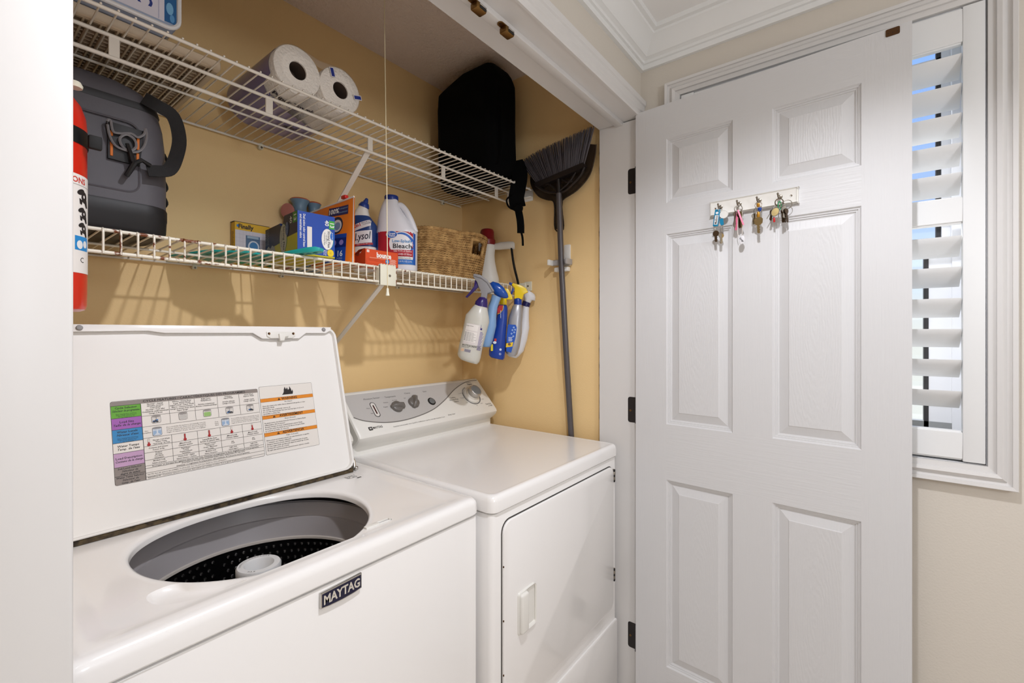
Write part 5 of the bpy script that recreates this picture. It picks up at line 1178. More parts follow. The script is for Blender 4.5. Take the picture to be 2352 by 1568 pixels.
p.rect(0.0, zz(600), 0.060, zz(594), (232, 230, 226), 9, nu=10); p.text('Sanitizes Laundry', 0.034, zz(597), 0.0072, (40, 40, 44), 10, fit=0.044, res=1); p.text('3 QT (81 FL OZ) 2.39L', 0.032, zz(605), 0.0075, (236, 240, 244), 9, fit=0.052, res=1)
p.build('label_print', bl)

# ------------------------------------------------------------------ seagrass basket
bk = thing('wicker_basket', 'oval woven seagrass basket with cut-out handles on the lower shelf', 'basket', (1.262, 1.335, DK + 0.0005))
M_SG = mat('seagrass', (206, 166, 108), 0.8, var=((146, 108, 62), 45, 0.35, 0.7)); M_SG2 = mat('dark_seagrass', (96, 68, 38), 0.85)
BH = 0.168; NR = 20
def bdim(f): return 0.158 + 0.027 * f, 0.098 + 0.026 * f
def bpt(f, t, off=0.0):
    a, bb = bdim(f); n = 3.2; c, s_ = math.cos(t), math.sin(t)
    q = 1.0 / ((abs(c) / (a + off)) ** n + (abs(s_) / (bb + off)) ** n) ** (1 / n)
    return Vector((q * c, q * s_, 0))
def dipz(f, t):          # rim rises a little at the two handle ends
    return BH * f + 0.010 * f * f * max(0.0, math.cos(2 * (t - HC))) + 0.004
hole_f0, hole_f1, hole_t, HC = 0.58, 0.88, 0.24, -1.00
for i in range(NR):
    f = i / (NR - 1)
    mb = MB(); N = 216
    inhole = hole_f0 < f < hole_f1
    arcs = [(HC + hole_t, HC + math.pi - hole_t), (HC + math.pi + hole_t, HC + 2 * math.pi - hole_t)] if inhole else [(0, 2 * math.pi)]
    for (t0, t1) in arcs:
        nn = int(N * (t1 - t0) / (2 * math.pi))
        for ph in (0, math.pi):
            pts = []
            for j in range(nn + (1 if inhole else 0)):
                t = t0 + (t1 - t0) * j / nn; w = 34 * t + ph + i * 2.1 + 0.5 * math.sin(7 * t + i)
                c = bpt(f, t, 0.0022 * math.cos(w)); pts.append(Vector((c.x, c.y, dipz(f, t) + 0.0025 * math.sin(w))))
            mb.tube(pts, 0.0031, M_SG, 5, closed=not inhole)
    o = mb.build('weave_row', bk, smooth=60); o['kind'] = 'stuff'
mb = MB()
for j in range(44):
    t = 2 * math.pi * j / 44
    if abs(math.sin(t - HC)) < 0.26: continue
    mb.tube([bpt(f, t, -0.003) + Vector((0, 0, dipz(f, t))) for f in (0, 0.3, 0.6, 0.98)], 0.0032, M_SG2, 5)
o = mb.build('stakes', bk, smooth=60); o['kind'] = 'stuff'
mb = MB(); N = 150
mb.tube([bpt(1.0, 2 * math.pi * j / N) + Vector((0, 0, dipz(1.0, 2 * math.pi * j / N) + 0.004)) for j in range(N)], 0.0052, M_SG, 8, closed=True)
P_ = [bpt(1.0, 2 * math.pi * j / 400) + Vector((0, 0, dipz(1.0, 2 * math.pi * j / 400) + 0.004)) for j in range(400)]
hel = []
for j, q in enumerate(P_):
    t = 2 * math.pi * j / 400; nr = Vector((math.cos(t), math.sin(t), 0)); w = 2 * math.pi * j / 4.0
    hel.append(q + nr * 0.0056 * math.cos(w) + Vector((0, 0, 0.0056 * math.sin(w))))
mb.tube(hel, 0.0018, M_SG, 4, closed=True); mb.build('rim', bk, smooth=60)
for sgn in (HC, HC + math.pi):
    mb = MB(); loop = []
    for f, t in ((hole_f0 - 0.02, -hole_t), (hole_f0 - 0.02, 0), (hole_f0 - 0.02, hole_t), (0.74, hole_t + 0.02), (hole_f1 + 0.02, hole_t), (hole_f1 + 0.02, 0), (hole_f1 + 0.02, -hole_t), (0.74, -hole_t - 0.02)):
        loop.append(bpt(f, t + sgn) + Vector((0, 0, dipz(f, t + sgn))))
    L_ = smooth_path(loop, 8, True); mb.tube(L_, 0.0062, M_SG, 8, closed=True)
    hel = []
    for j in range(len(L_) * 3):
        q = L_[j // 3]; q2 = L_[(j // 3 + 1) % len(L_)]; q = q + (q2 - q) * ((j % 3) / 3); w = 2 * math.pi * j / 4.0
        hel.append(q + Vector((math.cos(sgn), 0, 0)) * 0.0066 * math.cos(w) + Vector((0, 0.0045, 0.0045)) * math.sin(w))
    mb.tube(hel, 0.0019, M_SG, 4, closed=True); mb.build('handle', bk, smooth=60)
mb = MB(); mb.loft([sup(0.155, 0.095, 3.2, 48, 0, 0, 0.001), sup(0.155, 0.095, 3.2, 48, 0, 0, 0.006)], M_SG); mb.build('base', bk)

# ------------------------------------------------------------------ white jug with a red cap and its arm, right of the basket
D3 = 1.965; k3 = D3 / F_PX
jg = thing('sprayer_jug', 'white sprayer jug with dark red cap and arm handle behind the basket', 'jug', vbase(1115, DK + 0.0005, D3), VRZ)
zz = lambda py: CAM_H + (766 - py) * k3 - DK - 0.0005
xx = lambda px: (px - 1115) * k3
b = MB(); tabj = [(0, xx(1118), 0.050, 0.026), (0.004, xx(1118), 0.053, 0.029)] + [(zz(py), (xx(l) + xx(r)) / 2, (xx(r) - xx(l)) / 2, bb) for py, l, r, bb in ((640, 1090, 1146, 0.030), (620, 1094, 1141, 0.030), (600, 1097, 1137, 0.030), (586, 1099, 1136, 0.030), (576, 1100, 1137, 0.030), (566, 1100.5, 1137.5, 0.030), (562, 1101, 1137, 0.029))]
bottle(b, tabj, 2.2, M_WPL); b.build('body', jg, smooth=60)
b = MB(); b.lathe([(0.0345, zz(563)), (0.0355, zz(561)), (0.0355, zz(552)), (0.031, zz(549)), (0.0300, zz(533)), (0.026, zz(528)), (0.02, zz(526.5))], mat('dark_red_cap', (126, 20, 28), 0.3), c=(xx(1119), 0, 0), n=32); b.build('cap', jg)
b = MB(); b.loft([[Vector((xx(px), y * w - (px - 1132) * 0.0013, zz(pc) + h * z)) for y, z in [(math.cos(2 * math.pi * j / 16), math.sin(2 * math.pi * j / 16)) for j in range(16)]] for px, pc, w, h in ((1132, 567, 0.012, 0.012), (1150, 567, 0.013, 0.0165), (1168, 568, 0.014, 0.0165), (1179, 570, 0.013, 0.0165), (1182, 572, 0.010, 0.013))], M_WPL); b.build('arm', jg)
b = MB(); P_ = smooth_path([(xx(1175), -0.058, zz(576)), (xx(1178), -0.06, zz(600)), (xx(1182), -0.06, zz(622)), (xx(1187), -0.062, zz(642)), (xx(1190), -0.064, zz(656))], 5); b.tube(P_, 0.0085, M_RUB, 10, flat=0.6); b.build('hose', jg, label='black hose hanging from the arm')
p = Print(lambda u, v, h: Vector((u, -0.034 - h, v))); p.rect(xx(1090) + 0.02, zz(580), xx(1090) + 0.05, zz(562), (214, 214, 216), 1)
for k in range(5): p.rect(xx(1090) + 0.024, zz(578 - k * 3), xx(1090) + 0.046, zz(577 - k * 3), (60, 60, 64), 2)
p.build('label_print', jg)

# ------------------------------------------------------------------ spray bottles hung from the end of the lower shelf
def spray(name, label, px, D, Z0=1.20, tilt=0.0):
    t = thing(name, label, 'spray bottle', vbase(px, Z0, D), VRZ, group='spray bottles hanging at the end of the lower shelf')
    k = D / F_PX
    return t, (lambda q: (q - px) * k), (lambda q: CAM_H + (766 - q) * k - Z0), k
def axis_bottle(mb, secs, n, m, k=32):
    """secs: (left x, left z, right x, right z, half depth) along the leaning axis"""
    rings = []
    for xl, zl, xr, zr, bb in secs:
        c = Vector(((xl + xr) / 2, 0, (zl + zr) / 2)); u = Vector(((xr - xl) / 2, 0, (zr - zl) / 2)); a = u.length
        rings.append([c + u * (q.x / a) + Vector((0, q.y, 0)) for q in sup(a, bb, n, k)])
    mb.loft(rings, m)
# (A) clear bottle with purple collar and grey head
t, xx, zz, k = spray('spray_bottle', 'clear spray bottle with purple collar and grey trigger head, nearest hanging one', 1085, 1.660)
M_CLR = mat('milky_translucent_plastic', (226, 224, 214), 0.3, trans=0.25, sss=0.2); M_PUR = mat('dark_purple_plastic', (46, 30, 100), 0.3); M_LIQ = mat('milky_liquid', (232, 228, 208), 0.4)
S_ = lambda l: [(xx(a_), zz(b_), xx(c_), zz(d_), e_) for a_, b_, c_, d_, e_ in l]
b = MB(); axis_bottle(b, S_([(1058, 824, 1096, 836, 0.030), (1053, 818, 1101, 831, 0.036), (1051, 812, 1104, 822, 0.037), (1055, 790, 1108, 800, 0.037), (1064, 752, 1118, 762, 0.037), (1070, 722, 1124, 740, 0.037), (1076, 716, 1123, 728, 0.036), (1086, 704, 1120, 712, 0.027), (1091, 699, 1119, 705, 0.022)]), 2.2, M_CLR); b.build('body', t, smooth=60)
b = MB(); axis_bottle(b, S_([(1090, 701, 1120, 707, 0.0245), (1092, 692, 1120, 697, 0.0240), (1099, 684, 1119, 687, 0.018), (1101, 682, 1118, 684, 0.014)]), 2.0, M_PUR); b.build('collar', t)
b = MB(); P2 = lambda l: [(xx(a_), zz(b_)) for a_, b_ in l]
b.prism(P2([(1104, 685), (1118, 686), (1120, 674), (1134, 670), (1126, 652), (1120, 644), (1104, 632), (1090, 629), (1087, 636), (1096, 648), (1100, 660), (1106, 672)]), M_GREY, -0.012, 0.012, bev=0.002); b.prism(P2([(1088, 630), (1108, 636), (1122, 646), (1135, 668), (1132, 671), (1119, 650), (1106, 640), (1088, 634)]), M_GREY, -0.015, 0.015, bev=0.001); b.build('spray_head', t)
b = MB(); b.prism(P2([(1098, 636), (1104, 640), (1103, 654), (1094, 664), (1084, 674), (1073, 684), (1069, 682), (1078, 672), (1089, 658), (1091, 644)]), M_PUR, -0.006, 0.006, bev=0.0015); b.build('trigger', t)
def lean(u, v):  # label coordinates across / along the leaning bottle A, in reference columns
    return xx(1064 + u * 0.98 - (v - 750) * 0.20), zz(v + u * 0.19)
p = Print(lambda u, v, h: Vector((lean(u, v)[0], -0.037 * max(0.05, 1 - abs((u - 27) / 27.5) ** 2.2) ** 0.45 - 0.0005 - h, lean(u, v)[1])))
p.rect(8, 786, 50, 740, (216, 208, 204), 1, nu=10); p.rect(8, 755, 36, 741, (232, 226, 220), 2, nu=6); p.rect(8, 780, 36, 757, (234, 228, 222), 2, nu=6)
def tx(sv, u, v, h, rgb, fit=None, al='LEFT'): p.text(sv, u, v, -h, rgb, 3, align=al, res=1, bold=0.01, sx=-1.0) 
for j in range(7): tx('Mix with warm water and shake'[: 16 + (j * 5) % 9], 9, 760 + j * 2.9, 2.6, (60, 56, 60))
tx('Bottle contents', 9, 745, 2.6, (60, 56, 60))
tx('BOTTLECREW', 8, 789, 5.2, (40, 36, 40)); tx('SPRAY BOTTLE', 8, 793, 2.4, (90, 86, 90))
p.rect(41, 750, 52, 738, (70, 60, 120), 2, nu=3)
for j in range(14): p.rect(42, 754 + j * 3.0, 51 - (j % 3), 755.5 + j * 3.0, (110, 104, 150), 2, nu=2)
for j in range(10): p.rect(16 + j * 1.4, 803, 16.7 + j * 1.4, 797, (70, 60, 120), 2)
p.rect(7, 803, 14, 797, (232, 196, 166), 2)
p.build('label_print', t)
# (B) pale blue curved bottle with blue head
t, xx, zz, k = spray('spray_bottle', 'pale blue curved spray bottle with a blue head, second hanging one', 1130, 1.725)
M_LB = mat('pale_blue_plastic', (128, 164, 206), 0.35, sss=0.1); M_BH = mat('cobalt_plastic', (22, 78, 168), 0.22, coat=0.3)
S_ = lambda l: [(xx(a_), zz(b_), xx(c_), zz(d_), e_) for a_, b_, c_, d_, e_ in l]; P2 = lambda l: [(xx(a_), zz(b_)) for a_, b_ in l]
b = MB(); axis_bottle(b, S_([(1108, 796, 1124, 797, 0.018), (1106, 792, 1128, 794, 0.022), (1104, 775, 1133, 778, 0.026), (1113, 745, 1140, 748, 0.027), (1119, 722, 1140, 724, 0.024), (1121, 702, 1143, 706, 0.021), (1126, 690, 1146, 696, 0.018), (1130, 676, 1151, 684, 0.018)]), 2.2, M_LB); b.build('body', t, smooth=60)
b = MB(); axis_bottle(b, S_([(1124, 655, 1124.5, 656, 0.004), (1125, 650, 1136, 676, 0.013), (1132, 646, 1146, 682, 0.017), (1146, 650, 1158, 685, 0.018), (1158, 661, 1165, 685, 0.015), (1166, 674, 1168, 682, 0.006)]), 2.0, M_BH); b.build('spray_head', t, smooth=60)
# (C) blue bottle with red and yellow label, yellow head
t, xx, zz, k = spray('spray_bottle', 'royal blue spray bottle with yellow head and red label corner, third hanging one', 1146, 1.783)
M_YL = mat('yellow_plastic', (240, 206, 24), 0.3); M_RB = mat('royal_blue_plastic', (22, 60, 150), 0.3)
S_ = lambda l: [(xx(a_), zz(b_), xx(c_), zz(d_), e_) for a_, b_, c_, d_, e_ in l]; P2 = lambda l: [(xx(a_), zz(b_)) for a_, b_ in l]
b = MB(); axis_bottle(b, S_([(1127, 820, 1156, 826, 0.022), (1123, 815, 1159, 822, 0.027), (1123, 805, 1160, 810, 0.028), (1131, 770, 1162, 773, 0.028), (1140, 730, 1165, 732, 0.027), (1142, 708, 1166, 709, 0.026), (1145, 700, 1164, 701, 0.022)]), 2.6, M_RB); b.build('body', t, smooth=50)
b = MB(); b.lathe([(0.0125, zz(700)), (0.0135, zz(694)), (0.0135, zz(686)), (0.012, zz(684))], M_YL, c=(xx(1156), 0, 0), n=24); b.prism(P2([(1150, 688), (1165, 688), (1177, 688), (1176, 680), (1168, 664), (1160, 662), (1150, 672)]), M_YL, -0.010, 0.010, bev=0.002); b.build('spray_head', t)
p = Print(lambda u, v, h: Vector((xx(u), -0.0285 - h, zz(v))))
p.poly([(1143, 722), (1156, 712), (1156, 702), (1147, 702), (1143, 710)], (176, 34, 36), 1); p.line([(1143, 722), (1150, 719), (1155, 712), (1156.5, 702)], 1.0, (226, 190, 40), 2)
p.rect(1128, 805, 1133, 790, (226, 206, 40), 1); p.ell(1150, 802, 2.6, 2.6, (210, 220, 236), 1); p.ell(1149, 812, 2.4, 2.4, (210, 220, 236), 1); p.ell(1149, 812, 1.5, 1.5, (22, 60, 150), 2); p.ell(1137, 786, 4, 3, (220, 226, 230), 1); p.rect(1136, 783, 1141, 777, (190, 50, 40), 1)
for j in range(8): p.rect(1149.5, 714 + j * 2.2, 1151.2, 715.3 + j * 2.2, (200, 210, 230), 2)
p.build('label_print', t)
# (D) silver bottle with blue label, yellow head
t, xx, zz, k = spray('spray_bottle', 'silver spray bottle with yellow trigger head and blue bubble label, fourth hanging one', 1182, 1.800)
M_SIL = mat('silver_plastic', (166, 165, 168), 0.32, metal=0.35)
S_ = lambda l: [(xx(a_), zz(b_), xx(c_), zz(d_), e_) for a_, b_, c_, d_, e_ in l]; P2 = lambda l: [(xx(a_), zz(b_)) for a_, b_ in l]
b = MB(); axis_bottle(b, S_([(1163, 812, 1184, 818, 0.020), (1160, 806, 1189, 812, 0.025), (1161, 790, 1194, 795, 0.026), (1164, 760, 1199, 763, 0.026), (1166, 740, 1199, 741, 0.026), (1168, 728, 1200, 728, 0.025), (1173, 714, 1200, 714, 0.022), (1177, 704, 1199, 704, 0.018), (1180, 699, 1198, 700, 0.015)]), 2.5, M_SIL); b.build('body', t, smooth=50)
b = MB(); b.lathe([(0.0150, zz(702)), (0.0158, zz(699)), (0.0152, zz(687)), (0.013, zz(685))], M_RB, c=(xx(1189.5), 0, 0), n=24); b.build('collar', t)
b = MB(); b.prism(P2([(1181, 686), (1199, 688), (1203, 676), (1213, 671), (1208, 662), (1198, 656), (1178, 650), (1175, 654), (1182, 662)]), M_YL, -0.012, 0.012, bev=0.003); b.build('spray_head', t)
b = MB(); b.prism(P2([(1170, 648), (1178, 650), (1176, 656), (1169, 653)]), M_RB, -0.007, 0.007, bev=0.001); b.prism(P2([(1178, 660), (1181, 666), (1176, 676), (1172, 675)]), M_RB, -0.005, 0.005, bev=0.001); b.build('trigger', t)
p = Print(lambda u, v, h: Vector((xx(u), -0.0265 - h, zz(v))))
p.poly([(1163, 806), (1174, 809), (1184, 775), (1187, 752), (1184, 746), (1167, 745), (1164, 770)], (28, 84, 180), 1)
for j, (u_, v_) in enumerate(((1180, 752), (1177, 758), (1181, 763), (1175, 766), (1179, 772), (1183, 757))): p.ell(u_, v_, 1.8, 1.8, (200, 222, 240), 2); p.ell(u_, v_, 1.1, 1.1, (60, 120, 200), 3)
p.poly([(1162, 797), (1177, 795), (1179, 785), (1163, 788)], (236, 196, 40), 2); p.ell(1170, 790, 3.4, 3, (120, 84, 60), 3); p.text('OLA', 1166, 760, -7, (236, 236, 240), 2, sx=-0.8, bold=0.03, rot=0.2) if False else None
for j in range(4): p.rect(1168, 774 + j * 2.6, 1177 - j % 2, 775.2 + j * 2.6, (220, 226, 236), 2)
p.build('label_print', t)
# (E) white curved bottle with navy collar
t, xx, zz, k = spray('spray_bottle', 'white curved spray bottle with navy collar, hanging closest to the side wall', 1205, 1.858)
M_WT = mat('soft_white_plastic', (218, 218, 222), 0.35); M_NV = mat('navy_plastic', (26, 26, 84), 0.3)
S_ = lambda l: [(xx(a_), zz(b_), xx(c_), zz(d_), e_) for a_, b_, c_, d_, e_ in l]; P2 = lambda l: [(xx(a_), zz(b_)) for a_, b_ in l]
b = MB(); axis_bottle(b, S_([(1168, 818, 1186, 822, 0.016), (1163, 812, 1192, 818, 0.022), (1170, 796, 1203, 806, 0.025), (1180, 775, 1211, 780, 0.026), (1190, 750, 1216, 752, 0.025), (1196, 732, 1215, 733, 0.022), (1199, 712, 1215, 714, 0.019), (1200, 702, 1216, 706, 0.017)]), 2.3, M_WT); b.build('body', t, smooth=50)
b = MB(); axis_bottle(b, S_([(1198, 700, 1215, 708, 0.0180), (1201, 690, 1219, 697, 0.0180)]), 2.0, M_NV); b.build('collar', t)
b = MB(); axis_bottle(b, S_([(1203, 691, 1218, 696, 0.013), (1203, 682, 1222, 690, 0.014), (1203, 672, 1229, 691, 0.015), (1206, 668, 1230, 682, 0.014), (1212, 666, 1228, 676, 0.010)]), 2.1, M_WT); b.build('spray_head', t, smooth=60)
# ================================================================== UPPER SHELF THINGS
ZU = UK + 0.0015
# ------------------------------------------------------------------ paper towels, two rolls in film
pt = thing('paper_towel_pack', 'two paper towel rolls in purple and clear film on the upper shelf', 'paper towels', (0.625, 1.26, ZU))
RR = 0.0605; Y0, Y1 = 1.1200, 1.3950
RC = [(0.5665, ZU + RR + 0.0032), (0.6830, ZU + RR + 0.0032)]
M_PAP = mat('embossed_paper', (246, 238, 228), 0.75, bump=(170, 1.0, 0.004, 3)); M_CORE = mat('brown_core', (88, 72, 62), 0.8); M_PURP = mat('purple_film', (108, 92, 160), 0.3, coat=0.4)
M_FILM = mat('clear_film', (240, 234, 226), 0.12, alpha=0.16, coat=0.6)
def yring(c, r, y, n=48): return [Vector((c[0] + r * math.cos(2 * math.pi * j / n), y, c[1] + r * math.sin(2 * math.pi * j / n))) for j in range(n)]
for i, c in enumerate(RC):
    rr_i = RR if i == 0 else RR * 0.985
    b = MB(); b.loft([yring(c, 0.0215, Y0 + 0.012), yring(c, 0.0220, Y0 + 0.0005), yring(c, rr_i - 0.006, Y0), yring(c, rr_i - 0.0015, Y0 + 0.002), yring(c, rr_i, Y0 + 0.006), yring(c, rr_i, Y1 - 0.006), yring(c, rr_i - 0.004, Y1), yring(c, 0.022, Y1), yring(c, 0.0215, Y1 - 0.01)], M_PAP, caps=False)
    ro = b.build('roll', pt, local=False)
    b = MB(); b.loft([yring(c, 0.0212, Y0 + 0.004), yring(c, 0.0208, Y1 - 0.002)], M_CORE, caps=False); b.add(yring(c, 0.0205, Y0 + 0.05), [tuple(range(48))], M_CORE); b.build('core', ro, local=False)
def hull(off, n=24):
    """outline around both rolls, counted clockwise from the top of the right roll"""
    r = RR + off; out = []
    for k in range(n + 1): t = R(90 - 180.0 * k / n); out.append((RC[1][0] + r * math.cos(t), RC[1][1] + r * math.sin(t)))
    for k in range(n + 1): t = R(270 - 180.0 * k / n); out.append((RC[0][0] + r * math.cos(t), RC[0][1] + r * math.sin(t)))
    out.append(((RC[0][0] + RC[1][0]) / 2, RC[0][1] + r * 0.86)); return out
HU = hull(0.0012); nh = len(HU)
def yfront(x, z):
    s_ = (x - (RC[0][0] - RR)) / (RC[1][0] - RC[0][0] + 2 * RR)
    low = z < RC[0][1] - RR * 0.4
    return Y0 + 0.022 + (0.045 + 0.115 * s_ if low else 0.17 * max(0, s_ - 0.05))
b = MB()
f0 = [Vector((x, min(Y1 - 0.03, yfront(x, z)), z)) for x, z in HU]; f1 = [Vector((x, Y1 - 0.004, z)) for x, z in HU]
b.loft([f0, f1], M_PURP, caps=False); b.build('purple_wrap', pt, local=False, smooth=50)
b = MB(); HF = hull(0.0024); b.loft([[Vector((x, y, z)) for x, z in (inset(HF, i_) if i_ else HF)] for y, i_ in ((Y0 - 0.0015, 0.022), (Y0 - 0.001, 0.006), (Y0 + 0.003, 0.001), (Y0 + 0.02, 0), (Y1, 0))], M_FILM, caps=False)
b.build('clear_film', pt, local=False, smooth=50)
p = Print(lambda u, v, h: Vector((u, v, ZU - 0.0011 - h)))
p.text('Paper Towels', 0.588, 1.1585, 0.019, (26, 22, 50), 2, bold=0.03, rot=R(0), fit=0.098) if False else None
def under(u, v, h):       # print wrapped under the left roll: u runs along x, v along y
    x = u; r = RR + 0.0035 + h
    dx = x - RC[0][0]
    z = RC[0][1] - math.sqrt(max(1e-6, r * r - dx * dx)) if dx < 0 else RC[0][1] - r
    return Vector((x, v, z))
p = Print(under)
p.text('Paper Towels', 0.582, 1.170, -0.022, (24, 20, 48), 2, bold=0.03, sx=-0.9); p.text('YOUR', 0.545, 1.192, -0.016, (60, 60, 150), 2, bold=0.02, sx=-0.9); p.text('Mess', 0.585, 1.192, -0.014, (60, 60, 150), 2, bold=0.02, sx=-0.9)
p.text('select', 0.640, 1.310, -0.020, (24, 20, 40), 2, bold=0.03, sx=-0.9, shear=0.3)
o = p.build('wrap_lettering', pt, local=False); o['kind'] = 'stuff'
for (cx_, cz_, a_) in ((0.6570, RC[1][1] + 0.036, 75), (0.7325, RC[1][1] - 0.001, 165)):
    b = MB(); q = Matrix.Rotation(R(a_), 3, 'Y'); c = Vector((cx_, Y0 - 0.0030, cz_))
    for w_, h_, m_, d_ in ((0.0125, 0.0065, ink((226, 220, 220)), 0), (0.0105, 0.0045, ink((40, 56, 140)), 0.0004)):
        b.rbox(Vector((-w_, -0.0006 - d_, -h_)), Vector((w_, 0.0002, h_)), 0.0002, m_, 1)
    b.v = [c + q @ v for v in b.v]; b.build('sticker', pt, local=False)

# ------------------------------------------------------------------ slatted plastic tray seen from below
M_TRAY = mat('tan_plastic_lattice', (204, 184, 158), 0.6)
ty = thing('lattice_tray', 'tan plastic lattice tray lying on the upper shelf above the cooler', 'tray', (0.23, 1.31, ZU))
TX0, TX1, TY0, TY1 = 0.060, 0.405, 1.150, 1.480
b = MB()
for (a_, c_) in (((TX0, TY0), (TX1, TY0 + 0.012)), ((TX0, TY1 - 0.012), (TX1, TY1)), ((TX0, TY0 + 0.0121), (TX0 + 0.012, TY1 - 0.0121)), ((TX1 - 0.012, TY0 + 0.0121), (TX1, TY1 - 0.0121))):
    b.rbox((a_[0], a_[1], ZU), (c_[0], c_[1], ZU + 0.020), 0.002, M_TRAY, 1)
b.build('frame', ty, local=False)
b = MB(); b.box((TX0 + 0.004, TY0 + 0.004, ZU + 0.0125), (TX1 - 0.004, TY1 - 0.004, ZU + 0.0145), mat('brown_tray_web', (120, 98, 78), 0.7)); b.build('web', ty, local=False)
sl = None
for i in range(13):
    for dx in (0.0, 0.0085):
        x = TX0 + 0.018 + i * 0.0252 + dx
        if sl is None:
            b = MB(); b.rbox((x - 0.0016, TY0 + 0.006, ZU + 0.0005), (x + 0.0016, TY1 - 0.006, ZU + 0.0125), 0.0005, M_TRAY, 1); sl = b.build('slat', ty, local=False); x0_ = x
        else: clone(sl, ty, (x - x0_, 0, 0))
sl = None
for i in range(20):
    y = TY0 + 0.022 + i * 0.0155
    if sl is None:
        b = MB(); b.rbox((TX0 + 0.006, y - 0.0013, ZU + 0.004), (TX1 - 0.006, y + 0.0013, ZU + 0.0125), 0.0004, M_TRAY, 1); sl = b.build('cross_slat', ty, local=False); y0_ = y
    else: clone(sl, ty, (0, y - y0_, 0))

# ------------------------------------------------------------------ wipes pack on the tray
wp = thing('wipes_pack', 'white plastic wipes pack with blue lettering, cut by the top of the picture', 'pack', (0.20, 1.14, ZU + 0.0205))
wl_, wr_, wz0 = 0.075, 0.316, ZU + 0.0210
b = MB(); b.prism(rrect(wl_, wz0, wr_, wz0 + 0.15, 0.024, 6), mat('blue_grey_film', (150, 162, 186), 0.25, coat=0.4), 1.108, 1.205, bev=0.008); b.build('pouch', wp, local=False)
b = MB(); pts = rrect(wl_ + 0.002, wz0 + 0.002, wr_ - 0.002, wz0 + 0.148, 0.022, 6); b.tube([(x, 1.1085, z) for x, z in pts], 0.0042, mat('white_rim', (226, 224, 224), 0.35), 8, closed=True); b.build('rim', wp, local=False)
p = Print(lambda u, v, h: Vector((u, 1.1077 - h, v)))
p.rect(wl_ + 0.012, wz0 + 0.010, wr_ - 0.027, wz0 + 0.14, (216, 212, 222), 1); p.rect(wr_ - 0.027, wz0 + 0.012, wr_ - 0.007, wz0 + 0.14, (40, 96, 150), 1); p.ell(wr_ - 0.018, wz0 + 0.040, 0.006, 0.012, (120, 176, 214), 2); p.ell(wr_ - 0.014, wz0 + 0.022, 0.004, 0.008, (90, 150, 200), 2)
BT = (44, 62, 132)
p.text('PLAC', 0.256, wz0 + 0.026, 0.034, BT, 2, align='RIGHT', bold=0.02, rot=-R(90)); p.text('USH', 0.228, wz0 + 0.040, 0.032, BT, 2, align='RIGHT', bold=0.02, rot=-R(90)); p.text('ILI', 0.200, wz0 + 0.046, 0.032, BT, 2, align='RIGHT', bold=0.02, rot=-R(90))
for k in range(8): p.poly([(0.262 + 0.010 * (k % 3), wz0 + 0.062 + 0.012 * (k // 3)), (0.270 + 0.010 * (k % 3), wz0 + 0.066 + 0.012 * (k // 3)), (0.266 + 0.010 * (k % 3), wz0 + 0.075 + 0.012 * (k // 3)), (0.258 + 0.010 * (k % 3), wz0 + 0.071 + 0.012 * (k // 3))], (70, 80, 140) if k % 2 else (170, 166, 178), 2)
p.rect(0.2795, wz0 + 0.012, 0.2800, wz0 + 0.06, (90, 110, 170), 3)
p.build('front_print', wp, local=False)

# ------------------------------------------------------------------ black backpack
M_BAG = mat('black_fabric', (5, 5, 6), 0.95, spec=0.15)
bg = thing('backpack', 'black fabric backpack standing on the right end of the upper shelf', 'backpack', (1.385, 1.26, ZU))
b = MB(); secs = []
for f, x0, x1, y0, y1, r in ((0.0, 1.315, 1.445, 1.130, 1.400, 0.03), (0.012, 1.302, 1.458, 1.112, 1.412, 0.04), (0.10, 1.292, 1.468, 1.100, 1.424, 0.05), (0.22, 1.290, 1.466, 1.103, 1.424, 0.05), (0.33, 1.291, 1.464, 1.106, 1.422, 0.04), (0.390, 1.294, 1.464, 1.108, 1.420, 0.04)):
    secs.append([Vector((x, y, ZU + 0.001 + f)) for x, y in rrect(x0, y0, x1, y1, r, 6)])
def crest(x, y): return 0.014 * math.sin(8 * (y - 1.1)) + (0.018 if 1.15 < y < 1.30 else 0.0)
for f, s_, y0, y1 in ((0.405, 1.0, 1.112, 1.400), (0.425, 0.96, 1.120, 1.345), (0.445, 0.85, 1.132, 1.300), (0.458, 0.62, 1.150, 1.270), (0.464, 0.25, 1.18, 1.24)):
    cx_ = 1.380; secs.append([Vector((x, y, ZU + 0.001 + f)) for x, y in rrect(cx_ - 0.078 * s_, y0, cx_ + 0.078 * s_, y1, 0.45 * min(0.078 * s_, (y1 - y0) / 2), 6)])
b.loft(secs, M_BAG); b.build('body', bg, local=False, smooth=60)
b = MB(); b.tube(smooth_path([(1.33, 1.108, ZU + 0.05), (1.33, 1.095, ZU + 0.14), (1.335, 1.10, ZU + 0.27), (1.34, 1.11, ZU + 0.34)], 5), 0.012, M_BAG, 8, flat=0.5); b.build('seam', bg, local=False)
b = MB(); Db = 1.800
def Q(x, y, d=Db): return PD(x, y, d)
strap(b, [(*Q(1184, 372, 1.83), RGT), (*Q(1194, 400, 1.80), RGT), (*Q(1190, 430, 1.77), RGT), (*Q(1186, 455, 1.765), RGT), (*Q(1190, 476, 1.765), RGT)], 0.060, M_BAG, 0.014)
strap(b, [(*Q(1188, 470, 1.765), RGT), (*Q(1194, 500, 1.765), RGT), (*Q(1196, 520, 1.765), RGT), (*Q(1196, 535, 1.765), RGT)], 0.028, M_BAG, 0.008)
strap(b, [(*Q(1195, 525, 1.765), RGT), (*Q(1200, 545, 1.765), RGT), (*Q(1201, 564, 1.765), RGT)], 0.008, M_BAG, 0.005)
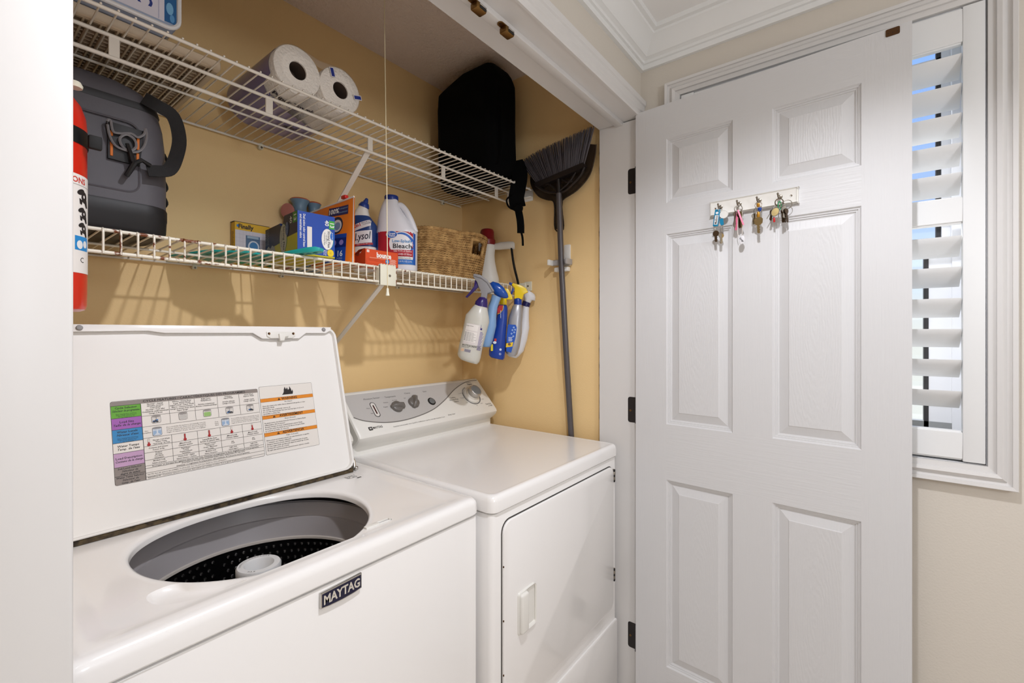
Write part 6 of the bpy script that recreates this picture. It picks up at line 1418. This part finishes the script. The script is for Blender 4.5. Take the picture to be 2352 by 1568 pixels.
b.tube(smooth_path([Q(1176, 448, 1.76), Q(1164, 458, 1.755), Q(1168, 474, 1.755), Q(1182, 482, 1.76)], 5), 0.0035, M_BAG, 6)
rk = Q(1190, 478, 1.76); b.lathe([(0.004, -0.016), (0.018, -0.008), (0.020, 0.003), (0.012, 0.014), (0.004, 0.017)], M_BAG, c=rk, n=14); b.build('strap', bg, local=False, smooth=60)

# ------------------------------------------------------------------ broom with snap-on dustpan on the right wall
M_BRIS = mat('grey_bristles', (84, 78, 82), 0.6); M_BRB = mat('black_broom_plastic', (34, 28, 27), 0.35); M_HAND = mat('dark_grey_handle', (92, 88, 90), 0.3, metal=0.3)
bm_ = thing('broom', 'dark grey angle broom hanging upside down on the right wall', 'broom', (1.49, 0.93, 0.90))
BX = 1.492
def BP(x, y, X=BX): return PX(x, y, X)
tipL, tipR, basL, basR = (1195, 371), (1364, 290), (1233, 420), (1342, 375)
NB = 46
b = None
for i in range(NB):
    f = i / (NB - 1)
    bx, by = basL[0] + (basR[0] - basL[0]) * f, basL[1] + (basR[1] - basL[1]) * f
    tx_, ty_ = tipL[0] + (tipR[0] - tipL[0]) * f, tipL[1] + (tipR[1] - tipL[1]) * f - 4 * math.sin(math.pi * f)
    m_ = MB()
    for s_ in range(7):
        jx, jy, dx = random.uniform(-2.2, 2.2), random.uniform(-3, 4), random.uniform(-0.010, 0.010)
        A, B = BP(bx + jx * 0.3, by + 1, BX + dx * 0.3), BP(tx_ + jx, ty_ + jy, BX + dx)
        mid = (A + B) / 2 + Vector((random.uniform(-0.002, 0.002), random.uniform(-0.001, 0.001), 0))
        m_.tube([A, mid, B], [0.0016, 0.0015, 0.0009], M_BRIS, 4)
    o = m_.build('bristle_tuft', bm_, local=False); o['kind'] = 'stuff'
b = MB()
blk = [BP(*q) for q in ((1230, 423), (1342, 376), (1345, 383), (1340, 398), (1316, 424), (1292, 442), (1272, 443), (1250, 440), (1234, 430))]
def slabX(mb, pts, x0, x1, m): 
    n = len(pts); mb.loft([[Vector((x, q.y, q.z)) for q in pts] for x in (x0, x1)], m)
bar = [BP(*q) for q in ((1230, 422), (1342, 375), (1346, 381), (1338, 389), (1240, 430), (1233, 430))]; slabX(b, bar, BX - 0.012, BX + 0.012, M_BRB)
rim = [BP(*q) for q in ((1234, 428), (1250, 438), (1268, 442), (1292, 441), (1314, 424), (1334, 402), (1342, 384))]; b.tube(smooth_path(rim, 4), 0.0048, M_BRB, 8)
for a_, c_, d_ in (((1282, 440), (1262, 424), (1254, 424)), ((1284, 440), (1308, 418), (1322, 396)), ((1290, 412), (1302, 418), (1316, 416))): b.tube(smooth_path([BP(*a_), BP(*c_), BP(*d_)], 4), 0.0035, M_BRB, 6)
b.tube([BP(1282, 412), BP(1284, 446)], 0.0085, M_BRB, 12); b.build('head', bm_, local=False)
b = MB(); hb = PX(1312, 1000, 1.5245); b.tube([BP(1283, 412), BP(1284, 444)], 0.0065, M_BRB, 12); b.tube([BP(1283.5, 444), BP(1289, 600, 1.503), BP(1300, 800, 1.514), hb, Vector((hb.x + 0.001, hb.y - 0.004, 0.62))], 0.0112, M_HAND, 14); b.build('handle', bm_, local=False)
dp = thing('dustpan', 'brown translucent dustpan hooked behind the broom on the right wall', 'dustpan', (1.515, 0.93, 1.78))
M_DP = mat('smoky_brown_plastic', (72, 58, 46), 0.25, trans=0.35)
ol = [(1219, 405), (1221, 426), (1236, 449), (1256, 458), (1270, 461), (1274, 478), (1275, 526), (1294, 526), (1291, 480), (1293, 459), (1326, 436), (1354, 402), (1366, 360), (1369, 332), (1356, 331), (1340, 372), (1240, 416)]
pts = [PX(x, y, 1.516) for x, y in ol]
b = MB(); slabX(b, pts, 1.5150, 1.5180, M_DP); b.build('pan', dp, local=False)
b = MB(); b.tube(smooth_path([PX(x, y, 1.514) for x, y in ol[:14]], 4), 0.0030, M_DP, 6); b.build('rim', dp, local=False)
hd = thing('broom_holder', 'white spring clip broom holder screwed to the right wall', 'holder', (1.539, 0.95, 1.59))
hq = lambda x, y, X=1.5385: PX(x, y, X)
A, B = hq(1297, 563), hq(1311, 610)
b = MB(); b.prism(rrect(-B.y if False else min(A.y, B.y), B.z, max(A.y, B.y), A.z, 0.004, 4), M_WPL, 1.5395, 1.5330, U=(0, 1, 0), V=(0, 0, 1), W=(1, 0, 0), bev=0.001); b.build('back_plate', hd, local=False)
P0, P1 = PX(1265, 588, 1.505), PX(1304, 587, 1.520)
b = MB(); M_CLIP = mat('pale_grey_clip', (172, 168, 166), 0.35)
cz = 1.588
b.rbox((1.484, P0.y - 0.006, cz - 0.011), (1.520, P0.y + 0.004, cz + 0.011), 0.003, M_WPL, 2); b.rbox((1.512, P1.y + 0.0, cz - 0.011), (1.519, P0.y, cz + 0.011), 0.002, M_CLIP, 1); b.rbox((1.492, P1.y - 0.012, cz - 0.011), (1.536, P1.y - 0.004, cz + 0.011), 0.002, M_CLIP, 2); b.build('clip', hd, local=False)
b = MB(); b.rbox((1.515, P1.y - 0.003, cz - 0.036), (1.536, P0.y - 0.008, cz - 0.018), 0.004, M_WPL, 2); b.build('roller', hd, local=False)
q = hq(1303, 616); b = MB(); b.loft([[Vector((x, q.y + r * math.cos(t), q.z + r * math.sin(t))) for t in [2 * math.pi * j / 12 for j in range(12)]] for r, x in ((0.0045, 1.5393), (0.004, 1.5372), (0.0012, 1.538))], M_WPL); b.build('screw', hd, local=False)

# ------------------------------------------------------------------ pull cord
cx_, cy_ = PY(888, 600, 1.00).x, 1.00
pc_ = thing('pull_cord', 'thin cream pull cord with a small bell knob hanging from the closet ceiling', 'pull cord', (cx_, cy_, ZC))
zk = PY(893, 672, 1.00).z - ZC
b = MB(); b.tube([(-0.010, 0, -0.012), (-0.006, 0, -0.3), (0.001, 0, zk * 0.75), (0.003, 0, zk + 0.008)], 0.0012, mat('cream_cord', (226, 212, 176), 0.6), 6); b.build('cord', pc_)
b = MB(); b.lathe([(0.0015, 0.012), (0.0032, 0.010), (0.0034, 0.002), (0.0050, -0.006), (0.0052, -0.008), (0.003, -0.0085)], M_CREAM, c=(0.003, 0, zk), n=16); b.build('knob', pc_)
b = MB(); b.lathe([(0.050, 0), (0.052, -0.010), (0.030, -0.016), (0.028, -0.035), (0.024, -0.038)], M_WPL, n=28, c=(-0.03, 0.03, 0)); b.build('lamp_holder', pc_)

# ================================================================== KEY RACK AND KEYS ON THE DOOR
DM = wm(D)
def dl(s_, z, out): return DM @ Vector((s_, -out, z))
rk = thing('key_rack', 'white wooden key rack with four hooks on the open door', 'key rack', dl(0.366, 1.69, 0), DRZ)
def RK(s_, z, out): return Vector((s_ - 0.366, -out, z - 1.69))
b = MB(); b.rbox(RK(0.2496, 1.6690, 0.0) , RK(0.4822, 1.7130, 0.0075), 0.002, M_WPL, 2); b.rbox(RK(0.2530, 1.6720, 0.005), RK(0.4788, 1.7100, 0.0105), 0.002, M_WPL, 2); b.build('board', rk)
for s_ in (0.2655, 0.4655):
    b = MB(); b.loft([[RK(s_ + r * math.cos(t), 1.691 + r * math.sin(t), o_) for t in [2 * math.pi * j / 12 for j in range(12)]] for r, o_ in ((0.0030, 0.0104), (0.0026, 0.0116), (0.0010, 0.0110))], M_NICKEL); b.build('screw', rk)
HK = (0.2815, 0.3340, 0.3865, 0.4390)
for s_ in HK:
    b = MB(); b.loft([[RK(s_ + r * math.cos(t), 1.6930 + r * math.sin(t), o_) for t in [2 * math.pi * j / 16 for j in range(16)]] for r, o_ in ((0.0062, 0.0103), (0.0058, 0.0125), (0.0035, 0.0135))], M_NICKEL)
    b.tube(smooth_path([RK(s_, 1.6930, 0.012), RK(s_, 1.6900, 0.020), RK(s_ - 0.001, 1.6870, 0.024), RK(s_ - 0.0015, 1.6900, 0.029), RK(s_ - 0.002, 1.6965, 0.0305)], 4), 0.0022, M_NICKEL, 8)
    e_ = RK(s_ - 0.002, 1.6975, 0.0305); b.loft([[e_ + Vector((r * math.cos(t), r * math.sin(t), z_)) for t in [2 * math.pi * j / 10 for j in range(10)]] for r, z_ in ((0.0015, -0.003), (0.0030, -0.001), (0.0030, 0.001), (0.0012, 0.003))], M_NICKEL); b.build('hook', rk)
def bunch(lb, i):
    t = thing('key_bunch', lb, 'keys', dl(HK[i], 1.685, 0.024), DRZ, group='key bunches on the key rack')
    return t
def split_ring(t, c, r, tilt=0.0, m=M_NICKEL, w=0.0009, name='ring'):
    b = MB(); n = 28
    b.tube([Vector(c) + Vector((r * math.cos(2 * math.pi * j / n) * math.cos(tilt), r * math.cos(2 * math.pi * j / n) * math.sin(tilt), r * math.sin(2 * math.pi * j / n))) for j in range(n)], w, m, 6, closed=True); return b.build(name, t)
def key(t, c, ang, L, m, yaw=0.0, head='round', hw=0.0105, name='key'):
    """key hanging from c, blade along ang (0 = straight down)"""
    b = MB(); pts = []
    if head == 'round': pts = [(hw * math.sin(R(a)), -hw + hw * math.cos(R(a))) for a in range(200, 521, 20)]
    else: pts = [(-hw * 0.55, 0), (hw * 0.55, 0), (hw, -hw * 0.5), (hw * 0.9, -hw * 1.5), (hw * 0.45, -hw * 1.9), (-hw * 0.45, -hw * 1.9), (-hw * 0.9, -hw * 1.5), (-hw, -hw * 0.5)]
    if head == 'round': pts = [(p_[0], p_[1]) for p_ in pts if p_[1] > -hw * 1.95]
    bw_ = 0.0040; teeth = []
    z0 = -hw * 1.85
    n = 6
    left = [(-bw_, z0 - L * j / n) for j in range(n + 1)]
    right = [(bw_ - (0.0018 if j % 2 else 0.0), z0 - L * j / n) for j in range(n + 1)]
    blade = left + [(0, z0 - L - 0.003)] + right[::-1]
    U = Vector((math.cos(yaw), math.sin(yaw), 0)); Wv = Vector((-math.sin(yaw), math.cos(yaw), 0))
    ca, sa = math.cos(ang), math.sin(ang)
    def tr(p_): return (p_[0] * ca - p_[1] * sa, p_[0] * sa + p_[1] * ca)
    b.prism([tr(p_) for p_ in pts], m, -0.0011, 0.0011, O=c, U=U, V=(0, 0, 1), W=Wv)
    b.prism([tr(p_) for p_ in blade], m, -0.0008, 0.0008, O=c, U=U, V=(0, 0, 1), W=Wv)
    return b.build(name, t)
M_KDK = mat('dark_bronze_key', (88, 70, 52), 0.35, metal=0.8); M_KBR = mat('brass_key', (150, 128, 88), 0.3, metal=1.0); M_KNI = mat('nickel_key', (176, 170, 158), 0.28, metal=1.0)
# bunch 1: teal tag, white disc, two keys
t = bunch('key bunch with a teal labelled tag and a white round token, nearest the hinge', 0)
split_ring(t, (0.0015, 0.001, -0.003), 0.0075, R(60))
b = MB(); q = Matrix.Rotation(R(-5), 4, 'Y'); b.M = Matrix.Translation((-0.004, -0.002, -0.002)) @ Matrix.Rotation(R(8), 4, 'Y')
b.prism(rrect(-0.0075, -0.050, 0.0075, 0.0, 0.002, 3), mat('teal_tag_plastic', (20, 128, 168), 0.35), -0.002, 0.0015, bev=0.0006); tg = b.build('name_tag', t)
p = Print(lambda u, v, h: b.M @ Vector((u, -0.0021 - h, v))); p.rect(-0.0045, -0.045, 0.0055, -0.017, (232, 230, 228), 1); p.ell(0.0, -0.0105, 0.0042, 0.0036, (226, 230, 234), 1); p.text('Mailbox', 0.0005, -0.031, 0.0095, (40, 38, 40), 2, rot=R(90), bold=0.01, fit=0.025); p.build('tag_print', tg)
b = MB(); c = Vector((0.0115, 0.004, -0.018)); b.loft([[c + Vector((r * math.cos(a_), y, r * math.sin(a_))) for a_ in [2 * math.pi * j / 28 for j in range(28)]] for r, y in ((0.0118, 0.002), (0.0125, 0.001), (0.0125, -0.001), (0.0115, -0.002), (0.0105, -0.0012), (0.002, -0.0012))], M_WPL); b.build('token', t, label='white round token')
b = MB(); b.M = Matrix.Translation((0.005, 0.002, -0.030)) @ Matrix.Rotation(R(-6), 4, 'Y'); b.prism(rrect(-0.005, -0.020, 0.005, 0.0, 0.002, 3), mat('teal_tag_plastic', (20, 128, 168), 0.35), -0.0015, 0.0015); b.build('tag_end', t)
b = MB(); b.tube([(-0.012, 0, -0.053), (-0.013, 0.001, -0.058), (-0.011, 0.001, -0.066)], 0.0008, M_NICKEL, 5); b.tube([(0.003, 0, -0.048), (0.004, 0.001, -0.058), (0.005, 0.001, -0.070)], 0.0008, M_NICKEL, 5); b.build('chain', t)
key(t, (-0.0105, 0.0, -0.0640), R(2), 0.0155, M_KDK, hw=0.0090); key(t, (0.0030, 0.002, -0.0700), R(4), 0.0165, M_KNI, yaw=R(50), hw=0.0080); key(t, (0.0045, 0.004, -0.0740), R(-2), 0.0150, M_KBR, yaw=R(25), hw=0.0070)
# bunch 2: pink strips and a white oval tag
t = bunch('key bunch with pink strips and a white oval tag, second from the hinge', 1)
split_ring(t, (0.0, 0.0, -0.009), 0.0105, R(15))
split_ring(t, (0.003, 0.002, -0.010), 0.0100, R(-35))
M_PK = mat('pink_plastic', (232, 130, 160), 0.4)
def strip(t, a_, c_, w, m, nm): 
    b = MB(); strap(b, [(*Vector(a_), (1, 0.4, 0)), (*((Vector(a_) + Vector(c_)) / 2 + Vector((0, -0.002, 0))), (1, 0.4, 0)), (*Vector(c_), (1, 0.4, 0))], w, m, 0.0016); return b.build(nm, t)
strip(t, (0.000, -0.004, -0.014), (0.0150, -0.004, -0.060), 0.0045, M_PK, 'pink_strip'); strip(t, (-0.002, 0.0, -0.020), (-0.0065, 0.0, -0.071), 0.0055, mat('deep_pink_plastic', (206, 92, 128), 0.4), 'pink_strip')
key(t, (-0.006, -0.002, -0.016), R(-6), 0.030, M_KNI, yaw=R(55), hw=0.0085); key(t, (0.002, 0.002, -0.018), R(2), 0.030, M_KDK, yaw=R(60), hw=0.0085); key(t, (0.006, 0.002, -0.018), R(5), 0.029, M_KBR, yaw=R(65), hw=0.0085)
b = MB(); M_STR = mat('white_string', (222, 214, 204), 0.8)
b.tube(smooth_path([(-0.0005, 0, -0.020), (-0.0015, -0.001, -0.050), (-0.002, -0.001, -0.078), (0.001, -0.001, -0.092)], 5), 0.0008, M_STR, 5); b.tube(smooth_path([(0.010, 0.001, -0.020), (0.011, 0.001, -0.055), (0.0095, 0, -0.092)], 5), 0.0008, M_STR, 5); b.build('string', t)
b = MB(); c = Vector((0.0095, -0.001, -0.1020)); b.loft([[c + Matrix.Rotation(R(8), 3, 'Y') @ Vector((0.0075 * r * math.cos(a_), y, 0.0125 * r * math.sin(a_))) for a_ in [2 * math.pi * j / 28 for j in range(28)]] for r, y in ((0.9, 0.001), (1.0, 0.0003), (1.0, -0.0008), (0.92, -0.0012))], mat('white_tag', (224, 222, 224), 0.35)); og = b.build('oval_tag', t)
p = Print(lambda u, v, h: c + Vector((u, -0.0013 - h, v))); p.text('Storage', 0.0, 0.0005, 0.0068, (30, 30, 34), 1, rot=R(-50), bold=0.02, fit=0.015); p.build('tag_print', og)
# bunch 3: brass fob, blue bead, large nickel key
t = bunch('key bunch with a large nickel key and a small blue bead, third from the hinge', 2)
split_ring(t, (0.0005, 0.0, -0.0085), 0.0090, 0.0, M_KNI)
split_ring(t, (-0.007, 0.002, -0.0260), 0.0085, R(70)); split_ring(t, (0.005, 0.002, -0.0240), 0.0080, R(80))
b = MB(); b.rbox((-0.0035, -0.0035, -0.014), (0.0045, 0.0025, -0.003), 0.0015, mat('amber_fob', (176, 122, 30), 0.3, metal=0.4), 2); b.rbox((-0.0030, -0.004, -0.052), (0.0045, 0.002, -0.028), 0.0015, mat('amber_fob', (176, 122, 30), 0.3, metal=0.4), 2); b.build('brass_fob', t)
b = MB(); b.loft([[Vector((0.0045 + r * math.cos(a_), -0.003, z_) ) + Vector((0, r * math.sin(a_), 0)) for a_ in [2 * math.pi * j / 14 for j in range(14)]] for r, z_ in ((0.001, -0.016), (0.005, -0.018), (0.0055, -0.022), (0.003, -0.027), (0.001, -0.029))], mat('blue_bead', (24, 66, 150), 0.2)); b.build('bead', t)
key(t, (0.001, -0.004, -0.044), R(2), 0.0220, M_KBR, head='sq', hw=0.0115); key(t, (-0.0095, 0.001, -0.030), R(-8), 0.016, M_KNI, yaw=R(45), hw=0.0075)
b = MB(); b.tube([(-0.0055, -0.003, -0.028), (-0.005, -0.004, -0.052)], 0.0013, M_KNI, 6); b.tube([(0.0060, -0.003, -0.028), (0.0075, -0.004, -0.046)], 0.0013, M_KNI, 6); b.build('clip', t)
# bunch 4: gold medallion, green ring, dark keys
t = bunch('crowded key bunch with a gold medallion and a green ring, farthest from the hinge', 3)
split_ring(t, (0.0, 0.0, -0.0100), 0.0100, R(20), M_KDK, 0.0013); split_ring(t, (0.0185, 0.003, -0.0190), 0.0120, R(10), M_NICKEL, 0.0010); split_ring(t, (0.008, 0.0, -0.0200), 0.0080, R(60))
b = MB(); n = 20; b.tube([Vector((0.0015 + 0.0035 * math.cos(2 * math.pi * j / n), -0.003, -0.0205 + 0.0115 * math.sin(2 * math.pi * j / n))) for j in range(n)], 0.0014, mat('green_enamel', (28, 140, 84), 0.3), 6, closed=True); b.build('green_ring', t)
b = MB(); c = Vector((-0.0085, -0.006, -0.0370)); q = Matrix.Rotation(R(25), 3, 'Y')
b.loft([[c + q @ Vector((0.0100 * r * math.cos(a_), y, 0.0125 * r * math.sin(a_))) for a_ in [2 * math.pi * j / 28 for j in range(28)]] for r, y in ((0.95, 0.0012), (1.0, 0.0005), (1.0, -0.0012))], M_NICKEL); md = b.build('medallion', t)
b = MB(); b.loft([[c + q @ Vector((0.0086 * r * math.cos(a_), y, 0.0110 * r * math.sin(a_))) for a_ in [2 * math.pi * j / 28 for j in range(28)]] for r, y in ((1.0, -0.0008), (1.0, -0.0015), (0.2, -0.0019))], mat('pale_gold', (206, 184, 128), 0.35, metal=0.5)); b.build('medallion_face', md)
for k in range(5):
    a_ = R(72 * k + 90)
b = MB(); b.tube([(-0.009, -0.002, -0.014), (-0.018, -0.003, -0.032), (-0.0300, -0.004, -0.052)], 0.0011, M_KNI, 6); b.build('pick', t)
b = MB(); b.rbox((-0.0145, -0.003, -0.064), (-0.0095, 0.001, -0.050), 0.0015, mat('red_fob', (196, 30, 34), 0.35), 2); b.build('red_fob', t)
key(t, (-0.0165, 0.0, -0.028), R(-12), 0.016, M_KDK, yaw=R(55), hw=0.0070)
for x_, a_, y_ in ((0.0090, 0, 62), (0.0130, 3, 66), (0.0170, 10, 70)): key(t, (x_, 0.0, -0.030), R(a_), 0.022, M_KDK, yaw=R(y_), hw=0.0075)
key(t, (0.0120, -0.003, -0.024), R(0), 0.014, M_KNI, yaw=R(60), hw=0.0085)
